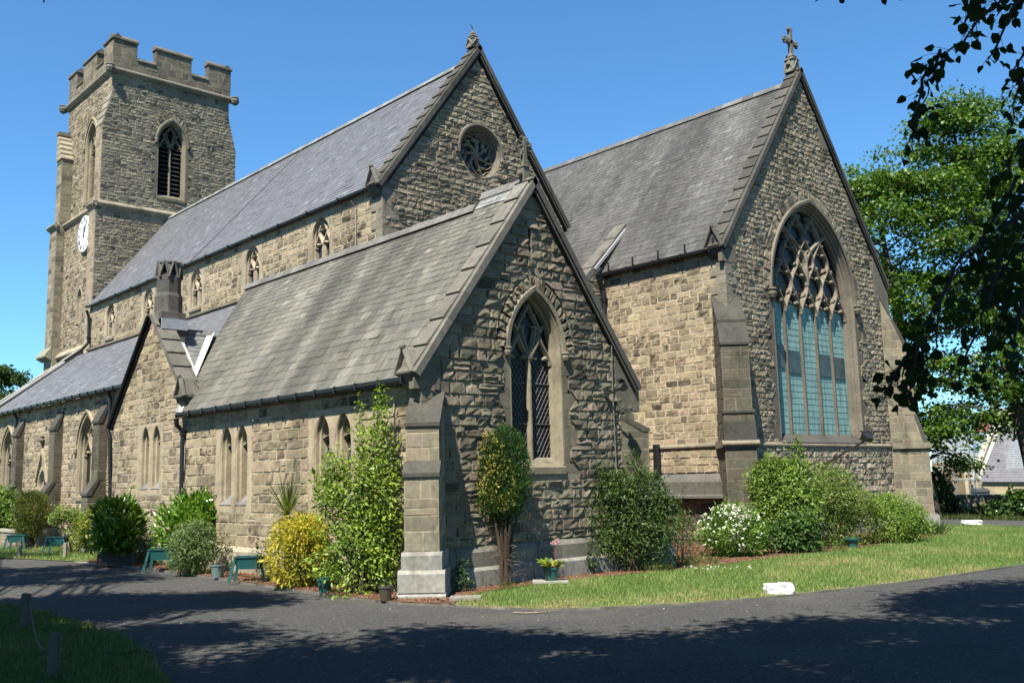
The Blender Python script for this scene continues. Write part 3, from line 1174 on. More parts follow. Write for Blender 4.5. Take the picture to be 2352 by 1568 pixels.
mb = MB()
rq = np.random.default_rng(8)
z, k = 3.7, 0
while z < 4.7:
    h = rq.uniform(.3, .4)
    lx, ly = (.5, .3) if k % 2 else (.32, .52)
    mb.box((-lx, -.05, z), (lx + .07, 0, 0), (0, ly, 0), (0, 0, h - .012), np.array((.20, .175, .12)) * rq.normal(1, .1))
    z += h
    k += 1
build('quoin', mb, M['ashlar'], church, fix=True)
mb = MB()
z, k = 2.3, 0
while z < 4.0:
    h = rq.uniform(.3, .4)
    mb.box((-.3, VW - (.5 if k % 2 else .3), z), (.37, 0, 0), (0, .55 if k % 2 else .35, 0), (0, 0, h - .012), np.array((.20, .175, .12)) * rq.normal(1, .1))
    z += h
    k += 1
build('quoin', mb, M['ashlar'], church, fix=True)
mb = MB()
mb.prism([(VW - .62, 4.02), (VW + .3, 4.02), (VW + .3, VTZ - .1), (VW - .62, VTZ - .1 + .9 * vsl)], V3(0, 0, 0), YA, ZA, XA, -.1, .075, (.15, .133, .095))
build('springer', mb, M['ashlar'], church, fix=True)
mb = MB()
mb.prism([(.45, 4.3), (-.26, 4.3), (-.26, VTZ - .12), (.45, VTZ - .12 + .7 * vsl)], V3(0, 0, 0), YA, ZA, XA, -.1, .075, (.17, .15, .105))
build('springer', mb, M['ashlar'], church, fix=True)

# ------------------------------------------------------------------ CHANCEL (right hand gable)
CX, CY0, CY1, CYM, CR, CTZ = -1.8258, 14.4181, 25.8989, 20.1585, 18.1203, 10.0283
csl = (CR - CTZ) / (CYM - CY0 + .3)
QW = dict(s0=20.25, a=3.02, c=1.05, zb=3.6, zs=8.75)
# recover the window from the plane of the wall: jambs, springing and apex read off the photograph
pL, pR, pT = at(1772, 672, 'X', CX), at(1966, 716, 'X', CX), at(1857, 455, 'X', CX)
wa = (pR[1] - pL[1]) / 2 - .13
wzs = (pL[2] + pR[2]) / 2 + .1
wH = pT[2] - wzs - .28
wc = (wH * wH - wa * wa) / (2 * wa)
ws0 = CYM + .05
wzb = at(1880, 1002, 'X', CX)[2] - .12
out = gable(CY0, CY1, 9.95, CYM, 9.95 + csl * (CYM - CY0))
rv = np.random.default_rng(22)
CST = (.22, .52, .5)
vou = voussoirs(ws0, wa, wc, wzs, .2, .6, 15, rv)
STR = at(1745, 1019, 'X', CX + .1)[2]
masonry('gable_wall', church, (CX, 0, 0), YA, XA, region(out, [hole_arch(ws0, wa, wc, wzb, wzs, .2, .6, CST)]), STR, 17.6, (.165, .225), (.2, .46), .055, .016, 6, 5, GREY, 13, extra=vou, split=.12,
        label='tall right hand gable wall of coursed grey rubble')
masonry('gable_wall', church, (CX + .05, 0, 0), YA, XA, region(rect(CY0, CY1)), .55, STR, (.2, .26), (.25, .55), .06, .014, 6, 5, dict(BUFF, a=(.40, .33, .22), b=(.32, .265, .175)), 14, split=.1)
masonry('wall', church, (0, CY0, 0), XA, -YA, region(rect(-16, CX - .02)), STR, 9.95, (.23, .3), (.28, .64), .022, .016, 6, 5, BUFF, 15, split=.06)
masonry('wall', church, (0, CY0 - .05, 0), XA, -YA, region(rect(-16, CX - .02)), 2.35, STR, (.22, .3), (.3, .6), .035, .014, 6, 5, dict(BUFF, core=.15, pd=.02), 16, split=.08)
masonry('wall', church, (0, CY0 - .02, 0), XA, -YA, region(rect(-16, CX - .02)), -.3, 1.55, (.26, .4), (.3, .7), .07, .02, 6, 5, dict(DARK, pd=.4), 17, split=.08)
mb = MB()
for j in range(9):      # quoins at the corner
    for k in range(2):
        pass
z = STR + .1
k = 0
while z < 9.5:
    h = rng0.uniform(.3, .42)
    ly, lx = (.62, .34) if k % 2 else (.36, .6)
    t = np.array((.25, .22, .16)) * rng0.normal(1, .1)
    mb.box((CX - lx, CY0 - .045, z), (lx + .045, 0, 0), (0, ly, 0), (0, 0, h - .012), t)
    z += h
    k += 1
build('quoin', mb, M['ashlar'], church, fix=True)
mb = MB()
mb.prism([(CY1 - .9, 8.9), (CY1 + .25, 8.9), (CY1 + .25, CTZ - .15), (CY1 - .9, CTZ - .15 + 1.1 * csl)], V3(0, 0, 0), YA, ZA, XA, CX - .1, CX + .06, (.17, .15, .11))
build('springer', mb, M['ashlar'], church, fix=True)
mb = MB()
mb.prism([(CY0 + .6, 9.5), (CY0 - .22, 9.5), (CY0 - .22, CTZ - .15), (CY0 + .6, CTZ - .15 + .8 * csl)], V3(0, 0, 0), YA, ZA, XA, CX - .1, CX + .06, (.16, .14, .10))
build('springer', mb, M['ashlar'], church, fix=True)
for zz in (12.6, 15.1):
    mb = MB()
    yy = CY1 - (zz - 9.95) / csl
    mb.prism([(yy - .75, zz), (yy - .02, zz), (yy - .75, zz + .72 * csl)], V3(0, 0, 0), YA, ZA, XA, CX - .1, CX + .058, (.17, .15, .11))
    build('bonder_stone', mb, M['ashlar'], church, fix=True)
# string course, sloping sill band over the area door
mb = MB()
prof = [(0, -.16), (.06, -.14), (.14, -.05), (.14, 0), (0, .09)]
mb.prism(prof, V3(CX, 0, STR), XA, ZA, YA, CY0 - .1, CY1 + .1, STONE_D * 1.25)
build('string_course', mb, M['ashlar'], church, fix=True)
mb = MB()
mb.prism(prof, V3(0, CY0, STR), -YA, ZA, XA, -12, CX + .1, STONE_D * 1.2)
build('string_course', mb, M['ashlar'], church, fix=True)
mb = MB()
for j in range(7):
    mb.prism([(0, 1.5), (.42, 1.5), (.42, 1.58), (.36, 1.62), (.36, 2.05), (.30, 2.13), (0, 2.36)], V3(0, CY0, 0), -YA, ZA, XA, -9.6 + j * 1.12, -9.6 + (j + 1) * 1.12 - .01, np.array((.13, .123, .108)) * rng0.normal(1, .12))
build('sill_band', mb, M['ashlar'], church, fix=True)
mb = MB()
for j in range(12):
    mb.prism([(0, -.3), (.3, -.3), (.3, .42), (.18, .55), (0, .55)], V3(CX, 0, 0), XA, ZA, YA, CY0 + j * .957, CY0 + (j + 1) * .957 - .012, np.array((.33, .29, .21)) * rng0.normal(1, .08))
build('plinth', mb, M['ashlar'], church, fix=True)
buttress((CX, CY0, 0), ddS, ttS, [(1.0, STR - .15, .95, .5), (3.95, 4.3, .93, .49), (4.34, 6.55, .88, .455), (7.32, 7.36, .5, .45)], ASHD, 91, top=(7.95, 0), plinths=[(-.3, 1.0, 1.12, .58)], string=(STR, .97, .5))
buttress((CX, CY1, 0), ddN, ttN, [(.5, STR - .15, 1.14, .5), (4.5, 7.0, .73, .46)], ASH, 95, top=(8.7, 0), plinths=[(-.3, .5, 1.3, .6)], string=(STR, 1.14, .5))
M['pane'] = glassmat('dull_opening_pane', (.035, .05, .05), .35, spec=.3)
# great east window
O, S, NN = V3(CX, 0, 0), YA, XA
r_ = np.random.default_rng(99)
mb = MB()
base = np.array((.185, .158, .115))
ring_loft(mb, O, S, NN, ws0, [(-.05, -.02), (-.05, .03), (0, .03), (.04, -.05), (.05, -.10), (.11, -.13), (.12, -.20), (.18, -.24), (.19, -.32), (.19, -.5)], wa, wc, wzb, wzs, r_, base, n=22, jamb=10,
          sill=lambda d, y: 0 if y > -.03 else -(y + .02) * .7, var=.08)
mb.prism([(.1, wzb - .25), (.1, wzb - .1), (-.02, wzb - .02), (-.5, wzb + .3), (-.5, wzb - .25)], O, NN, ZA, S, ws0 - wa - .1, ws0 + wa + .1, np.array((.085, .08, .068)))
hd = []
for d, y in [(-.05, .0), (-.06, .10), (-.17, .11), (-.22, .03), (-.22, -.02)]:
    P = arch_pts(wa, wc, wzs - .03, wzs, d, 24, 1)
    hd.append([O + S * (ws0 + s) + ZA * z + NN * y for s, z in P])
for i in range(len(hd[0]) - 1):
    t = base * r_.normal(1.0, .06)
    for k in range(len(hd) - 1):
        mb.quad(hd[k][i], hd[k][i + 1], hd[k + 1][i + 1], hd[k + 1][i], t)
for sg in (-1, 1):
    p = O + S * (ws0 + sg * (wa + .14)) + ZA * (wzs - .2) + NN * .1
    mb.lathe(p, [(.03, -.12), (.12, -.06), (.17, .08), (.13, .2), (.18, .24), (.15, .3)], 9, STONE_D * .7)
jamb_stones(mb, O, S, NN, ws0, wa, wzb - .2, wzs, CST, .05, r_, base * .72)
gwin = build('window', mb, M['ashlar'], church, label='great five-light window with flowing stone tracery')
A = wa - .19
Rw = A + wc
LS = A * 2 / 5
tr = MB()
y0, y1 = -.44, -.22
tt = np.array((.225, .185, .13))


def inside(s, z, m=0.0):
    if z < wzs: return abs(s) < A - m
    h = z - wzs
    if h >= Rw: return False
    return abs(s) < math.sqrt(max((Rw - m) ** 2 - h * h, 0)) - wc


def tbar(p, q, w=.15, k=1.0, bulge=0.0, t=1.0):
    P = ogee(p, q, 13, k)
    if bulge:
        d = np.array([-(q[1] - p[1]), q[0] - p[0]])
        P += np.sin(np.linspace(0, math.pi, 13))[:, None] * d * bulge
    ok = [inside(a, b, -.06) for a, b in P]
    P = P[[i for i in range(13) if ok[i]]]
    if len(P) > 1:
        P = P.copy()
        P[:, 0] += ws0
        bar2d(tr, O, S, NN, P, w, y0, y1, tt * t * r_.normal(1, .05))


zl = wzs - .55
for i in range(1, 5):
    bar2d(tr, O, S, NN, [(ws0 - A + LS * i, wzb + .2), (ws0 - A + LS * i, zl)], .12, -.42, -.31, tt * .62)
tiers = [(zl, zl + 1.15), (zl + 1.15, zl + 2.15), (zl + 2.15, zl + 3.1), (zl + 3.1, zl + 3.95), (zl + 3.95, zl + 4.7)]
for k, (za, zb_) in enumerate(tiers):
    cnt = 5 - k
    for j in range(cnt):
        cx_ = -A + LS * (.5 + k * .5 + j)
        for sg in (-1, 1):
            bx = cx_ + sg * LS / 2
            tbar((bx, za), (cx_, zb_), .115, 1.0)
            # cusps pointing into each cell
            if inside(bx, za + .35) and inside(cx_, zb_ - .3):
                mx = cx_ + sg * LS * .36
                cusp(tr, O, S, NN, (ws0 + mx, za + .42), (ws0 + cx_ + sg * LS * .1, za + .34), .26, y0, y1 - .02, tt * .96)
                cusp(tr, O, S, NN, (ws0 + cx_ + sg * LS * .25, za + .78), (ws0 + cx_ + sg * LS * .05, za + .66), .2, y0, y1 - .02, tt * .93)
# strong curving sub-arches and the branching central stem
tbar((0, zl + 1.9), (-A * .62, zl + 3.35), .17, .6, -.10, 1.05)
tbar((0, zl + 1.9), (A * .62, zl + 3.35), .17, .6, .10, 1.05)
bar2d(tr, O, S, NN, [(ws0, zl + 1.15), (ws0, zl + 2.5)], .2, y0, y1 + .02, tt * 1.03)
build('tracery', tr, M['ashlar'], gwin, fix=True)
gl = MB()
gl.quad(*[O + S * (ws0 + s) + ZA * z - NN * .40 for s, z in ((-A - .03, wzb + .12), (A + .03, wzb + .12), (A + .03, zl + .35), (-A - .03, zl + .35))])
dkg = MB()
P = [p for p in arch_pts(A + .03, wc, zl + .35, wzs, 0, 20, 2)]
fill_poly(dkg, [O + S * (ws0 + s) + ZA * z - NN * .41 for s, z in P], (1, 1, 1))
build('glass', dkg, M['glass_dark'], gwin)
build('glass', gl, M['guard'], gwin, label='turquoise stained guard sheets')
# dark opening panes let into the guards, and fixing wires
for i, zz in ((0, 6.1), (1, 5.95), (3, 5.95), (4, 5.9)):
    a0, a1 = ws0 - A + LS * i + .16, ws0 - A + LS * (i + 1) - .16
    dk = MB()
    dk.box(O + S * a0 + ZA * zz - NN * .395, S * (a1 - a0), NN * .035, ZA * .85, (1, 1, 1))
    build('pane', dk, M['pane'], gwin)
ld = MB()
for i in range(5):
    a0, a1 = ws0 - A + LS * i + .08, ws0 - A + LS * (i + 1) - .08
    z = wzb + .4
    while z < wzs + .3:
        bar2d(ld, O, S, NN, [(a0, z), (a1, z)], .014, -.41, -.392, (.11, .21, .2))
        z += .235
    for k in (.5, .82):
        bar2d(ld, O, S, NN, [(a0 + (a1 - a0) * k, wzb + .25), (a0 + (a1 - a0) * k, wzs)], .012, -.41, -.392, (.11, .21, .2))
build('glazing_bar', ld, M['plain'], gwin)
coping(CYM, CR, CY0 - .3, CTZ, CX + .17, CX - .45, .18, 17, STONE_G * .55, seed=101)
coping(CYM, CR, CY1 + .3, CTZ, CX + .17, CX - .45, .18, 17, STONE_G * .5, seed=102)
kneeler(CY0 - .3, CTZ - .05, CX - .26, 1, STONE_G * .55, sz=.7)
ceave, ctop = 9.85, 17.63
cs_ = (ctop - ceave) / (CYM - CY0 + .3)
cvd = V3(0, 1, cs_) / math.hypot(1, cs_)
cvn = V3(0, -cs_, 1) / math.hypot(1, cs_)
cvl = (CYM - CY0 + .3) * math.hypot(1, cs_)
SL_C = ((.122, .12, .112), (.088, .087, .084))
slates('roof', V3(0, CY0 - .3, ceave) + cvd * .22, XA, cvd, cvn, lambda v: (-17.5, CX - .5), cvl - .22, .29, .2, .36, .28, SL_C, 'slate_old', 103, label='streaked dark slate roof beside the right hand gable')
mb = MB()
o = V3(0, CY0 - .3, ceave) - cvn * .05 + cvd * .24
mb.quad(o + XA * -17.5, o + XA * CX, o + XA * CX + cvd * (cvl - .24), o + cvd * (cvl - .24) - XA * 17.5, (.1, .1, .1))
m3 = V3(1, -1, 1)
o = V3(0, CY1 + .3, ceave) - cvn * m3 * .05
mb.quad(o + XA * CX, o - XA * 17.5, o + cvd * m3 * cvl - XA * 17.5, o + XA * CX + cvd * m3 * cvl, (.1, .1, .1))
build('roof_deck', mb, M['slate'], church)
ridge_tiles((-17.5, CYM, ctop), (CX - .5, CYM, ctop), (.15, .15, .145), .5, .2, .2, 104)
gutter((-7.25, CY0 - .22, ceave + .1), (CX - .4, CY0 - .22, ceave + .1), -YA, brackets=1.25)
for j in range(5):
    x = -6.9 + j * 1.2
    mb = MB()
    mb.box((x, CY0 - .30, ceave + .08), (.05, 0, 0), (0, .05, 0), (0, 0, .42), (.02, .02, .02))
    build('snow_guard', mb, M['metal'], church)
drainpipe([(-7.3, CY0 - .34, ceave - .05), (-7.3, CY0 - .12, ceave - .5), (-7.3, CY0 - .12, 1.6)], .09, [(-7.3, CY0 - .12, 9.0), (-7.3, CY0 - .12, 5.5)])
# lean-to coping dying into the chancel roof, with its lead valley
mb = MB()
pa, pb = V3(-7.45, 13.2, 9.55), V3(-7.4, 15.95, 12.28)
e = pb - pa
L = np.linalg.norm(e)
e /= L
nn = np.cross(e, XA)
nn = nn if nn[2] > 0 else -nn
for j in range(4):
    mb.box(pa + e * (L * j / 4) - XA * .62 - nn * .2, e * (L / 4 - .01), XA * .62, nn * (.22 + .03 * (j % 2)), STONE_G * rng0.normal(.95, .07))
build('coping', mb, M['ashlar'], church, fix=True)
mb = MB()
mb.box(pa + e * .9 + XA * .05 - nn * .12, e * (L - 1.2), XA * .1, nn * .1, (.34, .34, .34))
build('flashing', mb, M['lead'], church)
masonry('wall', church, (-7.5, 0, 0), YA, XA, region(lambda z: (7.2 if z < 5 else 9.2, CY0) if z < 9.4 else (13.2 + (z - 9.4) * .9, CY0 + 1)), -.2, 10.3, (.22, .3), (.3, .6), .05, .016, 5, 5, DARK, 18)

# ------------------------------------------------------------------ NAVE
NX, NY0, NYM, NR, NTZ = -8.1868, 4.7, 8.8915, 17.986, 11.8906
NY1 = 2 * NYM - NY0
nsl = (NR - NTZ) / (NYM - NY0 + .3)
out = gable(NY0, NY1, 11.75, NYM, 11.75 + nsl * (NYM - NY0))
RC = at(1101, 351, 'X', NX)
RR = .99
masonry('gable_wall', church, (NX, 0, 0), YA, XA, region(out, [hole_circle(NYM + .05, RC[2], RR - .03)]), 7.5, 17.5, (.17, .23), (.24, .54), .055, .017, 6, 5, GREY, 23, split=.12,
        label='middle gable wall pierced by a round window')
# rose window
O, S, NN = V3(NX, 0, 0), YA, XA
rs, rz = NYM + .05, RC[2]
mb = MB()
rr_ = np.random.default_rng(5)
prof = [(RR, -.02), (RR, .02), (RR - .06, .03), (RR - .07, -.04), (RR - .11, -.07), (RR - .12, -.17), (RR - .16, -.2), (RR - .165, -.42)]
n = 44
for i in range(n):
    a0, a1 = 2 * math.pi * i / n, 2 * math.pi * (i + 1) / n
    if i % 2 == 0: t = np.array((.21, .18, .13)) * rr_.normal(1, .08)
    for k in range(len(prof) - 1):
        (ra, ya), (rb, yb) = prof[k], prof[k + 1]
        q = lambda r, y, a: O + S * (rs + r * math.cos(a)) + ZA * (rz + r * math.sin(a)) + NN * y
        mb.quad(q(ra, ya, a0), q(ra, ya, a1), q(rb, yb, a1), q(rb, yb, a0), t)
    if math.sin((a0 + a1) / 2) > -.1:     # hood mould over the upper half
        for (ra, ya), (rb, yb) in (((RR - .02, .02), (RR, .10)), ((RR, .10), (RR + .07, .10)), ((RR + .07, .10), (RR + .1, 0))):
            mb.quad(q(ra, ya, a0), q(ra, ya, a1), q(rb, yb, a1), q(rb, yb, a0), t * 1.05)
for sg in (-1, 1):
    mb.cbox(O + S * (rs + sg * (RR + .12)) + ZA * (rz - .15) + NN * .05, .16, .16, .12, STONE_D, (NN, S, ZA))
rose = build('round_window', mb, M['ashlar'], church)
tr = MB()
Rg = RR - .155
tt = np.array((.33, .28, .195))
for k in range(7):
    th = math.pi / 2 + .1 + k * 2 * math.pi / 7

    def arm(r, tw): return (rs + Rg * r * math.cos(th + tw), rz + Rg * r * math.sin(th + tw))
    for sg in (-1, 1):
        pts = [arm(r, sg * .40 * math.sin(math.pi * r ** .9) + .75 * r * r) for r in np.linspace(.03, .97, 12)]
        bar2d(tr, O, S, NN, pts, .055, -.36, -.22, tt * rr_.normal(1, .06), .4, .045)
    cusp(tr, O, S, NN, arm(.72, .72), arm(.66, .40), .13, -.36, -.24, tt)
    cusp(tr, O, S, NN, arm(.60, -.10), arm(.68, .22), .12, -.36, -.24, tt * .95)
    bar2d(tr, O, S, NN, [arm(.96, .70), arm(.9, 1.0), arm(.98, 1.25)], .06, -.36, -.22, tt * .9)
bar2d(tr, O, S, NN, [(rs - .06, rz), (rs + .06, rz)], .12, -.36, -.2, tt)
build('tracery', tr, M['ashlar'], rose, fix=True)
gl = MB()
fill_poly(gl, [O + S * (rs + (Rg + .03) * math.cos(a)) + ZA * (rz + (Rg + .03) * math.sin(a)) - NN * .34 for a in np.linspace(0, 2 * math.pi, 33)[:-1]], (1, 1, 1))
build('glass', gl, M['glass_dark'], rose)
coping(NYM, NR, NY0 - .3, NTZ, NX + .17, NX - .45, .17, 13, STONE_G * .62, seed=111)
coping(NYM, NR, NY1 + .3, NTZ, NX + .17, NX - .45, .17, 13, STONE_G * .6, seed=112)
kneeler(NY0 - .3, NTZ - .03, NX - .24, 1, STONE_G * .95, sz=.62)
# clerestory wall
CWX = [-32.25, -27.4, -22.2, -17.1, -12.0]
CZB, CZS = 9.98, 10.98
hs = [hole_rect(x - .82, x + .82, 9.45, 11.98) for x in CWX]
masonry('wall', church, (0, NY0, 0), XA, -YA, region(rect(-35.5, NX - .02), hs), 9.2, 11.98, (.2, .27), (.28, .62), .022, .018, 6, 5, BUFF, 31, split=.12,
        label='pale clerestory wall under the long slate roof')
masonry('wall', church, (NX, NY0, 0), -XA, -YA, region(rect(0, .02)), 9, 9.3, mb=None, pal=BUFF, seed=32)
mb = MB()
z, k = 7.6, 0
while z < 11.6:
    h = rng0.uniform(.3, .42)
    ly, lx = (.66, .34) if k % 2 else (.36, .62)
    mb.box((NX - lx, NY0 - .045, z), (lx + .045, 0, 0), (0, ly, 0), (0, 0, h - .012), np.array((.26, .23, .165)) * rng0.normal(1, .1))
    z += h
    k += 1
build('quoin', mb, M['ashlar'], church)


def clerestory(x, seed):
    """square-framed two-light clerestory window under a low pointed head"""
    r = np.random.default_rng(seed)
    O, S, NN = V3(x, NY0, 0), XA, -YA
    a, c, zb, zs = .60, .15, 9.92, 10.93
    mb = MB()
    reg = region(lambda z: (-.82 - (.1 if int(z / .4) % 2 else 0), .82 + (.1 if int(z / .4) % 2 else 0)), [hole_arch(0, a, c, zb, zs)])
    z = 9.5
    while z < 11.98:
        hh = min(.04, 11.98 - z) if z > zs - .02 else .1
        rr = np.random.default_rng(int(z / .4) + seed)
        A_, B_ = reg(z + 1e-5), reg(z + hh - 1e-5)
        if len(A_) != len(B_): A_ = B_ = (B_ if len(B_) < len(A_) else A_)
        for i0, i1 in zip(A_, B_):
            mb.add([O + S * i0[0] + ZA * z + NN * .02, O + S * i0[1] + ZA * z + NN * .02, O + S * i1[1] + ZA * (z + hh) + NN * .02, O + S * i1[0] + ZA * (z + hh) + NN * .02],
                   [(0, 1, 2, 3)], np.array((.37, .30, .195)) * rr.normal(1, .08))
        z += hh
    ring_loft(mb, O, S, NN, 0, [(0, .02), (.03, -.02), (.04, -.08), (.09, -.10), (.1, -.2), (.1, -.32)], a, c, zb, zs, r, (.36, .29, .19), sill=lambda d, y: -y * .5, var=.06)
    mb.prism([(.1, zb - .16), (.1, zb - .06), (-.38, zb + .22), (-.38, zb - .16)], O, NN, ZA, S, -a, a, (.25, .22, .16))
    win = build('window', mb, M['ashlar'], church)
    tr = MB()
    t2 = np.array((.40, .325, .215))
    y0, y1 = -.26, -.07
    t2 = t2 * 1.15
    bar2d(tr, O, S, NN, [(0, zb), (0, zs - .25)], .13, y0, y1, t2)
    for sg in (-1, 1):
        bar2d(tr, O, S, NN, ogee((0, zs - .32), (sg * .27, zs + .24)), .11, y0, y1, t2)
        bar2d(tr, O, S, NN, ogee((sg * .51, zs - .32), (sg * .27, zs + .24)), .11, y0, y1, t2)
        bar2d(tr, O, S, NN, ogee((sg * .27, zs + .22), (0, zs + .66)), .1, y0, y1, t2)
        for q in (-1, 1):
            cusp(tr, O, S, NN, (sg * .27 + q * .23, zs - .12), (sg * .27 + q * .06, zs - .2), .16, y0, y1 - .02, t2)
        cusp(tr, O, S, NN, (sg * .29, zs + .36), (sg * .08, zs + .31), .15, y0, y1 - .02, t2)
    build('tracery', tr, M['ashlar'], win, fix=True)
    gl = MB()
    lancet_glass(gl, O, S, NN, 0, a - .08, c, zb + .05, zs, -.24)
    build('glass', gl, M['glass_blue'], win)
    for sg in (-1, 1):
        ld = MB()
        x0, x1 = sorted((sg * .065, sg * .51))
        lattice(ld, O, S, NN, x0, x1, zb + .15, zs + .1, -.235, .2, .008, (.11, .11, .11), diamond=False)
        build('leading', ld, M['plain'], win)


for i, x in enumerate(CWX):
    clerestory(x, 200 + i)
neave, ntop = 11.7657, 17.53
ns_ = (ntop - neave) / (NYM - NY0 + .3)
nvd = V3(0, 1, ns_) / math.hypot(1, ns_)
nvn = V3(0, -ns_, 1) / math.hypot(1, ns_)
nvl = (NYM - NY0 + .3) * math.hypot(1, ns_)
SL_N = ((.150, .153, .166), (.130, .133, .147))
slates('roof', V3(0, NY0 - .3, neave) + nvd * .25, XA, nvd, nvn, lambda v: (-35.3, NX - .42), nvl - .25, .2, .18, .34, .32, SL_N, 'slate', 121, label='long blue grey slate roof running to the tower')
mb = MB()
o = V3(0, NY0 - .3, neave) - nvn * .05 + nvd * .27
mb.quad(o + XA * -35.3, o + XA * NX, o + XA * NX + nvd * (nvl - .27), o + nvd * (nvl - .27) - XA * 35.3, (.1, .1, .1))
o = V3(0, NY1 + .3, neave) - nvn * m3 * .05
mb.quad(o + XA * NX, o - XA * 35.3, o + nvd * m3 * nvl - XA * 35.3, o + XA * NX + nvd * m3 * nvl, (.1, .1, .1))
build('roof_deck', mb, M['slate'], church)
ridge_tiles((-35.3, NYM, ntop), (NX - .45, NYM, ntop), (.22, .225, .215), .45, .18, .17, 122)
gutter((-35.3, NY0 - .17, neave + .14), (NX - .3, NY0 - .17, neave + .14), -YA, brackets=2.0, r=.05)
mb = MB()
for pts in ([at(748, 300, 'Y', 7.2) * 0 + q for q in (V3(-22.6, NY0 - .25, neave + .07), V3(-20.4, NYM - .1, ntop + .0))],):
    pp = [pts[0] + (pts[1] - pts[0]) * t for t in np.linspace(0, 1, 8)]
    pp = [V3(p[0], p[1], neave + (p[1] - NY0 + .3) * ns_ + .045) for p in pp]
    mb.tube(pp, .018, 5, (.05, .05, .055))
    build('conductor_cable', mb, M['plain'], church)
    mb = MB()
pc = at(818, 455, 'Y', NY0 - .04)
mb.tube([(pc[0], NY0 - .25, neave - .1), (pc[0], NY0 - .06, neave - .3), (pc[0] - .0, NY0 - .05, 9.3)], .016, 5, (.4, .37, .3))
build('conductor_cable', mb, M['plain'], church)

# ------------------------------------------------------------------ SOUTH AISLE
AY, AE, AT = 1.0, 6.13, 9.5
asl = (AT - AE) / (NY0 - AY + .25)
AWN = [(-24.05, 1.0), (-35.2, 1.0)]
hs = [hole_arch(x, .92, .55, 2.05, 3.95, .12, .12) for x, y in AWN]
DX = -29.55
hs.append(hole_arch(DX, .62, .3, .0, 2.35, .1, .1))
masonry('wall', church, (0, AY, 0), XA, -YA, region(rect(-44, -18.2), hs), .6, 6.1, (.19, .26), (.28, .6), .03, .016, 6, 5, dict(BUFF, a=(.47, .365, .225)), 41, split=.12)
for i, (x, y) in enumerate(AWN):
    two_light('window', (0, AY, 0), XA, -YA, x, .92, .55, 2.05, 3.95, church, 300 + i, (.33, .27, .17), fw=.12, dep=.3, mul=.16, lead=False, glass='glass_dark')
mb = MB()
ring_loft(mb, V3(0, AY, 0), XA, -YA, DX, [(-.1, -.02), (-.1, .03), (0, .03), (.05, -.05), (.08, -.14), (.16, -.18), (.18, -.4)], .62, .3, -.1, 2.35, rng0, (.42, .345, .225))
for sg in (-1, 1):
    mb.prism([(0, 0), (sg * .75, -1.35), (sg * .92, -1.35), (0, .22)], V3(DX, AY, 4.0), XA, ZA, -YA, 0, .12, (.38, .31, .2))
mb.lathe((DX, AY - .1, 4.2), [(.03, 0), (.05, .2), (.14, .28), (.16, .36), (.06, .42), (.1, .5), (.02, .6)], 8, STONE_D * .7)
dw = build('doorway', mb, M['ashlar'], church, fix=True)
mb = MB()
for k in range(6):
    mb.box((DX - .5 + k * .168, AY + .34, -.1), (.16, 0, 0), (0, .04, 0), (0, 0, 3.1), np.array((.05, .035, .022)) * rng0.normal(1, .15))
build('door', mb, M['wood'], dw)
mb = MB()
for j in range(32):
    x0 = -44 + j * .806
    mb.prism([(0, -.3), (.14, -.3), (.14, .5), (.03, .6), (0, .6)], V3(0, AY, 0), -YA, ZA, XA, x0, x0 + .79, np.array((.33, .285, .2)) * rng0.normal(1, .08))
build('plinth', mb, M['ashlar'], church, fix=True)
for i, x in enumerate((-21.95, -27.3, -32.85)):
    buttress((x, AY, 0), -YA, XA, [(.7, 2.1, .70, .34), (2.62, 4.9, .37, .33)], ASHD, 310 + 9 * i, top=(5.7, 0), plinths=[(-.3, .7, .82, .42)])
avd = V3(0, 1, asl) / math.hypot(1, asl)
avn = V3(0, -asl, 1) / math.hypot(1, asl)
avl = (NY0 - AY + .25) * math.hypot(1, asl)


def aspan(v):
    y = .75 + v * avd[1]
    return (-37.2 if y > 0 else -37.2, -14.2)


SL_A = ((.17, .175, .185), (.13, .135, .147))
slates('roof', (0, .75, AE), XA, avd, avn, lambda v: (-37.5 - (1 - v / avl) * 1.2, -14.2), avl, .22, .19, .34, .32, SL_A, 'slate', 131, label='lean-to slate roof of the side aisle')
mb = MB()
o = V3(0, .75, AE) - avn * .05
mb.quad(o + XA * -38.9, o + XA * -14.2, o + avd * avl - XA * 14.2, o + avd * avl - XA * 37.5, (.1, .1, .1))
build('roof_deck', mb, M['slate'], church)
gutter((-38.8, .68, AE - .02), (-18.4, .68, AE - .02), -YA, r=.07)
mb = MB()   # west end coping with lead flashing
pa, pb = V3(-38.85, .55, AE + .05), V3(-36.9, NY0 + .1, AT + .25)
e = pb - pa
L = np.linalg.norm(e)
e /= L
nn = np.cross(e, XA); nn = nn if nn[2] > 0 else -nn
for j in range(6):
    mb.box(pa + e * (L * j / 6) - XA * .55 - nn * .25, e * (L / 6 - .01), XA * .5, nn * (.32 + .03 * (j % 2)), (.40, .37, .28))
build('coping', mb, M['ashlar'], church, fix=True)
mb = MB()
mb.box(pa - XA * .03 - nn * .05, e * L, XA * .22, nn * .07, (.55, .57, .6))
mb.box((-36.8, NY0 - .24, AT - .26), (19.5, 0, 0), (0, .22, .19), (0, -.03, .03), (.5, .52, .56))
build('flashing', mb, M['lead'], church)
mb = MB()
mb.box((-35.4, NY0 - .12, AT + .04), (27, 0, 0), (0, .13, 0), (0, 0, .09), STONE_D)
build('string_course', mb, M['ashlar'], church)
drainpipe([(-21.15, .72, AE - .05), (-21.15, .86, AE - .3), (-21.15, .88, 4.6)], .07)
drainpipe([(-33.6, .72, AE - .05), (-33.6, .86, AE - .3), (-33.6, .88, 4.6)], .07)
pt_ = at(205, 705, 'Y', NY0 - .2)
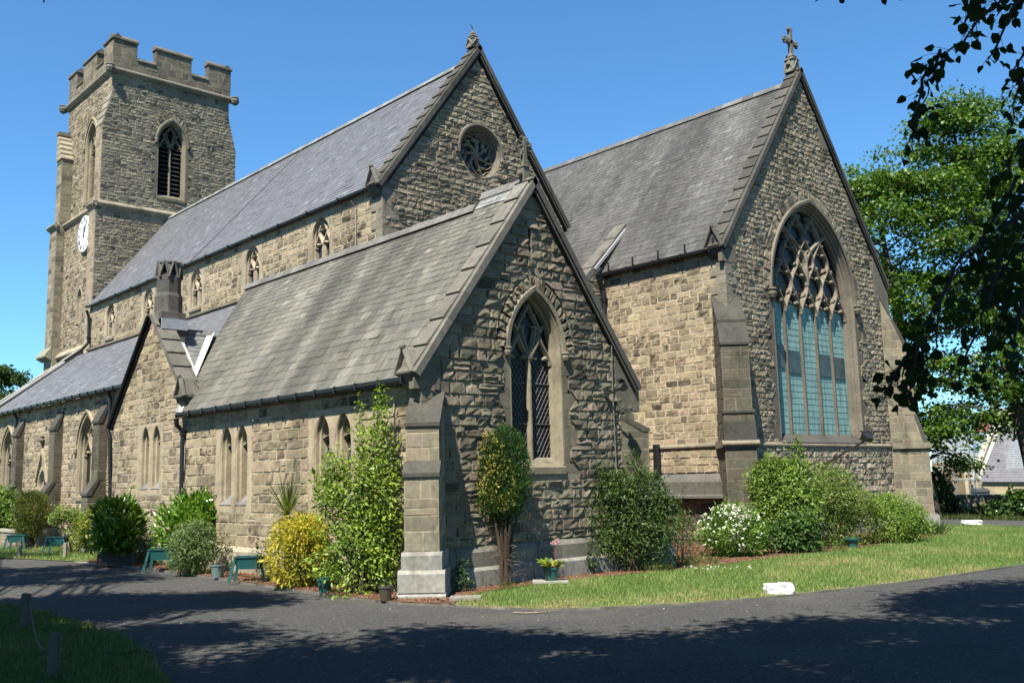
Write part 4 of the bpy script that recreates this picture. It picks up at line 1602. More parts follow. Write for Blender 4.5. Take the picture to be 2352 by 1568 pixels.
drainpipe([(-35.0, NY0 - .3, neave - .1), (-35.05, NY0 - .15, neave - .45), (-35.05, NY0 - .13, 9.95), (-35.3, NY0 - .4, 9.55), (-35.9, NY0 - 1.0, 9.0)], .075, [(-35.05, NY0 - .13, 11.2), (-35.05, NY0 - .13, 10.2)])

# ------------------------------------------------------------------ SMALL CROSS GABLE with chimney
TX, TZ = -14.95, 8.0
TL, TRr = -18.2, -12.3


def tout(z):
    l = TL if z <= 4.6 else TL + (z - 4.6) / (TZ - 4.6) * (TX - TL)
    rr = TRr if z <= 4.95 else TRr + (z - 4.95) / (TZ - 4.95) * (TX - TRr)
    return (l, rr) if z < TZ - .05 else None


masonry('gable_wall', church, (0, -.02, 0), XA, -YA, region(tout, [hole_rect(-14.84 - 1.08, -14.84 + 1.08, 2.05, 4.42)]), .62, TZ - .1, (.2, .3), (.28, .7), .022, .013, 6, 5, BUFF, 43, split=.1, breaks=(2.05, 4.42),
        label='small pale cross gable with paired lancets below the chimney')
lancet_pair(-14.84, -.02, 2.28, 3.75, .33, .345, .22, church, 47, pw=1.08, ztop=4.42, zbot=2.05)
masonry('wall', church, (TL, 0, 0), YA, -XA, region(rect(0, 1.2)), -.3, 5.0, pal=BUFF, seed=44)
mb = MB()
for j in range(8):
    x0 = TL - .1 + j * .75
    mb.prism([(0, -.3), (.16, -.3), (.16, .5), (.03, .62), (0, .62)], V3(0, -.02, 0), -YA, ZA, XA, x0, x0 + .735, np.array((.25, .22, .165)) * rng0.normal(1, .08))
build('plinth', mb, M['ashlar'], church, fix=True)


def rake_x(x0, z0, x1, z1, y0, y1, th, n, tint, lap=.05):
    mb = MB()
    e = V3(x1 - x0, 0, z1 - z0)
    L = np.linalg.norm(e)
    e /= L
    nn = np.cross(e, YA)
    nn = nn if nn[2] > 0 else -nn
    O = V3(x0, 0, z0)
    for i in range(n):
        a, b = L * i / n, L * (i + 1) / n - .012
        t = np.array(tint) * rng0.normal(1, .08)
        X0, X1 = YA * y0, YA * y1
        p0, p1 = O + e * a, O + e * b
        q = [p0 + X0 - nn * th, p0 + X1 - nn * th, p1 + X1 - nn * th, p1 + X0 - nn * th, p0 + X0 + nn * lap, p0 + X1 + nn * lap, p1 + X1, p1 + X0]
        mb.add(q, [(0, 3, 2, 1), (4, 5, 6, 7), (0, 1, 5, 4), (1, 2, 6, 5), (2, 3, 7, 6), (3, 0, 4, 7)], t)
    return mb


build('coping', rake_x(-12.05, 5.15, TX + .1, TZ + .12, -.14, .5, .15, 6, STONE_G * 1.0), M['ashlar'], church, fix=True)
build('coping', rake_x(TL - .25, 4.45, TX - .02, TZ + .12, -.1, .5, .12, 5, (.06, .058, .055), .01), M['ashlar'], church, fix=True)
mb = MB()
mb.tube([(TL - .27, -.16, 4.45), (TX - .1, -.16, TZ + .06)], .07, 8, (.013, .013, .014))
mb.tube([(TL - .25, -.16, 4.45), (TL - .14, -.1, 4.1), (TL - .12, .06, 0.1)], .075, 9, (.013, .013, .014))
mb.lathe((TL - .12, .0, 2.35), [(.075, -.07), (.11, -.05), (.11, .05), (.075, .07)], 9, (.012, .012, .013))
build('drainpipe', mb, M['metal'], church)
kn = MB()
kneeler(-.22, 5.08, -12.28, 1, STONE_G * .9, sz=.6)
# its east roof slope, ridge and the white lead valley against the vestry roof
rz_ = 7.62
est = (rz_ - 4.45) / 2.85
ed = V3(-1, 0, est) / math.hypot(1, est)
en = V3(est, 0, 1) / math.hypot(1, est)
el_ = 2.85 * math.hypot(1, est)


def espan(v):
    z = 4.45 + v * ed[2]
    return (.45, (z - veave) / vs - .3 + .03)


slates('roof', (-12.1, 0, 4.47), YA, ed, en, espan, el_, .27, .2, .34, .3, ((.25, .265, .245), (.2, .21, .195)), 'slate_old', 141)
mb = MB()
mb.quad((-12.1, .3, 4.42), (-14.95, .3, rz_ - .05), (-14.95, 2.9, rz_ - .05), (-12.1, 2.9, 4.42), (.1, .1, .1))
mb.quad((-18.2, .3, 4.42), (-14.95, .3, rz_ - .05), (-14.95, 2.9, rz_ - .05), (-18.2, 2.9, 4.42), (.1, .1, .1))
build('roof_deck', mb, M['slate'], church)
ridge_tiles((-14.95, .7, rz_), (-14.95, 2.15, rz_), (.17, .165, .15), .48, .16, .16, 142, ya=XA)
mb = MB()
a_ = V3(-12.1, -.28, 4.50)
b_ = V3(-14.85, 2.04, 7.6)
w_ = V3(.26, .10, .22)
mb.quad(a_, a_ + V3(.2, 0, .03), b_ + V3(.28, -.02, .05), b_, (.52, .53, .54))
mb.quad(a_, b_, b_ + V3(-.03, -.16, .02), a_ + V3(-.02, -.1, .05), (.44, .45, .46))
mb.quad((-12.0, .5, 4.7), (-14.95, .5, 7.9), (-14.9, .82, 7.75), (-11.95, .8, 4.6), (.5, .51, .52))
build('flashing', mb, M['lead'], church)
# octagonal chimney
cc = V3(-14.78, .42, 0)
mb = MB()
tch = np.array((.10, .094, .08))
ph = math.pi / 8
mb.box(cc + V3(-.46, -.42, 6.6), V3(.92, 0, 0), V3(0, .84, 0), ZA * 1.55, tch * 1.05)
# chamfered stops between square base and octagon
mb.lathe(cc + ZA * 8.1, [(.52, -.25), (.455, .1), (.455, .62), (.42, .70), (.40, .74)], 8, tch * 1.15, ph)
mb.lathe(cc + ZA * 8.84, [(.395, 0), (.395, .42), (.40, .43), (.40, .60), (.36, .62)], 8, tch * .95, ph)
mb.lathe(cc + ZA * 9.40, [(.36, 0), (.38, .08), (.30, .12), (.30, .5), (.0, .5)], 8, tch * .5, ph)
for k in range(8):
    a = math.pi / 4 * k
    d = V3(math.cos(a), math.sin(a), 0)
    t = V3(-math.sin(a), math.cos(a), 0)
    Oo = cc + ZA * 9.38 + d * .36
    for sg in (-1, 1):
        bar2d(mb, Oo, t, d, [(sg * .17, -.02), (sg * .02, .50)], .075, -.05, .07, tch * rng0.normal(1.25, .1))
    aa = a + math.pi / 8
    d2, t2 = V3(math.cos(aa), math.sin(aa), 0), V3(-math.sin(aa), math.cos(aa), 0)
    Oc = cc + d2 * .40
    mb.add([Oc + ZA * 9.36, Oc - t2 * .17 + ZA * 9.88 - d2 * .02, Oc + t2 * .17 + ZA * 9.88 - d2 * .02, Oc - d2 * .12 + ZA * 9.7], [(0, 2, 1), (0, 1, 3), (0, 3, 2), (1, 2, 3)], tch * rng0.normal(1.5, .12))
    mb.lathe(Oo + ZA * .5 + d * .03, [(.01, -.05), (.05, -.03), (.055, .04), (.01, .07)], 6, tch)
mb.lathe(cc + ZA * 9.86, [(.36, 0), (.425, .0), (.43, .05), (.36, .09), (.33, .05)], 8, tch * 1.3, ph)
build('chimney', mb, M['ashlar'], church, fix=True, label='octagonal sooty stone chimney with zigzag crown')
mb = MB()
mb.box(cc + V3(.1, -.42, 7.55), V3(.42, 0, 0), V3(0, .9, 0), ZA * .35, (.35, .37, .4))
build('flashing', mb, M['lead'], church)

# ------------------------------------------------------------------ finials
def finial_cross(p, tint, kind, sc=1.0):
    mb = MB()
    p = np.asarray(p, float)
    t = np.array(tint)
    if kind == 'foliate':      # vestry: shaft with a wheel of curled leaves
        mb.cbox(p + ZA * .0, .26, .32, .7, t)
        for sg in (-1, 1):
            mb.lathe(p + V3(0, sg * .28, .05), [(.02, -.1), (.1, -.06), (.12, .03), (.06, .1), (.01, .12)], 8, t)
        mb.cbox(p + ZA * .38, .34, .38, .07, t * 1.1)
        mb.prism([(-.1, 0), (.1, 0), (.07, 1.15), (-.07, 1.15)], p + ZA * .4, YA, ZA, XA, -.08, .08, t)
        c = p + ZA * 1.22
        for k in range(8):
            a = k * math.pi / 4 + .1
            d = V3(0, math.cos(a), math.sin(a))
            s_ = V3(0, -math.sin(a), math.cos(a))
            pts = [c + d * q * .42 + s_ * w for q, w in ((.15, 0), (.6, .02), (.95, .09), (.85, .17), (.62, .15))]
            mb.tube(pts, [.05, .055, .06, .05, .02], 6, t * rng0.normal(1, .12))
        for k in range(4):
            a = k * math.pi / 2
            d = V3(0, math.cos(a), math.sin(a))
            mb.tube([c, c + d * .42], [.07, .03], 6, t)
    elif kind == 'cross':
        mb.prism([(-.34, 0), (.34, 0), (.2, .55), (.2, .62), (-.2, .62), (-.2, .55)], p - ZA * .2, YA, ZA, XA, -.24, .24, t)
        for sg in (-1, 1):
            bar2d(mb, p + XA * .2, YA, XA, [(sg * .3, -.12), (0, .36)], .08, -.02, .08, t * 1.1)
            bar2d(mb, p - YA * .24, XA, -YA, [(sg * .22, -.12), (0, .36)], .08, -.02, .08, t * 1.1)
            mb.lathe(p + V3(0, sg * .33, .18), [(.02, -.08), (.09, -.03), (.08, .06), (.01, .1)], 8, t)
        for z, w in ((.42, .5), (.58, .36)):
            mb.lathe(p + ZA * z, [(w * .38, -.05), (w * .74, 0), (w * .74, .05), (w * .4, .14)], 4, t * 1.1, math.pi / 4)
        mb.prism([(-.11, .7), (.11, .7), (.065, 1.95), (-.065, 1.95)], p, YA, ZA, XA, -.08, .08, t)
        mb.prism([(-.50, 1.24), (.50, 1.24), (.50, 1.40), (-.50, 1.40)], p, YA, ZA, XA, -.08, .08, t)
        for dy, dz in ((-.5, 1.32), (.5, 1.32), (0, 1.93)):
            q = p + V3(0, dy, dz)
            if dy:
                for e in (-.12, .12):
                    mb.lathe(q + ZA * e, [(.01, -.07), (.08, -.03), (.08, .03), (.01, .08)], 7, t)
                mb.lathe(q + YA * (.07 if dy > 0 else -.07), [(.01, -.08), (.08, -.03), (.08, .03), (.01, .08)], 7, t)
            else:
                for e in (-.12, .12):
                    mb.lathe(q + YA * e, [(.01, -.07), (.08, -.03), (.08, .03), (.01, .08)], 7, t)
                mb.lathe(q + ZA * .1, [(.06, -.08), (.08, -.03), (.06, .05), (.01, .09)], 7, t)
        for dy, dz in ((-.22, 1.2), (.22, 1.2), (-.2, 1.44), (.2, 1.44)):
            mb.lathe(p + V3(0, dy, dz), [(.01, -.06), (.06, -.02), (.06, .03), (.01, .06)], 6, t)
    else:
        mb.prism([(-.26, 0), (.26, 0), (.17, .36), (-.17, .36)], p - ZA * .2, YA, ZA, XA, -.2, .2, t)
        for sg in (-1, 1):
            bar2d(mb, p + XA * .17, YA, XA, [(sg * .24, -.14), (0, .2)], .07, -.02, .07, t * 1.1)
            bar2d(mb, p - YA * .2, XA, -YA, [(sg * .2, -.14), (0, .2)], .07, -.02, .07, t * 1.1)
        for z, w in ((.2, .4), (.34, .3), (.47, .2)):
            mb.lathe(p + ZA * z, [(w * .4, -.05), (w * .74, 0), (w * .72, .04), (w * .38, .11)], 4, t * 1.05, math.pi / 4)
        mb.tube([p + ZA * .52, p + ZA * .72], [.06, .03], 6, t)
        mb.tube([p + ZA * .7, p + V3(0, -.05, .8), p + V3(0, -.14, .86)], [.03, .02, .008], 5, (.05, .05, .05))
    mb.v = [p + (v - p) * sc for v in mb.v]
    return build('finial', mb, M['ashlar'], church)


finial_cross((-.2, VYM, VR + .08), (.16, .148, .105), 'foliate', .64)
finial_cross((CX - .25, CYM, CR + .02), (.175, .168, .128), 'cross', .87)
finial_cross((NX - .22, NYM, NR + .12), (.185, .178, .135), 'stump', .85)
# ================================================================== TOWER (part of the church)
TXE, TXW = -35.41, -42.7
TY0, TY1 = 5.45, 12.36
TYM = (TY0 + TY1) / 2
ZST, ZPA, ZME, ZCR = 17.75, 25.6, 27.6, 26.6
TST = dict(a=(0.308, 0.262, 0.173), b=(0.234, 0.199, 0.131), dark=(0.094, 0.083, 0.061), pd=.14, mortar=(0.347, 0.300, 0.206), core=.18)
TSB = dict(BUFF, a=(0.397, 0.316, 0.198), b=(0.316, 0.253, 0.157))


def tE(z):
    if z < ZST: return (4.78, 13.0)
    if z < 22.3: return (4.97, 12.85)
    k = min(1, (z - 22.3) / 2.1)
    return (4.97 + (TY0 - 4.97) * k, 12.85 + (TY1 - 12.85) * k)


BW = dict(s0=8.93, a=.80, c=.62, zb=18.75, zs=22.0)
rv = np.random.default_rng(66)
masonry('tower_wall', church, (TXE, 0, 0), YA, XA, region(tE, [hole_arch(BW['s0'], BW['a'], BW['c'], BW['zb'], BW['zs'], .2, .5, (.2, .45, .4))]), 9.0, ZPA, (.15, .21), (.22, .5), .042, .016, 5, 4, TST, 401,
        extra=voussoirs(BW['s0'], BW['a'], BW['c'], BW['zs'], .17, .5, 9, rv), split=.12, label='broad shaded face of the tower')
two_light('belfry_window', (TXE, 0, 0), YA, XA, BW['s0'], BW['a'], BW['c'], BW['zb'], BW['zs'], church, 402, (.22, .19, .13), fw=.06, step=(.2, .45, .4), dep=.34, mul=.16, louvre=True)
# south face
SB = dict(s0=-38.45, a=.85, c=.66, zb=18.75, zs=22.0)
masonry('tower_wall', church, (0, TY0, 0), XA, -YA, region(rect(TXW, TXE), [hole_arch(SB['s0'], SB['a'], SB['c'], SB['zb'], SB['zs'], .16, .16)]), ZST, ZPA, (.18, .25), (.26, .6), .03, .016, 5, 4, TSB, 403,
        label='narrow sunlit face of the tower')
two_light('belfry_window', (0, TY0, 0), XA, -YA, SB['s0'], SB['a'], SB['c'], SB['zb'], SB['zs'], church, 404, (.32, .265, .17), fw=.16, dep=.34, mul=.16, louvre=True)
masonry('tower_wall', church, (0, 5.12, 0), XA, -YA, region(rect(TXW - .3, TXE), [hole_arch(-38.4, .38, .25, 11.5, 12.9, .1, .1)]), 9.0, ZST, (.18, .25), (.26, .6), .03, .016, 5, 4, TSB, 405)
mb = MB()
ring_loft(mb, V3(0, 5.12, 0), XA, -YA, -38.4, [(-.1, -.02), (-.1, .03), (0, .03), (.05, -.1), (.1, -.16), (.12, -.4)], .38, .25, 11.5, 12.9, rng0, (.40, .33, .215))
sw = build('window', mb, M['ashlar'], church)
gl = MB()
lancet_glass(gl, V3(0, 5.12, 0), XA, -YA, -38.4, .28, .25, 11.5, 12.9, -.3)
build('glass', gl, M['glass_dark'], sw)
# corner buttresses on the south side
mb = MB()
core = np.array(TSB['mortar']) * .8
for (x0, x1, y, z0, z1) in ((-36.35, TXE + .0, 4.97, ZST, 22.3), (-36.4, TXE + .0, 4.78, 9.0, ZST)):
    mb.box((x0, y + .002, z0), (x1 - x0, 0, 0), (0, 1.0, 0), (0, 0, z1 - z0), core)
    masonry('', None, (0, y, 0), XA, -YA, rect(x0, x1), z0, z1, (.26, .34), (.4, .7), .012, .01, 4, 4, dict(TSB, a=(.34, .275, .175)), 410 + int(z0), mb=mb, patch=False, split=0)
# stepped weatherings
for k in range(4):
    y0 = 4.97 + .12 * k
    mb.prism([(0, 0), (0, .06), (.16, .52), (.6, .52), (.6, 0)], V3(0, y0 - .03, 22.28 + k * .5), YA, ZA, XA, -36.35 - .0, TXE + .02 - .002 * k, np.array((.30, .27, .205)) * rng0.normal(1, .08))
    mb.prism([(0, 0), (0, .06), (.16, .52), (.6, .52), (.6, 0)], V3(0, 12.85 - .12 * k + .03, 22.28 + k * .5), -YA, ZA, XA, -36.35, TXE - .01 - .002 * k, np.array((.24, .21, .16)) * rng0.normal(1, .08))
mb.box((-36.35, 12.0, 9), (.93, 0, 0), (0, .84, 0), (0, 0, 13.3), core)
build('buttress', mb, M['ashlar'], church)
# south west clasping block with a pent top
mb = MB()
for (x0, x1, y0, y1, z0, z1) in ((-42.4, -41.55, 4.8, 6.0, ZST, 21.9), (-42.6, -41.4, 4.62, 6.2, 10.4, ZST)):
    mb.box((x0, y0 + .002, z0), (x1 - x0 - .002, 0, 0), (0, y1 - y0, 0), (0, 0, z1 - z0), core)
    masonry('', None, (0, y0, 0), XA, -YA, rect(x0, x1), z0, z1, (.26, .34), (.4, .8), .012, .01, 4, 4, dict(TST, pd=.2), 420 + int(z0), mb=mb, patch=False, split=0)
    masonry('', None, (x1, 0, 0), YA, XA, rect(y0, y1), z0, z1, (.26, .34), (.3, .7), .012, .01, 4, 4, dict(TST, pd=.2), 430 + int(z0), mb=mb, patch=False, split=0)
for k in range(5):
    mb.prism([(0, -.02), (.0, .06), (-.2, .34), (-.95 + .14 * k, .34), (-.95 + .14 * k, -.02)], V3(-41.48 - .14 * k, 0, 21.9 + .33 * k), XA, ZA, YA, 4.74, 5.5, np.array((.36, .31, .205)) * rng0.normal(1, .06))
mb.box((-42.5, 4.7, 23.5), (.4, 0, 0), (0, .7, 0), (0, 0, .22), (.2, .18, .14))
build('buttress', mb, M['ashlar'], church)
# string courses
prof = [(0, -.22), (.06, -.2), (.2, -.06), (.2, 0), (0, .2)]
mb = MB()
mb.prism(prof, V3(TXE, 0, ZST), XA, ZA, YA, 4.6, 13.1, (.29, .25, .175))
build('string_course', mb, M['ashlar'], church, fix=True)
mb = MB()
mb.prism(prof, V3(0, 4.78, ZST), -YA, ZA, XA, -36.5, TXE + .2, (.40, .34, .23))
build('string_course', mb, M['ashlar'], church, fix=True)
mb = MB()
mb.prism(prof, V3(0, 5.12, ZST), -YA, ZA, XA, -42.2, -36.5, (.40, .34, .23))
build('string_course', mb, M['ashlar'], church, fix=True)
mb = MB()
mb.prism(prof, V3(0, 4.62, ZST), -YA, ZA, XA, -42.75, -41.3, (.3, .31, .21))
build('string_course', mb, M['ashlar'], church, fix=True)
mb = MB()
mb.prism([(0, -.3), (.35, -.1), (.35, 0), (0, .5)], V3(0, 4.62, 10.0), -YA, ZA, XA, -43.0, -41.3, (.3, .31, .21))
build('string_course', mb, M['ashlar'], church, fix=True)
mb = MB()
mb.prism([(0, -.3), (.3, -.1), (.3, 0), (0, .3)], V3(0, 5.12, 9.9), -YA, ZA, XA, -42, -36.5, (.36, .31, .21))
build('string_course', mb, M['ashlar'], church, fix=True)
mb = MB()
mb.prism([(0, -.28), (.1, -.24), (.24, -.08), (.24, .0), (.06, .12), (0, .12)], V3(TXE, 0, ZPA), XA, ZA, YA, TY0 - .28, TY1 + .28, (.24, .215, .16))
build('string_course', mb, M['ashlar'], church, fix=True)
mb = MB()
mb.prism([(0, -.28), (.1, -.24), (.24, -.08), (.24, .0), (.06, .12), (0, .12)], V3(0, TY0, ZPA), -YA, ZA, XA, TXW - .28, TXE + .24, (.30, .265, .19))
build('string_course', mb, M['ashlar'], church, fix=True)

# carved heads under the parapet
for p in (V3(TXE + .25, TY0 - .25, ZPA - .1), V3(TXE + .25, TY1 + .28, ZPA - .12), V3(TXW - .28, TY0 - .28, ZPA - .1)):
    mb = MB()
    mb.lathe(p - ZA * .2, [(.05, -.1), (.2, .0), (.26, .18), (.2, .3), (.24, .36), (.1, .46)], 9, (.16, .145, .11))
    build('gargoyle', mb, M['ashlar'], church)
# battlements
mb = MB()
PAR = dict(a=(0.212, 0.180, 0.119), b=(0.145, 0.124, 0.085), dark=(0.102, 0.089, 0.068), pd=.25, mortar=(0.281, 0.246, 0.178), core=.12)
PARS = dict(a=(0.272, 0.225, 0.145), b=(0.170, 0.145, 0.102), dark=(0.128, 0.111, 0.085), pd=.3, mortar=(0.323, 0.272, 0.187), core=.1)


def battle(axis, fixed, out, spans, lo, hi, pal, seed, dark=1.0):
    S = YA if axis == 'Y' else XA
    O = V3(fixed, 0, 0) if axis == 'Y' else V3(0, fixed, 0)
    th = .42
    mb.box(O + S * lo - out * .004 + ZA * ZPA, S * (hi - lo), -out * th, ZA * (ZCR - .22 - ZPA), np.array(pal['mortar']) * .85)
    masonry('', None, O, S, out, rect(lo, hi), ZPA + .1, ZCR - .22, (.24, .32), (.35, .75), .014, .01, 4, 4, pal, seed, mb=mb, patch=False, split=0)
    cap = np.array((.17, .155, .12)) * dark
    # crenel copings
    ed = [lo] + [q for s in spans for q in s] + [hi]
    for i in range(0, len(ed), 2):
        a, b = ed[i], ed[i + 1]
        if b - a > .05:
            mb.prism([(.07, ZCR - .22), (.07, ZCR - .14), (-th * .5, ZCR + .06), (-th - .07, ZCR - .14), (-th - .07, ZCR - .22)], O, out, ZA, S, a, b, cap)
    for k, (a, b) in enumerate(spans):
        mb.box(O + S * a - out * .004 + ZA * (ZCR - .22), S * (b - a), -out * th, ZA * (ZME - ZCR), np.array(pal['mortar']) * .85)
        masonry('', None, O, S, out, rect(a, b), ZCR - .22, ZME - .22, (.24, .32), (.35, .75), .014, .01, 4, 4, pal, seed + k + 1, mb=mb, patch=False, split=0)
        mb.box(O + S * (a - .001) - out * th * .99 + ZA * (ZCR - .22), -S * .012, out * th * .98, ZA * (ZME - ZCR), np.array(pal['b']) * .9)
        mb.box(O + S * (b + .001) - out * th * .99 + ZA * (ZCR - .22), S * .012, out * th * .98, ZA * (ZME - ZCR), np.array(pal['b']) * .9)
        mb.prism([(.08, ZME - .22), (.08, ZME - .12), (-.02, ZME - .08), (-th * .5, ZME + .12), (-th - .08, ZME - .12), (-th - .08, ZME - .22)], O, out, ZA, S, a - .08, b + .08, cap * .9)


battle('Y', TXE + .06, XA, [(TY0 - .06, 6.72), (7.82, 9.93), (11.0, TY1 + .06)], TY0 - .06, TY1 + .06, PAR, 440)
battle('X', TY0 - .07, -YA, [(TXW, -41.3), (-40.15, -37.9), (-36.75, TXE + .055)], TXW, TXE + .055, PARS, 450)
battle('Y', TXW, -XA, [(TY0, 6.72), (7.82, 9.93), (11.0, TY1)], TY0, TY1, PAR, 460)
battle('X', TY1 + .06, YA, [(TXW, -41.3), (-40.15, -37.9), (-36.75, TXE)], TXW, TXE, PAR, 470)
build('battlement', mb, M['ashlar'], church, fix=True)
mb = MB()
mb.box((TXW, TY0, ZPA - .1), (TXE - TXW, 0, 0), (0, TY1 - TY0, 0), (0, 0, .1), (.2, .2, .2))
mb.box((TXW, TY0 + .02, 9), (.3, 0, 0), (0, TY1 - TY0 - .04, 0), (0, 0, ZPA - 9.2), (.3, .26, .18))
mb.box((TXW, TY1 - .2, 0), (TXE - TXW - .05, 0, 0), (0, .2, 0), (0, 0, ZPA - .2), (.3, .26, .18))
mb.box((TXW - .4, 5.3, -.3), (TXE - TXW + .2, 0, 0), (0, TY1 - 5.4, 0), (0, 0, 9.9), (.33, .28, .19))
mb.box((-42.75, 4.65, -.3), (1.5, 0, 0), (0, 1.6, 0), (0, 0, 10.7), (.33, .28, .19))
build('tower_core', mb, M['ashlar'], church)
# clock
ck = at(195, 537, 'Y', 5.0)
R_ = 1.03
O, S, NN = V3(ck[0], 5.05, ck[2]), XA, -YA
mb = MB()
for r0, r1, y0, y1, t in ((0, R_, .1, .1, (.80, .80, .79)), (R_, R_, .1, -.1, (.6, .6, .6))):
    for i in range(40):
        a0, a1 = 2 * math.pi * i / 40, 2 * math.pi * (i + 1) / 40
        q = lambda r, y, a: O + S * r * math.sin(a) + ZA * r * math.cos(a) + NN * y
        mb.quad(q(r0, y0, a0), q(r0, y0, a1), q(r1, y1, a1), q(r1, y1, a0), t)
clock = build('clock_face', mb, M['plain'], church, label='white tower clock dial with black numerals')
mb = MB()
ROM = ['XII', 'I', 'II', 'III', 'IIII', 'V', 'VI', 'VII', 'VIII', 'IX', 'X', 'XI']
for h, s in enumerate(ROM):
    a = h * math.pi / 6
    er, et = S * math.sin(a) + ZA * math.cos(a), S * math.cos(a) - ZA * math.sin(a)
    wd = {'I': .055, 'V': .12, 'X': .13}
    x = -sum(wd[c] for c in s) / 2
    for c in s:
        w = wd[c]
        lines = {'I': [((.5, 0), (.5, 1))], 'V': [((.1, 1), (.5, 0)), ((.9, 1), (.5, 0))], 'X': [((.1, 0), (.9, 1)), ((.1, 1), (.9, 0))]}[c]
        for (ax_, ay_), (bx_, by_) in lines:
            bar2d(mb, O, S, NN, [((x + w * ax_) * (et @ S) + (.68 + .24 * ay_) * R_ * (er @ S), (x + w * ax_) * (et @ ZA) + (.68 + .24 * ay_) * R_ * (er @ ZA)),
                                 ((x + w * bx_) * (et @ S) + (.68 + .24 * by_) * R_ * (er @ S), (x + w * bx_) * (et @ ZA) + (.68 + .24 * by_) * R_ * (er @ ZA))], .034, .098, .106, (.015, .015, .02), .9)
        x += w
build('numerals', mb, M['plain'], clock)
for ang, ln, w in ((math.radians(1), .5, .1), (math.radians(32), .86, .06)):
    mb = MB()
    d = (math.sin(ang), math.cos(ang))
    bar2d(mb, O, S, NN, [(-d[0] * .2, -d[1] * .2), (d[0] * ln * .6, d[1] * ln * .6), (d[0] * ln, d[1] * ln)], w, .112, .13, (.01, .01, .02), .9, w * .35)
    build('clock_hand', mb, M['plain'], clock)
# ================================================================== GROUND
def groundmat(name, c1, c2, scale, bs, bd, rough=.95, speck=None, c3=None, s3=.5):
    m, t, b = newmat(name)
    v = coords(t)
    k7 = lambda c: tuple(x * ALB for x in c)
    c1, c2 = k7(c1), k7(c2)
    c3 = k7(c3) if c3 else None
    c = ramp(t, noise(t, v, scale, 6, .7), [(.3, c1), (.7, c2)])
    if c3:
        f = ramp(t, noise(t, v, s3, 4, .6), [(.48, (0, 0, 0)), (.66, (1, 1, 1))])
        c = mix(t, c, c3, f, 'MIX')
    if speck:
        vo = N(t, "ShaderNodeTexVoronoi")
        vo.inputs['Scale'].default_value = speck[0]
        t.links.new(v, vo.inputs['Vector'])
        sp = ramp(t, vo.outputs['Distance'], [(.0, speck[2]), (speck[1], (1, 1, 1))])
        g = N(t, "ShaderNodeMix", data_type='RGBA', blend_type='MULTIPLY')
        g.inputs[0].default_value = 1
        t.links.new(c, g.inputs[6])
        cc = ramp(t, vo.outputs['Color'], [(0, (.55,) * 3), (.8, (1.15,) * 3), (.97, (1.5,) * 3), (1, (3.2, 3.1, 2.9))])
        t.links.new(cc, g.inputs[7])
        c = g.outputs[2]
    t.links.new(c, b.inputs['Base Color'])
    b.inputs['Roughness'].default_value = rough
    b.inputs['Specular IOR Level'].default_value = .06
    bump(t, b, noise(t, v, scale * 1.3, 5, .8), bs, bd)
    return m


M['asphalt'] = groundmat("asphalt", (.062, .062, .062), (.122, .122, .119), 24, 1.0, .03, .9, (38, .5, (.5, .5, .5)), (.115, .111, .105), .35)
M['lawn'] = groundmat("lawn_soil", (.09, .13, .03), (.17, .20, .07), 9, .8, .03, .95, None, (.20, .175, .075), .45)
M['mulch'] = groundmat("bark_mulch", (.10, .052, .035), (.27, .145, .10), 22, 1, .04, .95, (26, .6, (.5, .4, .35)))
M['path'] = groundmat("worn_paving", (.22, .205, .17), (.32, .30, .25), 8, .4, .01)
M['field'] = groundmat("rough_grass", (.035, .055, .014), (.075, .10, .03), 3, .8, .05)


def sheet(name, pts, z, mat, kind='structure', parent=None):
    mb = MB()
    mb.add([(p[0], p[1], z) for p in pts], [tuple(range(len(pts)))])
    o = build(name, mb, M[mat])
    bm = bmesh.new()
    bm.from_mesh(o.data)
    for f in bm.faces:
        if f.normal.z < 0: f.normal_flip()
    bmesh.ops.triangulate(bm, faces=bm.faces)
    bm.to_mesh(o.data)
    bm.free()
    o['kind'] = kind
    return o


def smooth(pts, it=2):
    pts = [np.asarray(p[:2], float) for p in pts]
    for _ in range(it):
        q = [pts[0]]
        for a, b in zip(pts[:-1], pts[1:]):
            q += [a * .75 + b * .25, a * .25 + b * .75]
        q.append(pts[-1])
        pts = q
    return pts


G = lambda *l: [gp(*q)[:2] for q in l]
sheet('ground', [(-900, -900), (900, -900), (900, 900), (-900, 900)], -.2, 'field')
sheet('road', [(-70, -60), (60, -60), (60, 33.0), (-8, 33.9), (-8, 6), (-70, 6)], GZ, 'asphalt')
KL = smooth(G((200, 1291), (225, 1297), (300, 1303), (420, 1318), (560, 1340), (640, 1352), (800, 1375), (905, 1388), (1040, 1393)))
KR = smooth(G((1040, 1393), (1180, 1400), (1300, 1402), (1500, 1393), (1700, 1380), (1900, 1359), (2100, 1336), (2352, 1298)) + [V3(7.95, 16, 0), V3(7.2, 23, 0), V3(4.5, 27, 0), V3(2, 28.1, 0)])
bedR = G((1040, 1393), (1075, 1371), (1180, 1352), (1400, 1327), (1560, 1312), (1760, 1287), (2000, 1257), (2110, 1240)) + [V3(1.6, 21.5, 0), V3(.4, 25.2, 0), V3(-1.6, 27.5, 0)]
bedR = smooth(bedR, 2)
LZ = GZ + .035
BZ = GZ + .055
lawnR = KR + [np.array(p) for p in ((-2.1, 28.8), (-1.6, 27.5))] + bedR[::-1][1:]
sheet('lawn', lawnR, LZ, 'lawn')
sheet('flower_bed', bedR + [np.array(p) for p in ((-1.9, 27.5), (-1.9, 14.4), (-9, 14.4), (-9, 6.9), (0, 6.9), (0, -.2))], BZ, 'mulch')
sheet('flower_bed', KL + [np.array(p) for p in ((0, 0), (-12, 0), (-18.2, 0), (-18.4, .3))], BZ, 'mulch')
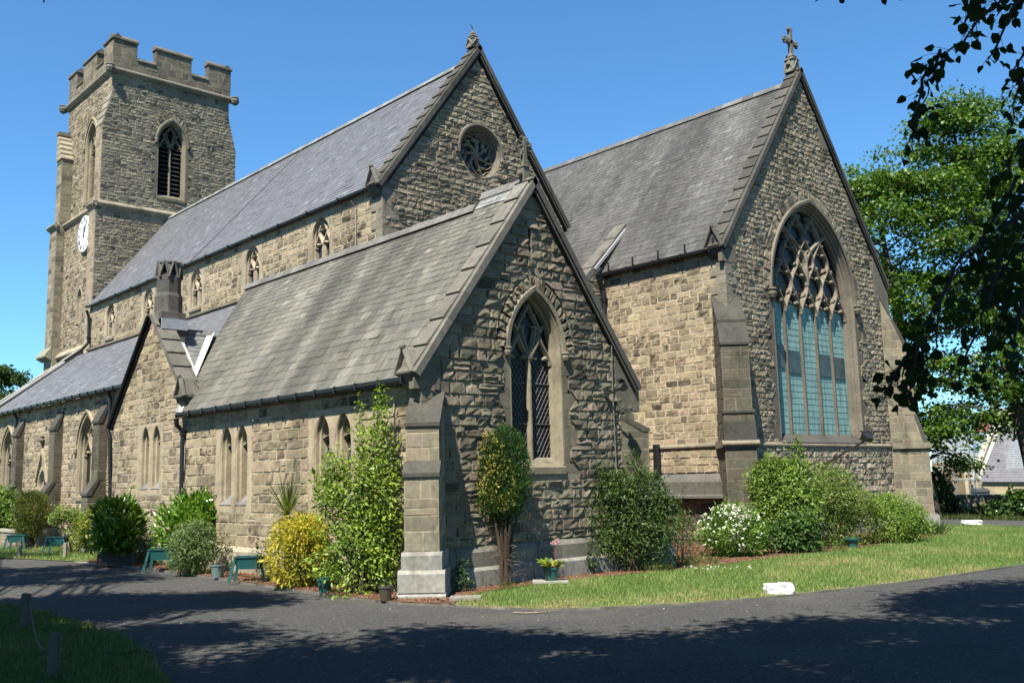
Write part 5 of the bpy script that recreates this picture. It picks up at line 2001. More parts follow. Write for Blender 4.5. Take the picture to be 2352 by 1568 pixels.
lawnF = G((-250, 1378), (0, 1392), (100, 1410), (200, 1438), (280, 1463), (335, 1500), (385, 1568), (420, 1650), (300, 1800), (-600, 1800))
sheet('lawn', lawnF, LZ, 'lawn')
lawnL = [gp(*q)[:2] for q in ((-120, 1281), (0, 1282), (60, 1284), (160, 1289), (205, 1290), (242, 1284), (252, 1262))] + [np.array((-22, .9)), np.array((-45, .9)), np.array((-45, -5))]
sheet('lawn', lawnL, LZ - .01, 'lawn')
sheet('path', [gp(*q)[:2] for q in ((165, 1290.5), (243, 1284.5), (262, 1290), (300, 1301), (225, 1297))], GZ + .012, 'path')
sheet('verge', [(-30, 33.9), (-8, 33.9), (60, 33.0), (60, 60), (-30, 60)], GZ + .02, 'field')


def edging(pts, name='kerb', w=.07, h=.05, col=(.27, .245, .2)):
    mb = MB()
    r = np.random.default_rng(3)
    pts = [V3(p[0], p[1], GZ) for p in pts]
    for a, b in zip(pts[:-1], pts[1:]):
        d = b - a
        L = np.linalg.norm(d)
        if L < .05: continue
        d /= L
        nn = V3(-d[1], d[0], 0)
        mb.box(a - ZA * .05 - nn * w / 2, d * (L + .005), nn * w, ZA * (h + .05 + r.normal(0, .004)), np.array(col) * r.normal(1, .12))
    o = build(name, mb, M['ashlar'])
    o['kind'] = 'structure'


edging(KL, w=.05, h=.05, col=(.17, .15, .12))
edging(KR, w=.045, h=.04, col=(.16, .15, .115))


# ------------------------------------------------------------------ vegetation helpers
def unit(v):
    return v / (np.linalg.norm(v, axis=-1, keepdims=True) + 1e-9)


def leaf_arrays(P, Nn, A, L, W, tint, fold=.18, six=False):
    """P bases, Nn normals, A axes (unit), L lengths, W widths"""
    n = len(P)
    A = unit(A)
    B = unit(np.cross(A, Nn))
    Nn = unit(np.cross(B, A))
    L, W = L[:, None], W[:, None]
    if six:
        vs = [P, P + A * L * .22 + B * W * .5 + Nn * W * fold, P + A * L * .62 + B * W * .42 + Nn * W * fold, P + A * L,
              P + A * L * .62 - B * W * .42 + Nn * W * fold, P + A * L * .22 - B * W * .5 + Nn * W * fold]
        V = np.stack(vs, 1).reshape(-1, 3)
        F = (np.arange(n) * 6)[:, None, None] + np.array([[0, 1, 2, 3], [0, 3, 4, 5]])[None]
        return V, F.reshape(-1, 4), np.repeat(tint, 6, 0)
    vs = [P, P + A * L * .5 + B * W * .5 + Nn * W * fold, P + A * L, P + A * L * .5 - B * W * .5 + Nn * W * fold]
    V = np.stack(vs, 1).reshape(-1, 3)
    F = (np.arange(n) * 4)[:, None, None] + np.array([[0, 1, 2], [0, 2, 3]])[None]
    return V, F.reshape(-1, 3), np.repeat(tint, 4, 0)


def leaf_obj(name, arrs, mat, parent, loc):
    k = arrs[0][1].shape[1]
    V = np.concatenate([a[0] for a in arrs])
    off, Fs = 0, []
    for a in arrs:
        Fs.append(a[1] + off)
        off += len(a[0])
    T = np.concatenate([a[2] for a in arrs])
    me = mesh_from(name, V - np.asarray(loc, float), np.concatenate(Fs), np.clip(T, .004, .95), M[mat], tri=True)
    o = bpy.data.objects.new(name, me)
    link(o, parent, loc)
    return o


def cloud(rng, base, ells, n, size, asp, cols, up=.5, droop=0.0, shell=.5, lump=.2, six=False, sizev=.3, rnd=.6, freq=2.6, ax=None, jit=.10, fold=.18):
    """leaves spread through lumpy ellipsoids given as (right, depth, up, r_right, r_depth, r_up)"""
    E = np.array(ells, float)
    w = E[:, 3] * E[:, 4] * E[:, 5]
    w = w ** .75
    ids = rng.choice(len(E), n, p=w / w.sum())
    D = unit(rng.normal(0, 1, (n, 3)))
    K = rng.normal(0, freq, (7, 3))
    ph = rng.uniform(0, 6.3, (7, len(E)))
    lum = np.zeros(n)
    for i in range(7):
        lum += np.cos(D @ K[i] * 1.3 + ph[i][ids])
    lum /= 3.2
    r = (shell + (1 - shell) * rng.uniform(0, 1, n) ** .55) * (1 + lump * lum) + rng.normal(0, jit, n) * .6
    Rr = E[ids, 3:]
    loc = E[ids, :3] + D * Rr * r[:, None]
    P = base + loc[:, 0:1] * HR + loc[:, 1:2] * HF + loc[:, 2:3] * ZA
    Dw = unit(D[:, 0:1] / Rr[:, 0:1] * HR + D[:, 1:2] / Rr[:, 1:2] * HF + D[:, 2:3] / Rr[:, 2:3] * ZA)
    Nn = unit(Dw + ZA * up + rng.normal(0, rnd, (n, 3)))
    A = unit(np.cross(Nn, rng.normal(0, 1, (n, 3))) + Dw * .5 - ZA * droop) if ax is None else unit(Dw * ax[0] + ZA * ax[1] + rng.normal(0, ax[2], (n, 3)))
    L = size * np.exp(rng.normal(0, sizev, n))
    cols = np.array(cols)
    k = np.clip(rng.uniform(0, 1, n) * .6 + .25 + lum * .3, 0, .999) * (len(cols) - 1)
    i0 = k.astype(int)
    fr = (k - i0)[:, None]
    T = cols[i0] * (1 - fr) + cols[np.minimum(i0 + 1, len(cols) - 1)] * fr
    T = T * rng.normal(1, .13, (n, 1))
    P[:, 2] = np.maximum(P[:, 2], base[2] + .01)
    return leaf_arrays(P, Nn, A, L, L * asp, T, fold, six)


def stems(rng, base, ells, n, r0, col=(.10, .075, .05), spread=.15):
    mb = MB()
    for i in range(n):
        e = ells[rng.integers(len(ells))]
        d = unit(rng.normal(0, 1, 3))
        tip = np.array(e[:3]) + d * np.array(e[3:]) * .75
        s = rng.normal(0, spread, 2)
        a = base + HR * s[0] + HF * s[1] - ZA * .03
        b = base + HR * tip[0] + HF * tip[1] + ZA * max(tip[2], .1)
        m = (a + b) / 2 + (HR * rng.normal(0, .08) + HF * rng.normal(0, .08)) + ZA * .1 * abs(b[2] - a[2])
        mb.tube([a, (a + m) / 2 + ZA * .02, m, b], [r0, r0 * .8, r0 * .6, r0 * .2], 5, np.array(col) * rng.normal(1, .15), caps=False)
    return mb


def bush(name, label, cat, base, ells, n, size, asp, cols, nst=14, r0=.02, mat='leaf', group=None, seed=0, extra=None, stemcol=(.10, .075, .05), **kw):
    rng = np.random.default_rng(seed + 1000)
    base = np.asarray(base, float)
    root = empty(name, base)
    tag(root, label, cat, group)
    if 'lump' in kw: kw['lump'] = kw['lump'] * 1.35
    arr = [cloud(rng, base, ells, n, size, asp, cols, **kw)]
    # stray shoots breaking the outline
    E = np.array(ells, float)
    m = n // 260
    ids = rng.integers(len(E), size=m)
    D = unit(rng.normal(0, 1, (m, 3)) + np.array((0, -.3, .35)))
    st = E[ids, :3] + D * E[ids, 3:] * .9
    st = base + st[:, :1] * HR + st[:, 1:2] * HF + st[:, 2:] * ZA
    dr = unit(D[:, :1] * HR + D[:, 1:2] * HF + D[:, 2:] * ZA + ZA * .7 + rng.normal(0, .3, (m, 3)))
    ln = rng.uniform(2.0, 5.0, m) * size
    nl = 9
    t_ = (np.arange(nl) + .5) / nl
    P = (st[:, None, :] + dr[:, None, :] * (ln[:, None] * t_[None])[..., None] - ZA * (ln[:, None] * t_[None] ** 2 * .25)[..., None]).reshape(-1, 3)
    ax_ = unit(np.repeat(dr, nl, 0) * .8 + rng.normal(0, .6, (m * nl, 3)))
    cc_ = np.array(cols)[rng.integers(len(cols), size=m)]
    P[:, 2] = np.maximum(P[:, 2], base[2] + .02)
    arr.append(leaf_arrays(P, unit(rng.normal(0, .6, (m * nl, 3)) + ZA * .6 - HF * .3), ax_, size * rng.uniform(.6, 1.05, m * nl), size * asp * rng.uniform(.7, 1.05, m * nl), np.repeat(cc_, nl, 0) * rng.normal(1, .12, (m * nl, 1)), .15, kw.get('six', False)))
    leaf_obj('foliage', arr, mat, root, base)
    if nst:
        build('stem', stems(rng, base, ells, nst, r0, stemcol), M['bark'], root)
    if extra: extra(root, base, rng, ells)
    return root


def gpx(px, py, back=0.0, z=BZ):
    g = gp(px, py, z)
    d = g - CAM
    d[2] = 0
    return g + d / np.linalg.norm(d) * back


DKG = [(.012, .026, .008), (.03, .055, .014), (.05, .085, .02)]
# near side of the vestry
bush('tall_shrub', 'tall bright green shrub with loose upright shoots against the lancet wall', 'shrub', gpx(832, 1368, .55),
     [(-.2, 0, .95, .85, .62, 1.0), (.25, .05, 1.1, .62, .5, 1.1), (-.05, .1, 2.1, .78, .55, .75), (.32, .1, 2.65, .5, .42, .8), (.38, .1, 3.4, .3, .28, .7), (.42, .1, 4.05, .13, .13, .5), (-.62, 0, 2.55, .3, .25, .5), (-.05, .05, 3.35, .10, .1, .85), (-.75, 0, 2.1, .35, .3, .5)],
     14500, .085, .40, [(.07, .145, .016), (.18, .30, .03), (.34, .45, .065)], 34, .016, seed=1, lump=.3, up=.7, shell=.35, jit=.18)
bush('golden_shrub', 'rounded golden yellow shrub with trailing tips at the bed edge', 'shrub', gpx(686, 1352, .5),
     [(0, 0, .75, .66, .5, .78), (.2, .05, 1.15, .42, .4, .45)], 10000, .09, .30, [(.15, .18, .02), (.43, .40, .04), (.64, .55, .07)], 10, .014, seed=2, lump=.14, up=.2, droop=.6, ax=(.8, -.25, .45), shell=.55)


def palm(root, base, rng, ells):
    pass


# cabbage palm
pb = at(660, 1185, 'Y', -.85)
base = V3(pb[0], pb[1], BZ)
root = empty('palm', base)
tag(root, 'spiky cabbage palm rising behind the golden yellow shrub', 'palm')
mb = MB()
hz = pb[2] - BZ
mb.tube([base, base + V3(.03, 0, hz * .5), base + V3(0, .02, hz)], [.09, .07, .06], 8, (.16, .12, .08))
build('trunk', mb, M['bark'], root)
rng = np.random.default_rng(77)
arr = []
for i in range(95):
    az = rng.uniform(0, 6.3)
    elv = rng.uniform(-.5, 1.45)
    d = (HR * math.cos(az) + HF * math.sin(az)) * math.cos(elv) + ZA * math.sin(elv)
    L = rng.uniform(.75, 1.2)
    p0 = base + ZA * hz
    seg = 5
    prev = p0
    dd = d.copy()
    side = unit(np.cross(d, ZA + .01))
    col = np.array((.17, .21, .075)) * rng.normal(1, .18) if elv > -.1 else np.array((.30, .24, .11)) * rng.normal(1, .15)
    for s in range(seg):
        dd = unit(dd - ZA * .07 * (1 + s * .4) * math.cos(elv))
        nx_ = prev + dd * L / seg
        w0, w1 = [.5, .9, 1, .8, .5, .05][s], [.5, .9, 1, .8, .5, .05][s + 1]
        q = np.array([prev + side * .026 * w0, prev - side * .026 * w0, nx_ - side * .026 * w1, nx_ + side * .026 * w1])
        arr.append((q, np.array([[0, 1, 2], [0, 2, 3]]), np.repeat(col[None], 4, 0)))
        prev = nx_
leaf_obj('frond', arr, 'leaf', root, base)

bush('laurel', 'bright glossy laurel behind the feathery grey green shrub', 'laurel bush', gpx(436, 1306, .35),
     [(0, 0, 1.05, .92, .5, 1.0), (.35, .0, 1.4, .6, .42, .7)], 5200, .15, .38, [(.07, .16, .014), (.14, .29, .028), (.27, .44, .07)], 12, .02, 'leaf_glossy', seed=3, lump=.13, up=.9, six=True, shell=.6, ax=(.7, .7, .45), fold=.12)
bush('feathery_shrub', 'feathery grey green shrub in front of the bright laurel', 'shrub', gpx(440, 1318, .1),
     [(0, 0, .66, .68, .5, .68), (.1, .05, 1.0, .45, .4, .38)], 10500, .07, .30, [(.06, .11, .035), (.115, .19, .06), (.18, .26, .09)], 12, .012, seed=4, lump=.18, up=.5, shell=.45)
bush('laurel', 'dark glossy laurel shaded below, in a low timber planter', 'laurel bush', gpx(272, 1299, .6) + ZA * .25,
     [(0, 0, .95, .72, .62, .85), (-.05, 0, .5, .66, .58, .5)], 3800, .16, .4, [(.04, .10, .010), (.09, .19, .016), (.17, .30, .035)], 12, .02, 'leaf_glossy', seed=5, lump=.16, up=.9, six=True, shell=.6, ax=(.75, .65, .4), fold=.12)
b5 = gpx(268, 1300, .35)
mb = MB()
for k in range(3):
    mb.box(b5 - HR * .62 + ZA * (k * .12), HR * 1.2, HF * .8, ZA * .11, np.array((.055, .045, .035)) * rng0.normal(1, .15))
o = build('timber_planter', mb, M['wood'])
tag(o, 'low dark timber planter under the shaded laurel', 'planter')
# potted columnar conifer at the gable


def yewstems(root, base, rng, ells):
    mb = MB()
    for i in range(16):
        a = rng.uniform(0, 6.3)
        b = base + (HR * math.cos(a) + HF * math.sin(a) * .8) * rng.uniform(.02, .13)
        t = base + (HR * math.cos(a) + HF * math.sin(a) * .7) * rng.uniform(.15, .45) + ZA * rng.uniform(1.5, 2.0)
        m = (b + t) / 2 - (HR * math.cos(a)) * .06
        mb.tube([b, m, t], [.05, .035, .015], 5, np.array((.075, .055, .038)) * rng.normal(1, .2), caps=False)
    for i in range(46):
        z = rng.uniform(.1, 1.3)
        a = rng.uniform(0, 6.3)
        b = base + (HR * math.cos(a) + HF * math.sin(a)) * .1 + ZA * z
        d = (HR * math.cos(a) + HF * math.sin(a)) * rng.uniform(.12, .38) + ZA * rng.uniform(-.08, .2)
        mb.tube([b, b + d * .6 + ZA * .03, b + d], [.008, .006, .002], 4, np.array((.20, .15, .11)) * rng.normal(1, .2), caps=False)
    build('trunk', mb, M['bark'], root)
    # yellow variegated sprays on the sunny side
    arr = [cloud(rng, base, [(-.3, -.2, 2.7, .3, .3, .75), (-.1, -.3, 2.2, .35, .25, .7), (-.45, -.1, 1.95, .2, .25, .4)], 1500, .05, .4, [(.36, .34, .07), (.62, .55, .17)], shell=.75, ax=(.6, .8, .4))]
    leaf_obj('variegated_spray', arr, 'leaf', root, base)


bush('conifer', 'columnar clipped conifer on bare stems before the gable window', 'conifer', gpx(1163, 1343, .1),
     [(0, 0, 2.45, .60, .5, 1.0), (.06, 0, 2.85, .42, .4, .68), (-.05, 0, 1.9, .56, .46, .6)], 14000, .065, .34, [(.014, .048, .014), (.034, .09, .02), (.07, .14, .03)], 0, seed=6, lump=.10, extra=yewstems, up=.2, ax=(.55, .9, .35), shell=.62, jit=.06)
bush('small_shrub', 'small blue green shrub at the foot of the corner buttress', 'shrub', gpx(1061, 1358, .12),
     [(-.05, 0, .25, .2, .18, .25), (.02, 0, .5, .12, .1, .2), (.17, 0, .14, .1, .1, .12)], 420, .06, .6, [(.035, .08, .025), (.07, .13, .045)], 8, .008, seed=7, up=.6, lump=.2)
bush('rose', 'thin climbing rose beside the potted bergenia by the plinth', 'rose', gpx(1363, 1318, .1),
     [(0, 0, .35, .16, .12, .35), (-.03, 0, .72, .1, .08, .16)], 240, .06, .62, [(.03, .07, .02), (.07, .12, .035)], 5, .008, seed=8, lump=.3)
bush('evergreen_shrub', 'large dark evergreen shrub at the far corner of the near gable', 'shrub', gpx(1452, 1312, .3),
     [(-.1, 0, 1.5, 1.05, .6, .9), (.15, 0, .85, .95, .55, .8), (-.3, 0, 2.1, .6, .45, .5), (.45, 0, 2.0, .6, .45, .55), (-.7, 0, 2.35, .2, .2, .4), (.1, 0, 2.75, .12, .12, .35), (.85, .1, 1.35, .5, .45, .6), (.3, 0, 2.55, .12, .12, .3)],
     19000, .07, .38, [(.022, .045, .012), (.05, .10, .02), (.11, .185, .035)], 34, .02, seed=9, lump=.26, shell=.42, up=.6, jit=.12)
bush('straggly_shrub', 'thin straggly shrub between the dark evergreen and the white flowers', 'shrub', gpx(1572, 1300, .5),
     [(0, 0, .55, .35, .35, .5), (.1, .2, 1.05, .3, .3, .35)], 1500, .06, .42, [(.05, .08, .02), (.09, .12, .03), (.15, .11, .05)], 16, .01, seed=10, lump=.3, shell=.3)


def whiteflowers(root, base, rng, ells):
    n = 240
    D = unit(rng.normal(0, 1, (n, 3)) + np.array((0.0, -.7, .75)))
    P = base + ZA * .72 + D[:, :1] * HR * .98 + D[:, 1:2] * HF * .8 + D[:, 2:] * ZA * .74
    keep = (rng.uniform(0, 1, n) < .25 + .9 * np.clip(np.sin(D[:, 0] * 6 + 1) * .5 + .5, 0, 1))
    P = P[keep]
    arr = []
    for j in range(5):
        m = len(P)
        Nn = unit(rng.normal(0, .4, (m, 3)) - HF * .6 + ZA * .8)
        A = unit(np.cross(Nn, rng.normal(0, 1, (m, 3))))
        T = np.repeat(np.array([[.80, .81, .78]]), m, 0)
        arr.append(leaf_arrays(P + rng.normal(0, .012, P.shape), Nn, A, np.full(m, .048), np.full(m, .036), T, .1))
    leaf_obj('blossom', arr, 'leaf', root, base)


bush('flowering_shrub', 'dome of narrow bright leaves dotted with white blossom', 'shrub', gpx(1682, 1282, .9),
     [(0, 0, .72, .95, .78, .72), (.2, 0, .55, .9, .7, .55)], 7500, .11, .26, [(.05, .125, .014), (.125, .25, .032), (.24, .38, .07)], 12, .012, seed=11, lump=.14, extra=whiteflowers, up=.4, shell=.55, ax=(.7, .3, .5))


def redflowers(root, base, rng, ells):
    arr = [cloud(rng, base, ells, 130, .05, .4, [(.45, .03, .03), (.55, .06, .05)], shell=.85, droop=1)]
    leaf_obj('blossom', arr, 'leaf', root, base)


bush('fuchsia_shrub', 'tall arching green shrub against the right hand buttress', 'shrub', gpx(1812, 1268, 1.2),
     [(-.25, 0, 1.6, .85, .75, 1.0), (.4, 0, 1.45, .95, .75, .95), (-.35, 0, 2.35, .65, .5, .5), (.4, .1, 2.3, .5, .4, .5), (.5, .1, 2.95, .16, .15, .4), (-.75, 0, 1.9, .4, .35, .6)],
     15000, .10, .40, [(.06, .12, .018), (.13, .225, .032), (.23, .34, .06)], 28, .014, seed=12, lump=.26, shell=.4, up=.6)
bush('fuchsia_shrub', 'wide arching shrub with tiny red flowers under the floodlight', 'shrub', gpx(1925, 1258, 1.2),
     [(0, 0, 1.4, 1.0, .75, .95), (-.3, 0, 2.0, .7, .55, .55), (.6, 0, 1.3, .65, .55, .75), (.1, 0, .7, .85, .6, .65)], 15500, .07, .40, [(.06, .11, .018), (.135, .21, .035), (.22, .31, .055)], 28, .014, seed=13, lump=.26, shell=.4, up=.5, extra=redflowers)
bush('leafy_shrub', 'low dark leafy shrub at the foot of the tall arching shrub', 'shrub', gpx(1822, 1272, .45),
     [(0, 0, .5, .85, .4, .5), (.3, 0, .7, .55, .35, .4)], 3600, .12, .42, [(.03, .08, .018), (.065, .14, .028), (.12, .21, .05)], 10, .012, seed=14, lump=.2, shell=.5, up=.8)
bush('spirea_shrub', 'rounded light green shrub near the far corner buttress', 'shrub', gpx(2058, 1250, .8),
     [(0, 0, .78, .98, .75, .8), (-.3, 0, 1.15, .55, .5, .45), (.5, 0, .55, .7, .55, .55)], 14500, .07, .36, [(.08, .155, .018), (.155, .27, .032), (.26, .38, .06)], 14, .012, seed=15, lump=.2, shell=.45, up=.5)
def FL(px, py, yy):
    q = at(px, py, 'Y', yy)
    return V3(q[0], q[1], LZ)


# far left planting
bush('conifer', 'rounded gold tipped conifer at the far left by the low wall', 'conifer', FL(66, 1241, -.35),
     [(0, 0, 1.4, .72, .65, .95), (.08, 0, 1.85, .55, .5, .55), (-.05, 0, .9, .55, .5, .5)], 9500, .08, .36, [(.03, .07, .016), (.09, .13, .025), (.24, .23, .045)], 12, .04, seed=16, lump=.14, ax=(.55, .9, .4), shell=.6)
bush('leafy_shrub', 'leafy green shrub at the left edge behind the low wall', 'shrub', FL(-8, 1236, -.2),
     [(.0, 0, 1.5, 1.3, 1.0, 1.0), (.4, 0, 1.0, 1.1, .9, .8), (-.3, 0, 2.1, .8, .7, .6)], 7000, .12, .5, [(.06, .13, .018), (.12, .23, .03), (.22, .34, .06)], 14, .03, seed=17, lump=.22)
bush('small_tree', 'small spreading tree with sparse pale leaves by the aisle wall', 'tree', FL(158, 1243, -.2),
     [(-.2, 0, 1.45, .6, .45, .22), (.25, 0, 1.3, .45, .4, .25), (-.5, 0, 1.2, .3, .3, .2), (.1, 0, .8, .25, .25, .2)], 2600, .085, .45, [(.11, .19, .03), (.21, .31, .055)], 10, .025, seed=18, lump=.3)
bush('leafy_shrub', 'yellow green bush beside the dark potted laurel', 'shrub', FL(206, 1251, .1),
     [(0, 0, .8, .62, .5, .75), (.35, .1, 1.25, .4, .4, .5)], 7000, .08, .42, [(.09, .14, .015), (.19, .25, .026), (.30, .34, .045)], 12, .015, seed=19, lump=.22)
bush('ivy', 'trails of ivy and rose stems in the shade beside the dark laurel', 'climber', gpx(340, 1300, .3), [(0, 0, .4, .35, .2, .4), (-.2, 0, .75, .2, .15, .2)], 420, .09, .6, [(.03, .06, .015), (.07, .10, .03)], 8, .008, seed=20, lump=.3)


# ------------------------------------------------------------------ pots and troughs
def pot(name, label, base, r, h, col, rim=.035, taper=.74, soil=True, group=None):
    root = empty(name, base)
    tag(root, label, 'flower pot', group)
    mb = MB()
    mb.lathe(base, [(r * taper, 0), (r * .97, h - rim), (r * 1.0, h - rim), (r * 1.06, h - rim * .9), (r * 1.06, h), (r * .94, h), (r * .9, h * .8)], 28, col)
    build('body', mb, M['plastic'], root, smooth=False)
    mb = MB()
    mb.lathe(base + ZA * (h * .82), [(r * .9, 0), (r * .5, .02), (.01, .03)], 16, (.05, .035, .025))
    build('soil', mb, M['mulch'], root)
    return root


TEAL = (.018, .10, .095)
p = gpx(500, 1327, .18)
pot('flower_pot', 'pale blue green pot with rose stems left of a planter trough', p, .185, .34, (.14, .21, .20), .045)
bush('rose', 'leggy rose growing in the pale blue green pot', 'rose', p + ZA * .3, [(0, 0, .35, .22, .18, .35), (.28, 0, .1, .2, .15, .35), (-.1, 0, .6, .12, .1, .25), (.3, 0, .45, .1, .1, .25)], 420, .06, .6, [(.04, .075, .02), (.09, .14, .035)], 9, .008, seed=30, lump=.3)
pot('flower_pot', 'dark teal pot between the golden shrub and the tall shrub', gpx(746, 1361, .17), .165, .31, TEAL, .06)
pot('flower_pot', 'glazed brown pot beside the pale corner buttress base', gpx(886, 1380, .15), .145, .29, (.075, .06, .04), .05)
bush('seedling', 'small green seedling in the glazed brown pot', 'seedling', gpx(886, 1380, .15) + ZA * .27, [(0, 0, .06, .1, .08, .06)], 30, .07, .4, [(.07, .15, .02), (.15, .25, .05)], 3, .005, seed=31)
pb_ = gpx(1266, 1339, .2)
mb = MB()
mb.box(pb_ - HR * .42 - HF * .3, HR * .8, HF * .6, ZA * .045, (.36, .34, .29))
tag(build('paving_slab', mb, M['ashlar']), 'small square paving slab under the bergenia pot', 'slab')
mb = MB()
q = gpx(1066, 1377, .1)
mb.box(q - HR * .28 - HF * .2, HR * .62, HF * .45, ZA * .05, (.27, .25, .21))
tag(build('paving_slab', mb, M['ashlar']), 'flat stone slab set at the foot of the corner buttress', 'slab')
pot('flower_pot', 'round bellied teal pot of bergenia before the gable plinth', pb_ + ZA * .045, .185, .29, TEAL, .04, .66)
rng = np.random.default_rng(90)
root = empty('bergenia', pb_ + ZA * .32)
tag(root, 'bergenia with broad paddle leaves and a pink flower stem', 'plant')
arr = []
for i in range(26):
    a = rng.uniform(0, 6.3)
    d = HR * math.cos(a) + HF * math.sin(a)
    e = rng.uniform(.0, .9)
    A = d * math.cos(e) + ZA * math.sin(e)
    P = pb_ + ZA * .32 + d * .1 + ZA * rng.uniform(0, .08)
    col = [(.20, .28, .03), (.10, .17, .02), (.30, .32, .05), (.28, .10, .03)][rng.choice(4, p=[.45, .3, .17, .08])]
    arr.append(leaf_arrays(P[None], unit((ZA * .8 - HF * .3 - d * .3))[None], A[None], np.array([rng.uniform(.2, .32)]), np.array([rng.uniform(.11, .16)]), np.array([col]), .1, True))
leaf_obj('foliage', arr, 'leaf_glossy', root, pb_ + ZA * .32)
mb = MB()
fp = pb_ + HR * .08 + HF * .05
mb.tube([fp + ZA * .3, fp + HR * .05 + ZA * .7, fp + HR * .07 + ZA * .95], [.01, .008, .006], 5, (.25, .07, .06))
build('stem', mb, M['plain'], root)
arr = [cloud(rng, fp + HR * .07 + ZA * .86, [(0, 0, .06, .06, .05, .09), (-.08, 0, -.02, .05, .04, .05)], 70, .035, .8, [(.62, .30, .42), (.75, .45, .55)], shell=.4)]
leaf_obj('blossom', arr, 'leaf', root, pb_ + ZA * .32)
pw = gpx(1959, 1259, .2)
root = empty('planter_bowl', pw)
tag(root, 'wide teal planter bowl between the two right hand shrubs', 'flower pot')
mb = MB()
mb.lathe(pw, [(.13, 0), (.15, .16), (.205, .25), (.225, .26), (.225, .31), (.2, .31), (.18, .25)], 26, TEAL)
build('body', mb, M['plastic'], root)
mb = MB()
mb.lathe(pw + ZA * .26, [(.19, 0), (.1, .02), (.01, .02)], 14, (.05, .035, .025))
build('soil', mb, M['mulch'], root)
bush('seedling', 'low green bedding plant in the wide teal bowl', 'plant', pw + ZA * .27, [(0, 0, .06, .15, .15, .06)], 60, .06, .5, [(.06, .13, .02), (.13, .21, .04)], 3, .005, seed=33)


def trough(base, label, rot=0.0):
    root = empty('planter_trough', base)
    tag(root, label, 'planter', 'green plastic planter troughs on legs')
    R = HR * math.cos(rot) + HF * math.sin(rot)
    Fd = -HR * math.sin(rot) + HF * math.cos(rot)
    mb = MB()
    w, d, h0, h1 = .34, .2, .30, .58
    t = np.array(TEAL) * .9
    V = [base + R * a * w * .82 + Fd * b * d * .8 + ZA * h0 for a, b in ((-1, -1), (1, -1), (1, 1), (-1, 1))] + [base + R * a * w + Fd * b * d + ZA * h1 for a, b in ((-1, -1), (1, -1), (1, 1), (-1, 1))]
    mb.add(V, [(3, 2, 1, 0), (0, 1, 5, 4), (1, 2, 6, 5), (2, 3, 7, 6), (3, 0, 4, 7)], t)
    for a, b, c_, e in ((-1, -1, R, Fd), (-1, 1, R, Fd)):
        mb.box(base - R * (w + .02) + Fd * (b * (d + .01) - .015) + ZA * h1, R * (2 * w + .04), Fd * .03, ZA * .025, t)
    for a in (-1, 1):
        mb.box(base + R * (a * (w + .005) - .015) - Fd * d + ZA * h1, R * .03, Fd * 2 * d, ZA * .025, t)
    build('tray', mb, M['plastic'], root)
    mb = MB()
    mb.box(base - R * w * .9 - Fd * d * .9 + ZA * (h1 - .04), R * w * 1.8, Fd * d * 1.8, ZA * .015, (.03, .06, .16))
    build('liner', mb, M['plain'], root)
    for a in (-1, 1):
        for b in (-1, 1):
            mb = MB()
            top = base + R * a * w * .93 + Fd * b * (d + .012) + ZA * (h1 - .03)
            bot = base + R * a * (w + .1) + Fd * b * (d + .05)
            dd = unit(bot - top)
            for s0, s1 in ((.028, .045),):
                V = []
                for q, s in ((top, s0), (bot, s1)):
                    V += [q - R * s - Fd * .012, q + R * s - Fd * .012, q + R * s + Fd * .012, q - R * s + Fd * .012]
                mb.add(V, [(3, 2, 1, 0), (4, 5, 6, 7), (0, 1, 5, 4), (1, 2, 6, 5), (2, 3, 7, 6), (3, 0, 4, 7)], t * 1.05)
            build('leg', mb, M['plastic'], root)
    return root


tr0 = trough(gpx(573, 1336, .28), 'green planter trough on splayed legs beside the golden shrub')
t2 = copy_tree(tr0, gpx(372, 1311, .3), 'green planter trough half hidden by the bright laurel')
t3 = copy_tree(tr0, FL(132, 1244, -.5), 'distant green planter trough below the small spreading tree')
t4 = copy_tree(tr0, FL(40, 1246, -.9), 'distant green planter trough left of the rounded conifer')
bush('rose', 'leafy rose stems rising beside the trough near the golden shrub', 'rose', gpx(604, 1338, .25), [(0, 0, .35, .2, .12, .4), (-.05, 0, .75, .16, .1, .25)], 380, .06, .62, [(.035, .075, .02), (.085, .135, .04)], 9, .008, seed=34, lump=.3)


# strap-leaved clumps and loose weeds
def tuft(name, base, n, h, cols, label, group=None, spread=.12, w=.014, seed=0, lean=.45):
    rng = np.random.default_rng(seed + 500)
    arr = []
    cols = np.array(cols)
    m = n
    a = rng.uniform(0, 6.3, m)
    d = np.cos(a)[:, None] * HR + np.sin(a)[:, None] * HF
    P = base + d * rng.uniform(0, spread, m)[:, None]
    A = unit(ZA + d * rng.uniform(0, lean * 2, m)[:, None])
    T = cols[rng.integers(len(cols), size=m)] * rng.normal(1, .12, (m, 1))
    V, F, TT = leaf_arrays(P, unit(rng.normal(0, 1, (m, 3))), A, h * rng.uniform(.6, 1.1, m), np.full(m, w), T)
    o = leaf_obj(name, [(V, F, TT)], 'leaf', None, base)
    tag(o, label, 'plant', group)
    return o


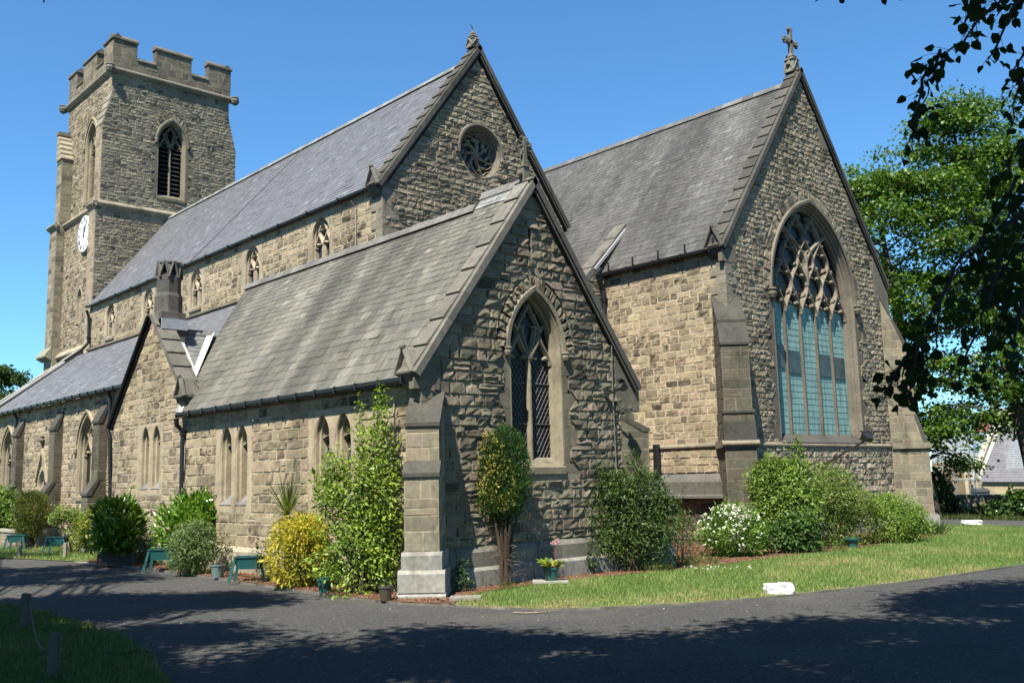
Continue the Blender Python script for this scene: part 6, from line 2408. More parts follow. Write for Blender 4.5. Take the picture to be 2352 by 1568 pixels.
tuft('iris', gpx(2143, 1228, .2), 160, .62, [(.04, .09, .025), (.07, .13, .035)], 'dark strap leaved iris clump by the far buttress', None, .38, .03, 1, .8)
TG = 'clumps of strap leaves along the bed edge'
for i, (x, y, lab) in enumerate(((1165, 1352, 'short clump of strap leaves right of the bare conifer stems'), (1110, 1345, 'yellowing clump of strap leaves left of the conifer stems'), (1503, 1312, 'clump of strap leaves at the left foot of the dark evergreen'),
                                 (1532, 1310, 'clump of strap leaves at the right foot of the dark evergreen'), (1590, 1303, 'clump of strap leaves below the straggly shrub'), (1640, 1297, 'clump of strap leaves left below the white blossom'), (1935, 1268, 'clump of strap leaves left of the wide teal bowl'))):
    tuft('strap_leaves', gpx(x, y, .0), 46, .26, [(.10, .14, .03), (.20, .20, .06), (.07, .12, .025)], lab, TG, .16, .013, 10 + i, .35)
# small daisies near the white shrub
rng = np.random.default_rng(8)
arr = []
for i in range(22):
    P = gpx(rng.uniform(1575, 1730), 0, 0) if False else gp(rng.uniform(1570, 1740), 1306 - (rng.uniform(0, 1)) * 8, BZ + .1)
    arr.append(leaf_arrays(np.repeat(P[None], 3, 0), np.repeat(unit(ZA - HF * .8)[None], 3, 0), unit(rng.normal(0, 1, (3, 3))), np.full(3, .03), np.full(3, .03), np.full((3, 3), .7)))
o = leaf_obj('ground_flowers', arr, 'leaf', None, gp(1650, 1300, BZ))
tag(o, 'low white flowers in the grass edge below the blossoming shrub', 'flowers', kind='stuff')

# loose bark chips on the beds (nobody could count them)
from mathutils.geometry import tessellate_polygon


def sample_poly(pts, n, rng):
    P3 = [Vector((p[0], p[1], 0)) for p in pts]
    tris = tessellate_polygon([P3])
    A = np.array([[(P3[i].x, P3[i].y) for i in t] for t in tris])
    ar = .5 * np.abs((A[:, 1, 0] - A[:, 0, 0]) * (A[:, 2, 1] - A[:, 0, 1]) - (A[:, 2, 0] - A[:, 0, 0]) * (A[:, 1, 1] - A[:, 0, 1]))
    k = rng.choice(len(A), n, p=ar / ar.sum())
    u, v = rng.uniform(0, 1, n), rng.uniform(0, 1, n)
    s = u + v > 1
    u[s], v[s] = 1 - u[s], 1 - v[s]
    return A[k, 0] + (A[k, 1] - A[k, 0]) * u[:, None] + (A[k, 2] - A[k, 0]) * v[:, None], ar.sum()


rng = np.random.default_rng(12)
q1, _ = sample_poly(KL + [np.array(p) for p in ((0, 0), (-12, 0), (-18.2, 0))], 9000, rng)
q2, _ = sample_poly(bedR[:60] + [np.array((.2, 12)), np.array((.2, -.2))], 6000, rng)
q = np.concatenate([q1, q2])
n = len(q)
P = np.concatenate([q, np.full((n, 1), BZ + .012)], 1)
cols = np.array([(.30, .15, .105), (.20, .10, .07), (.38, .22, .16), (.42, .32, .22), (.13, .08, .06)])
ch = leaf_arrays(P, unit(rng.normal(0, .5, (n, 3)) + ZA), unit(rng.normal(0, 1, (n, 3)) * V3(1, 1, .3)), rng.uniform(.03, .08, n), rng.uniform(.012, .03, n), cols[rng.integers(5, size=n)])
o = leaf_obj('bark_chips', [ch], 'grass', None, V3(0, -1, BZ))
tag(o, 'reddish bark chips strewn over the planting beds', 'bark chips', kind='stuff')


rng = np.random.default_rng(19)
gq, _ = sample_poly([p for p in bedR if p[1] > 5.8] + [np.array(p) for p in ((-1.2, 26), (-1.0, 15), (-.6, 7.2), (.8, 6.0))], 11000, rng)
kk = np.zeros(len(gq))
for i in range(6):
    a_, b_ = rng.normal(0, 1.5, 2)
    kk += np.cos(gq[:, 0] * a_ + gq[:, 1] * b_ + rng.uniform(0, 6))
hh = np.clip(.10 + .07 * kk, .01, .34) * rng.uniform(.2, 1.0, len(gq))
kp = rng.uniform(0, 1, len(gq)) < np.clip(.45 + .3 * kk, .08, 1)
gq, hh = gq[kp], hh[kp]
n = len(gq)
P = np.concatenate([gq, (BZ + hh)[:, None]], 1)
cols = np.array([(.045, .10, .02), (.09, .17, .03), (.15, .23, .05), (.16, .13, .06)])
gcv = leaf_arrays(P, unit(rng.normal(0, .5, (n, 3)) + ZA), unit(rng.normal(0, 1, (n, 3)) * V3(1, 1, .5)), rng.uniform(.05, .13, n), rng.uniform(.02, .06, n), cols[rng.choice(4, n, p=[.35, .35, .2, .1])] * rng.normal(1, .12, (n, 1)), .15)
o = leaf_obj('ground_cover', [gcv], 'leaf', None, V3(1, 12, BZ))
tag(o, 'low weeds and leaves between the shrubs of the right hand bed', 'ground cover', kind='stuff')


def grass(name, pts, dens, h, cols, seed, dry=.3, wid=.012, z=LZ, maxn=200000, edge=None, bare=()):
    rng = np.random.default_rng(seed)
    _, ar = sample_poly(pts, 10, rng)
    n = int(min(ar * dens, maxn))
    q, _ = sample_poly(pts, n, rng)
    cl = np.zeros(n)
    for i in range(9):
        kx, ky = rng.normal(0, 1.6, 2)
        cl += np.cos(q[:, 0] * kx + q[:, 1] * ky + rng.uniform(0, 6.3))
    cl /= 4.0
    P = np.concatenate([q, np.full((n, 1), z - .005)], 1)
    a = rng.uniform(0, 6.3, n)
    d = np.cos(a)[:, None] * XA + np.sin(a)[:, None] * YA
    A = unit(ZA + d * rng.uniform(.05, .7, n)[:, None])
    L = h * np.exp(rng.normal(0, .35, n)) * (1 + .3 * np.clip(cl, -1, 1))
    cols = np.array(cols)
    k = np.clip(rng.uniform(0, 1, n) + cl * dry, 0, 1)[:, None]
    T = cols[0] * (1 - k) + cols[1] * k
    pd_ = np.clip(.08 + .26 * cl, .02, .45)
    if edge is not None:
        E_ = np.array(edge)
        dm = np.min(np.linalg.norm(q[:, None, :] - E_[None, ::2], axis=2), axis=1)
        pd_ = np.clip(pd_ + .75 * np.exp(-(dm / (.32 + .16 * cl)) ** 2), .02, .85)
        L = L * (1 - .45 * np.exp(-(dm / .3) ** 2))
    for (cx_, cy_, rx_, ry_) in bare:
        dd_ = ((q[:, 0] - cx_) / rx_) ** 2 + ((q[:, 1] - cy_) / ry_) ** 2
        pd_ = np.clip(pd_ + .7 * np.exp(-dd_), 0, .9)
        L = L * (1 - .45 * np.exp(-dd_))
    isd = rng.uniform(0, 1, n) < pd_
    T[isd] = cols[2]
    T = T * rng.normal(1, .15, (n, 1))
    V = np.stack([P - np.cross(d, ZA) * wid * .5, P + np.cross(d, ZA) * wid * .5, P + A * L[:, None]], 1).reshape(-1, 3)
    F = np.arange(n * 3).reshape(-1, 3)
    c0 = q.mean(0)
    o = leaf_obj(name, [(V, F, np.repeat(T, 3, 0))], 'grass', None, V3(c0[0], c0[1], z))
    return o


GC = [(.12, .215, .05), (.225, .34, .10), (.43, .385, .19)]
o = grass('lawn_grass', lawnR, 1500, .062, GC, 1, wid=.013, edge=KR, bare=[(*gp(1900, 1294)[:2], .7, 1.6), (*gp(1835, 1372)[:2], .5, .5), (*gp(1330, 1385)[:2], .5, .6), (*gp(1500, 1380)[:2], .4, .6), (*gp(2100, 1318)[:2], .6, .8)])
tag(o, 'sunlit rough mown grass beside the curving drive', 'grass', kind='stuff')
o = grass('lawn_grass', lawnF, 900, .075, [(.06, .11, .025), (.11, .17, .045), (.2, .19, .09)], 2, wid=.012)  # same grass in darker blade colours, tree shade put into the tint
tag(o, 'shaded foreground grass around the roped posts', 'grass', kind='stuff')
o = grass('lawn_grass', lawnL, 450, .075, GC, 3, wid=.018, maxn=50000)
tag(o, 'strip of grass along the aisle wall at the left', 'grass', kind='stuff')
rng = np.random.default_rng(4)
vg = [np.array(p) for p in ((-6, 33.6), (12, 33.2), (12, 35.2), (-6, 35.4))]
o = grass('lawn_grass', vg, 420, .16, [(.04, .07, .015), (.09, .12, .03), (.22, .2, .09)], 5, wid=.03, z=GZ + .02)
tag(o, 'rough grass at the foot of the boundary wall', 'grass', kind='stuff')
# litter on the drive
n = 4200
q = np.stack([rng.uniform(-9, 13, n), rng.uniform(-9, 13, n)], 1)
P = np.concatenate([q, np.full((n, 1), GZ + .006)], 1)
cols = np.array([(.35, .30, .20), (.20, .14, .08), (.22, .26, .10), (.5, .48, .42)])
lit = leaf_arrays(P, unit(rng.normal(0, .25, (n, 3)) + ZA), unit(rng.normal(0, 1, (n, 3)) * V3(1, 1, .1)), rng.uniform(.015, .055, n), rng.uniform(.008, .024, n), cols[rng.integers(4, size=n)])
o = leaf_obj('leaf_litter', [lit], 'grass', None, V3(3, 0, GZ))
tag(o, 'scattered dry leaf litter and grit on the drive', 'leaf litter', kind='stuff')


# ------------------------------------------------------------------ posts, rope, stones, twigs
def post(base, h, w, label, tint):
    r = np.random.default_rng(int(abs(base[0]) * 10))
    mb = MB()
    n = 5
    ax = (HR, HF)
    V = []
    for k, s in ((0, 1.0), (h - .02, .97), (h, .88)):
        for a, b in ((-1, -1), (1, -1), (1, 1), (-1, 1)):
            V.append(base + ax[0] * a * w / 2 * s + ax[1] * b * w / 2 * s + ZA * (k + (r.normal(0, .008) if k else -.1)))
    F = [(8, 9, 10, 11)]
    for l in (0, 4):
        for i in range(4):
            j = (i + 1) % 4
            F.append((l + i, l + j, l + 4 + j, l + 4 + i))
    mb.add(V, F, tint)
    o = build('post', mb, M['wood'], None, base)
    tag(o, label, 'post', 'short timber posts carrying a rope')
    return o


def rope(a, b, sag, label, r=.014):
    mb = MB()
    n = 18
    pts = []
    for i in range(n + 1):
        t = i / n
        p = a + (b - a) * t
        pts.append(p - ZA * sag * 4 * t * (1 - t))
    mb.tube(pts, r, 6, (.10, .085, .06))
    o = build('rope', mb, M['wood'])
    tag(o, label, 'rope', 'sagging ropes between the posts')


PWd = (.10, .085, .065)  # front posts tinted darker than the far ones to stand for tree shade
pf1, pf2 = gp(57, 1444, LZ), gp(122, 1554, LZ)
pl1, pl2 = gp(45, 1279, LZ), gp(149, 1280, LZ)
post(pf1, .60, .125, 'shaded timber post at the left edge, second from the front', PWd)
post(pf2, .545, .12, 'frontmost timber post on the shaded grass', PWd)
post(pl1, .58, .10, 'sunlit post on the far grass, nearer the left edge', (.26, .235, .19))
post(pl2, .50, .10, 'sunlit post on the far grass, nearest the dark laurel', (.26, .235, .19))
rope(pf1 + ZA * .5 + HR * .06, pf2 + ZA * .4 - HR * .05, .33, 'rope drooping between the two shaded front posts')
rope(pf1 + ZA * .42 - HR * .06, pf1 + ZA * .45 - HR * 2.4 + HF * .6, .25, 'rope leading off the left edge from the shaded post')
rope(pl1 + ZA * .48, pl2 + ZA * .4, .22, 'thin rope between the two sunlit far posts')
rope(pl1 + ZA * .45 - HR * .05, pl1 + ZA * .35 - HR * 3 - HF * .6, .2, 'thin rope leaving the left edge from the sunlit post')


def boulder(c, sx, sy, sz, label, seed, rot=.3):
    bm = bmesh.new()
    bmesh.ops.create_cube(bm, size=1)
    bmesh.ops.subdivide_edges(bm, edges=bm.edges, cuts=5, use_grid_fill=True)
    r = np.random.default_rng(seed)
    K = r.normal(0, 5, (6, 3))
    ph = r.uniform(0, 6.3, 6)
    for v in bm.verts:
        p = np.array(v.co)
        l = np.linalg.norm(p)
        p = p * (1 - .13 * (l - .5) / .36 * .5)
        p += sum(math.sin(K[i] @ p * 1.2 + ph[i]) for i in range(6)) * .016 * p / l + r.normal(0, .012, 3)
        x, y = p[0] * sx, p[1] * sy
        z = p[2] * sz * (1 + .18 * p[0])
        v.co = (x * HR[0] * math.cos(rot) - y * HR[1], x * HR[1] + y * HR[0] * math.cos(rot), z + sz * .38)
    me = bpy.data.meshes.new('painted_stone')
    bm.to_mesh(me)
    bm.free()
    n = len(me.vertices)
    a = me.attributes.new("Tint", 'FLOAT_COLOR', 'POINT')
    col = np.ones((n, 4), np.float32)
    col[:, :3] = .60
    a.data.foreach_set("color", col.ravel())
    me.materials.append(M['paintstone'])
    o = bpy.data.objects.new('painted_stone', me)
    link(o, None, c)
    tag(o, label, 'painted stone', 'white painted marker stones on the grass')


m, t, b = newmat("whitewashed_stone")
c = ramp(t, noise(t, coords(t), 7, 5, .7), [(.36, (.2, .2, .19)), (.44, (.5, .5, .49)), (.6, (.6, .6, .59))])
t.links.new(c, b.inputs['Base Color'])
b.inputs['Roughness'].default_value = .8
bump(t, b, noise(t, coords(t), 9, 5, .7), .8, .04)
M['paintstone'] = m
boulder(gp(1788, 1362, LZ), .56, .34, .22, 'large whitewashed stone on the grass near the drive', 3)
boulder(gp(2232, 1203, LZ), .80, .35, .19, 'distant whitewashed stone at the far edge of the grass', 4)
# fallen twigs
for i, (pts, lab) in enumerate(((((1178, 1405), (1205, 1407), (1235, 1406), (1260, 1403), (1285, 1400)), 'pale fallen twig lying on the drive by the grass edge'),
                                (((245, 1497), (275, 1500), (300, 1498), (335, 1494), (372, 1506)), 'dark fallen branch on the shaded foreground grass'))):
    mb = MB()
    r = np.random.default_rng(i)
    P = [gp(*q, GZ + .03 + (.05 if i else 0)) for q in pts]
    mb.tube(P, [.012, .014, .013, .01, .005], 5, (.34, .29, .22) if i == 0 else (.07, .06, .045))
    for k in range(4):
        a = P[r.integers(1, 4)]
        mb.tube([a, a + HR * r.normal(0, .12) + HF * r.normal(0, .12) + ZA * r.uniform(0, .05)], [.008, .003], 4, (.3, .26, .2) if i == 0 else (.07, .06, .045))
    o = build('fallen_twig', mb, M['bark'])
    tag(o, lab, 'twig')

# low wall at the left edge
w0, w1 = FL(-60, 1247, -.55) - ZA * .1, FL(36, 1246, -.55) - ZA * .1
mb = MB()
d = unit(w1 - w0)
nn = V3(-d[1], d[0], 0)
if nn[1] < 0: nn = -nn
L = np.linalg.norm(w1 - w0)
mb.box(w0, d * L, nn * .35, ZA * .72, (.26, .2, .14))
mb.box(w0 - nn * .05 + ZA * .72, d * (L + .05), nn * .45, ZA * .1, (.36, .33, .26))
masonry('', None, w0, d, -nn, rect(0, L), 0.0, .72, (.3, .36), (.5, .9), .012, .012, 4, 4, dict(BUFF, a=(.30, .23, .15), b=(.25, .19, .13), core=.05), 700, mb=mb, patch=False)
for v in mb.v[-1:]: pass
tag(build('low_wall', mb, M['ashlar'], label=None), 'low coped stone wall at the left edge of the grass', 'wall')

# ------------------------------------------------------------------ floodlights and cables on the walls


def floodlight(base, arm, head, name_label, s=1.0, aim=None):
    root = empty('floodlight', base)
    tag(root, name_label, 'floodlight')
    mb = MB()
    mb.tube([base, base + (arm - base) * .5, arm], .03 * s, 6, (.03, .028, .027))
    mb.cbox(base, .1, .1, .16, (.03, .028, .027))
    build('bracket', mb, M['metal'], root)
    mb = MB()
    ax = unit(aim) if aim is not None else XA
    sd = unit(np.cross(ax, ZA))
    up = np.cross(sd, ax)
    w, h, d = .34 * s, .24 * s, .22 * s
    V = [head + sd * a * w * .5 + up * b_ * h * .5 for a, b_ in ((-1, -1), (1, -1), (1, 1), (-1, 1))]
    V2 = [head - ax * d + sd * a * w * .28 + up * b_ * h * .25 for a, b_ in ((-1, -1), (1, -1), (1, 1), (-1, 1))]
    mb.add(V + V2, [(7, 6, 5, 4), (0, 4, 5, 1), (1, 5, 6, 2), (2, 6, 7, 3), (3, 7, 4, 0)], (.02, .02, .02))
    mb.box(head + up * h * .5 - sd * w * .55, sd * w * 1.1, ax * .1 * s, up * .02, (.02, .02, .02))
    build('housing', mb, M['metal'], root)
    mb = MB()
    mb.add([head + ax * .002 + sd * a * w * .46 + up * b_ * h * .44 for a, b_ in ((-1, -1), (1, -1), (1, 1), (-1, 1))], [(0, 1, 2, 3)], (.06, .063, .066))
    build('lamp_glass', mb, M['lead'], root)


fb = at(1897, 1065, 'X', CX + .15)
fh = fb + XA * 1.5 + V3(0, .25, .95)
floodlight(fb, fh - ZA * .14, fh, 'black floodlight on a raking arm below the great window', 1.25, V3(-.75, .35, .55))
fb = at(1393, 905, 'X', .1)
floodlight(fb, fb + XA * .55 + ZA * .1, fb + XA * .6 - YA * .15 + ZA * .18, 'small black floodlight high on the near gable', .9, V3(-.3, -.7, .5))
mb = MB()
pp = [at(x, y, 'X', .11) for x, y in ((1404, 770), (1406, 850), (1408, 920), (1412, 1000), (1416, 1080))]
mb.tube(pp, .016, 5, (.16, .145, .115))
tag(build('cable', mb, M['plain']), 'thin clipped cable running down the right of the near gable', 'cable')
mb = MB()
pp = [at(x, y, 'Y', -.05) for x, y in ((423, 965), (425, 1040), (422, 1100), (424, 1150))]
mb.tube(pp, .014, 5, (.42, .40, .36))
tag(build('cable', mb, M['plain']), 'pale cable beside the black drainpipe of the lancet wall', 'cable')
mb = MB()
pp = [at(x, y, 'Y', -.06) for x, y in ((906, 905), (904, 960), (905, 1010))]
mb.tube(pp, .014, 5, (.5, .48, .42))
tag(build('cable', mb, M['plain']), 'short pale cable left of the corner buttress top', 'cable')
mb = MB()
q = at(1508, 1040, 'Y', CY0 - .22)
mb.tube([q + ZA * .3, q - ZA * .9], .13, 10, (.012, .012, .013))
tag(build('flue_pipe', mb, M['metal']), 'short thick black flue pipe on the pale wall between the gables', 'pipe')
# ================================================================== BACKGROUND: boundary wall, neighbouring houses, scaffold
def fr(px, py, D):
    """point on the view ray of a pixel at depth D along the camera axis"""
    return CAM + ray(px, py) * D


def fz(px, D, z):
    """point at pixel column px, depth D and height z (level ground)"""
    y = 784.0
    for _ in range(12):
        p = fr(px, y, D)
        y += (p[2] - z) * FPX / D
    return fr(px, y, D)


wb0, wb1 = gp(2100, 1187), gp(2480, 1184)
d = unit(wb1 - wb0)
wb0 = wb0 - d * 6
wb1 = wb1 + d * 10
L = np.linalg.norm(wb1 - wb0)
nn = V3(d[1], -d[0], 0)
if nn @ (CAM - wb0) < 0: nn = -nn
mb = MB()
mb.box(wb0, d * L, -nn * .4, ZA * .98, (.18, .15, .105))
mb.box(wb0 + nn * .05 + ZA * .98, d * L, -nn * .5, ZA * .09, (.20, .175, .13))
masonry('', None, wb0, d, nn, rect(0, L), 0.0, .98, (.18, .25), (.25, .55), .03, .014, 4, 4, dict(DARK, a=(.27, .22, .15), b=(.22, .18, .125)), 800, mb=mb, patch=False)
tag(build('boundary_wall', mb, M['stone']), 'dappled stone boundary wall behind the far grass at the right', 'wall')

# nearest house: gable parapet, slate roof, sandstone wall
house = empty('house', fz(2330, 76, GZ))
tag(house, 'stone house with a raised gable coping and slate roof beyond the boundary wall', 'house')
RV, FV = HR, HF
D0, D1 = 74.0, 80.0
KS = 1.27


def hq(px, py, D): return fr(px, py, D)


mb = MB()
A_, B_ = hq(2246, 1107, D0), hq(2440, 1108, D0)
g0, g1 = A_.copy(), B_.copy()
g0[2] = g1[2] = GZ
mb.quad(g0, g1, B_, A_, (.44, .355, .21))
A2, B2 = hq(2300, 968, D1), hq(2440, 962, D1)
g2 = A2.copy(); g2[2] = GZ
mb.quad(g0, A_, A2, g2, (.36, .29, .18))
build('wall', mb, M['ashlar'], house)
mb = MB()
nrow = 26
rh = np.random.default_rng(31)
for i in range(nrow):
    t0, t1 = i / nrow, (i + 1) / nrow
    a0, a1 = A_ + (A2 - A_) * t0, A_ + (A2 - A_) * t1
    b0, b1 = B_ + (B2 - B_) * t0, B_ + (B2 - B_) * t1
    for k in range(40):
        u0, u1 = k / 40, (k + 1) / 40
        mb.quad(a0 + (b0 - a0) * u0 + ZA * .02, a0 + (b0 - a0) * u1 + ZA * .02, a1 + (b1 - a1) * u1, a1 + (b1 - a1) * u0, np.array((.16, .155, .17)) * rh.normal(1, .08))
build('roof', mb, M['slate'], house)
mb = MB()
e = A2 - A_
mb.box(A_ - RV * .62 + ZA * .05 - e * .02, RV * .5, e * 1.02, ZA * .38, (.40, .37, .30))
mb.box(A_ - RV * .08 + ZA * .02, RV * .28, e, ZA * .14, (.46, .43, .35))
build('coping', mb, M['ashlar'], house)
mb = MB()
for k, (w, hh) in enumerate(((.5, .25), (.38, .25), (.26, .25))):
    mb.cbox(A_ - RV * .2 - FV * .1 - ZA * (.05 + k * .27), w * 1.6, .4, .24, (.36, .31, .22), (RV, FV, ZA))
mb.prism([(-.4, 0), (.4, 0), (0, .55)], A_ - RV * .2 + ZA * .1, RV, ZA, FV, -.3, .1, (.40, .37, .29))
build('kneeler', mb, M['ashlar'], house, fix=True)
mb = MB()
mb.box(A_ - FV * .16 - ZA * .06, B_ - A_, FV * .14, ZA * .12, (.03, .03, .035))
build('gutter', mb, M['metal'], house)
mb = MB()
c = hq(2302, 966, D1)
mb.cbox(c + ZA * .2, 1.6, 1.0, 1.3, (.40, .36, .28), (RV, FV, ZA))
mb.cbox(c + ZA * .9, 2.1, 1.2, .18, (.36, .33, .26), (RV, FV, ZA))
ch_ = build('chimney', mb, M['ashlar'], house)
for dx in (-.5, .1):
    mb = MB()
    mb.lathe(c + RV * dx - RV * .3 + ZA * .8, [(.14, 0), (.16, .1), (.13, .2), (.13, .62), (.17, .66), (.17, .74)], 10, (.45, .40, .26))
    build('chimney_pot', mb, M['ashlar'], ch_)
# house behind with scaffolding
h2 = empty('house', fz(2200, 92, GZ))
tag(h2, 'further slate roofed house behind the scaffolding with a red brick chimney', 'house')
Dh = 88.0
mb = MB()
a, b = hq(2140, 1062, Dh), hq(2310, 1062, Dh)
ga, gb = a.copy(), b.copy()
ga[2] = gb[2] = GZ
mb.quad(ga, gb, b, a, (.22, .155, .085))
for px, pw_ in ((2236, 12), (2216, 8)):
    q0, q1 = hq(px - pw_ / 2, 1062, Dh - .05), hq(px + pw_ / 2, 1062, Dh - .05)
    z0, z1 = q0.copy(), q1.copy()
    z0[2] = z1[2] = GZ
    mb.quad(z0, z1, q1, q0, (.50, .44, .30))
for i in range(60):
    px, py = rh.uniform(2150, 2215), rh.choice([1078, 1082, 1112, 1116]) + rh.normal(0, 1.5)
    mb.cbox(hq(px, py, Dh - .05), rh.uniform(.25, .5), .1, .14, np.array((.46, .36, .2)) * rh.normal(1, .2), (RV, FV, ZA))
build('wall', mb, M['ashlar'], h2)
mb = MB()
a2, b2 = hq(2150, 992, Dh + 6.5), hq(2330, 986, Dh + 6.5)
for i in range(18):
    t0, t1 = i / 18, (i + 1) / 18
    for k in range(30):
        u0, u1 = k / 30, (k + 1) / 30
        f = lambda t, u: (a + (b - a) * u) * (1 - t) + (a2 + (b2 - a2) * u) * t
        mb.quad(f(t0, u0) + ZA * .03, f(t0, u1) + ZA * .03, f(t1, u1), f(t1, u0), np.array((.17, .165, .18)) * rh.normal(1, .09))
build('roof', mb, M['slate'], h2)
mb = MB()
f0, f1 = hq(2234, 1030, Dh + 1.9), hq(2256, 1018, Dh + 3.3)
mb.box(f0 - FV * .15, RV * .85, (f1 - f0) - RV * ((f1 - f0) @ RV), -FV * .1 + ZA * .1, (.5, .53, .56))
sk = build('skylight', mb, M['plain'], h2)
mb = MB()
mb.box(f0 - FV * .28 + RV * .08 + ZA * .1, RV * .69, ((f1 - f0) - RV * ((f1 - f0) @ RV)) * .85, -FV * .02 + ZA * .02, (.10, .18, .30))
build('glass', mb, M['plain'], sk)
mb = MB()
c = hq(2263, 972, Dh + 4)
mb.cbox(c, 1.5, .9, 1.6, (.36, .12, .07), (RV, FV, ZA))
mb.cbox(c + ZA * .65, 1.7, 1.05, .2, (.32, .10, .06), (RV, FV, ZA))
mb.lathe(c + ZA * .6 + RV * .1, [(.16, 0), (.13, .6), (.15, .65)], 9, (.42, .16, .09))
build('chimney', mb, M['ashlar'], h2, label='red brick chimney with one clay pot')
mb = MB()
v0, v1, v2 = hq(2150, 1002, Dh + .2), hq(2205, 1050, Dh - .6), hq(2150, 1060, Dh - .6)
mb.tube([v0, v1], .12, 5, (.42, .38, .30))
build('coping', mb, M['ashlar'], h2)
scf = empty('scaffolding', fz(2200, 71, GZ))
tag(scf, 'grey tubular scaffolding against the house behind the boundary wall', 'scaffolding')
Ds = 71.0
pole = (.26, .29, .32)
for px in (2152, 2161, 2190, 2194, 2226, 2237):
    mb = MB()
    t_ = hq(px, 1006 if px in (2152, 2161) else 1022, Ds)
    b_ = fz(px + 4, Ds, GZ)
    mb.tube([b_, t_], .045, 6, pole)
    build('upright', mb, M['lead'], scf)
for y0, y1 in ((1060, 1060), (1073, 1072), (1103, 1101), (1140, 1136)):
    mb = MB()
    mb.tube([hq(2140, y0, Ds - .1), hq(2246, y1, Ds - .1)], .045, 6, pole)
    build('ledger', mb, M['lead'], scf)
mb = MB()
mb.box(hq(2145, 1102, Ds), RV * 2.6, FV * 1.0, ZA * .06, (.34, .28, .19))
build('deck', mb, M['wood'], scf)
mb = MB()
q = fz(2252, 70, GZ)
mb.cbox(hq(2252, 1135, 70), 1.0, .8, .7, (.10, .105, .115), (RV, FV, ZA))
mb.cbox(hq(2252, 1128, 70), 1.08, .88, .08, (.075, .08, .076), (RV, FV, ZA))
mb.cbox(V3(q[0], q[1], .35), .9, .7, .9, (.10, .105, .115), (RV, FV, ZA))
tag(build('storage_bin', mb, M['plastic']), 'grey bin standing at the end wall of the gabled house', 'bin')

# ================================================================== TREES
def tree(name, label, base, h, rad, z0, seed, nl, lsize, cols, r0=.35, lean=(0, 0), nlimb=30, group=None, flat=.45, lm='leaf', clump=1.0, cat='tree', top=1.0):
    rng = np.random.default_rng(seed)
    base = np.asarray(base, float)
    root = empty(name, base)
    tag(root, label, cat, group)
    mb = MB()
    top_ = base + ZA * h * .94 + HR * lean[0] + HF * lean[1]
    pts, rads = [], []
    for i in range(9):
        t = i / 8
        p = base + (top_ - base) * t + (HR * math.sin(t * 5 + seed) + HF * math.cos(t * 4 + seed)) * .18 * t
        pts.append(p)
        rads.append(r0 * (1 - t) ** .8 + .02 if i else r0 * 1.25)
    mb.tube(pts, rads, 9, (.085, .07, .055))
    tips = []
    for i in range(nlimb):
        t = .0 + (i + rng.uniform(0, 1)) / nlimb
        zc = z0 + (h - z0) * t
        k = zc / h / .94
        k = min(k, .98)
        p = base + (top_ - base) * k
        az = i * 2.4 + rng.uniform(-.4, .4)
        prof = math.sin(math.pi * min(1, max(0.12, (t * .86 + .12)))) ** .65
        ln = rad * prof * rng.uniform(.75, 1.12)
        d = HR * math.cos(az) + HF * math.sin(az)
        rise = rng.uniform(.15, .6) * ln * (1 if t < .8 else 1.3)
        q1 = p + d * ln * .45 + ZA * rise * .6
        q2 = p + d * ln + ZA * (rise * .75 + rng.uniform(-.5, .2))
        r1 = max(.02, r0 * .28 * (1 - t * .7))
        mb.tube([p, q1, q2], [r1, r1 * .6, r1 * .15], 5, (.08, .066, .052), caps=False)
        for s in range(6):
            f = rng.uniform(.3, 1.0)
            c = p + (q1 - p) * min(1, f * 2) if f < .5 else q1 + (q2 - q1) * (f - .5) * 2
            off = unit(rng.normal(0, 1, 3) * V3(1, 1, .5)) * rng.uniform(.3, 1.1) * rad * .24
            tp = c + off
            mb.tube([c, c + off * .6 + ZA * .06, tp], [r1 * .3, r1 * .2, .008], 4, (.08, .066, .052), caps=False)
            tips.append(tp)
    build('trunk', mb, M['bark'], root)
    tips = np.array(tips)
    per = nl // len(tips)
    n = per * len(tips)
    ids = np.repeat(np.arange(len(tips)), per)
    cr = rad * .17 * clump * rng.uniform(.6, 1.3, len(tips))
    D = rng.normal(0, 1, (n, 3)) * V3(.62, .62, flat * .62)
    P = tips[ids] + D * cr[ids][:, None]
    P[:, 2] -= .18 * (D[:, 0] ** 2 + D[:, 1] ** 2) * cr[ids]
    P[:, 2] = np.maximum(P[:, 2], base[2] + .3)
    Nn = unit(ZA * .9 + rng.normal(0, .55, (n, 3)))
    A = unit(D * V3(1, 1, .2) + rng.normal(0, .5, (n, 3)) - ZA * .35)
    Lf = lsize * np.exp(rng.normal(0, .22, n))
    cols = np.array(cols)
    k = np.clip(rng.uniform(0, 1, len(tips))[ids] * .6 + rng.uniform(0, 1, n) * .4, 0, .999) * (len(cols) - 1)
    i0 = k.astype(int)
    fr_ = (k - i0)[:, None]
    T = (cols[i0] * (1 - fr_) + cols[np.minimum(i0 + 1, len(cols) - 1)] * fr_) * rng.normal(1, .12, (n, 1))
    leaf_obj('crown', [leaf_arrays(P, Nn, A, Lf, Lf * .78, T)], lm, root, base)
    return root


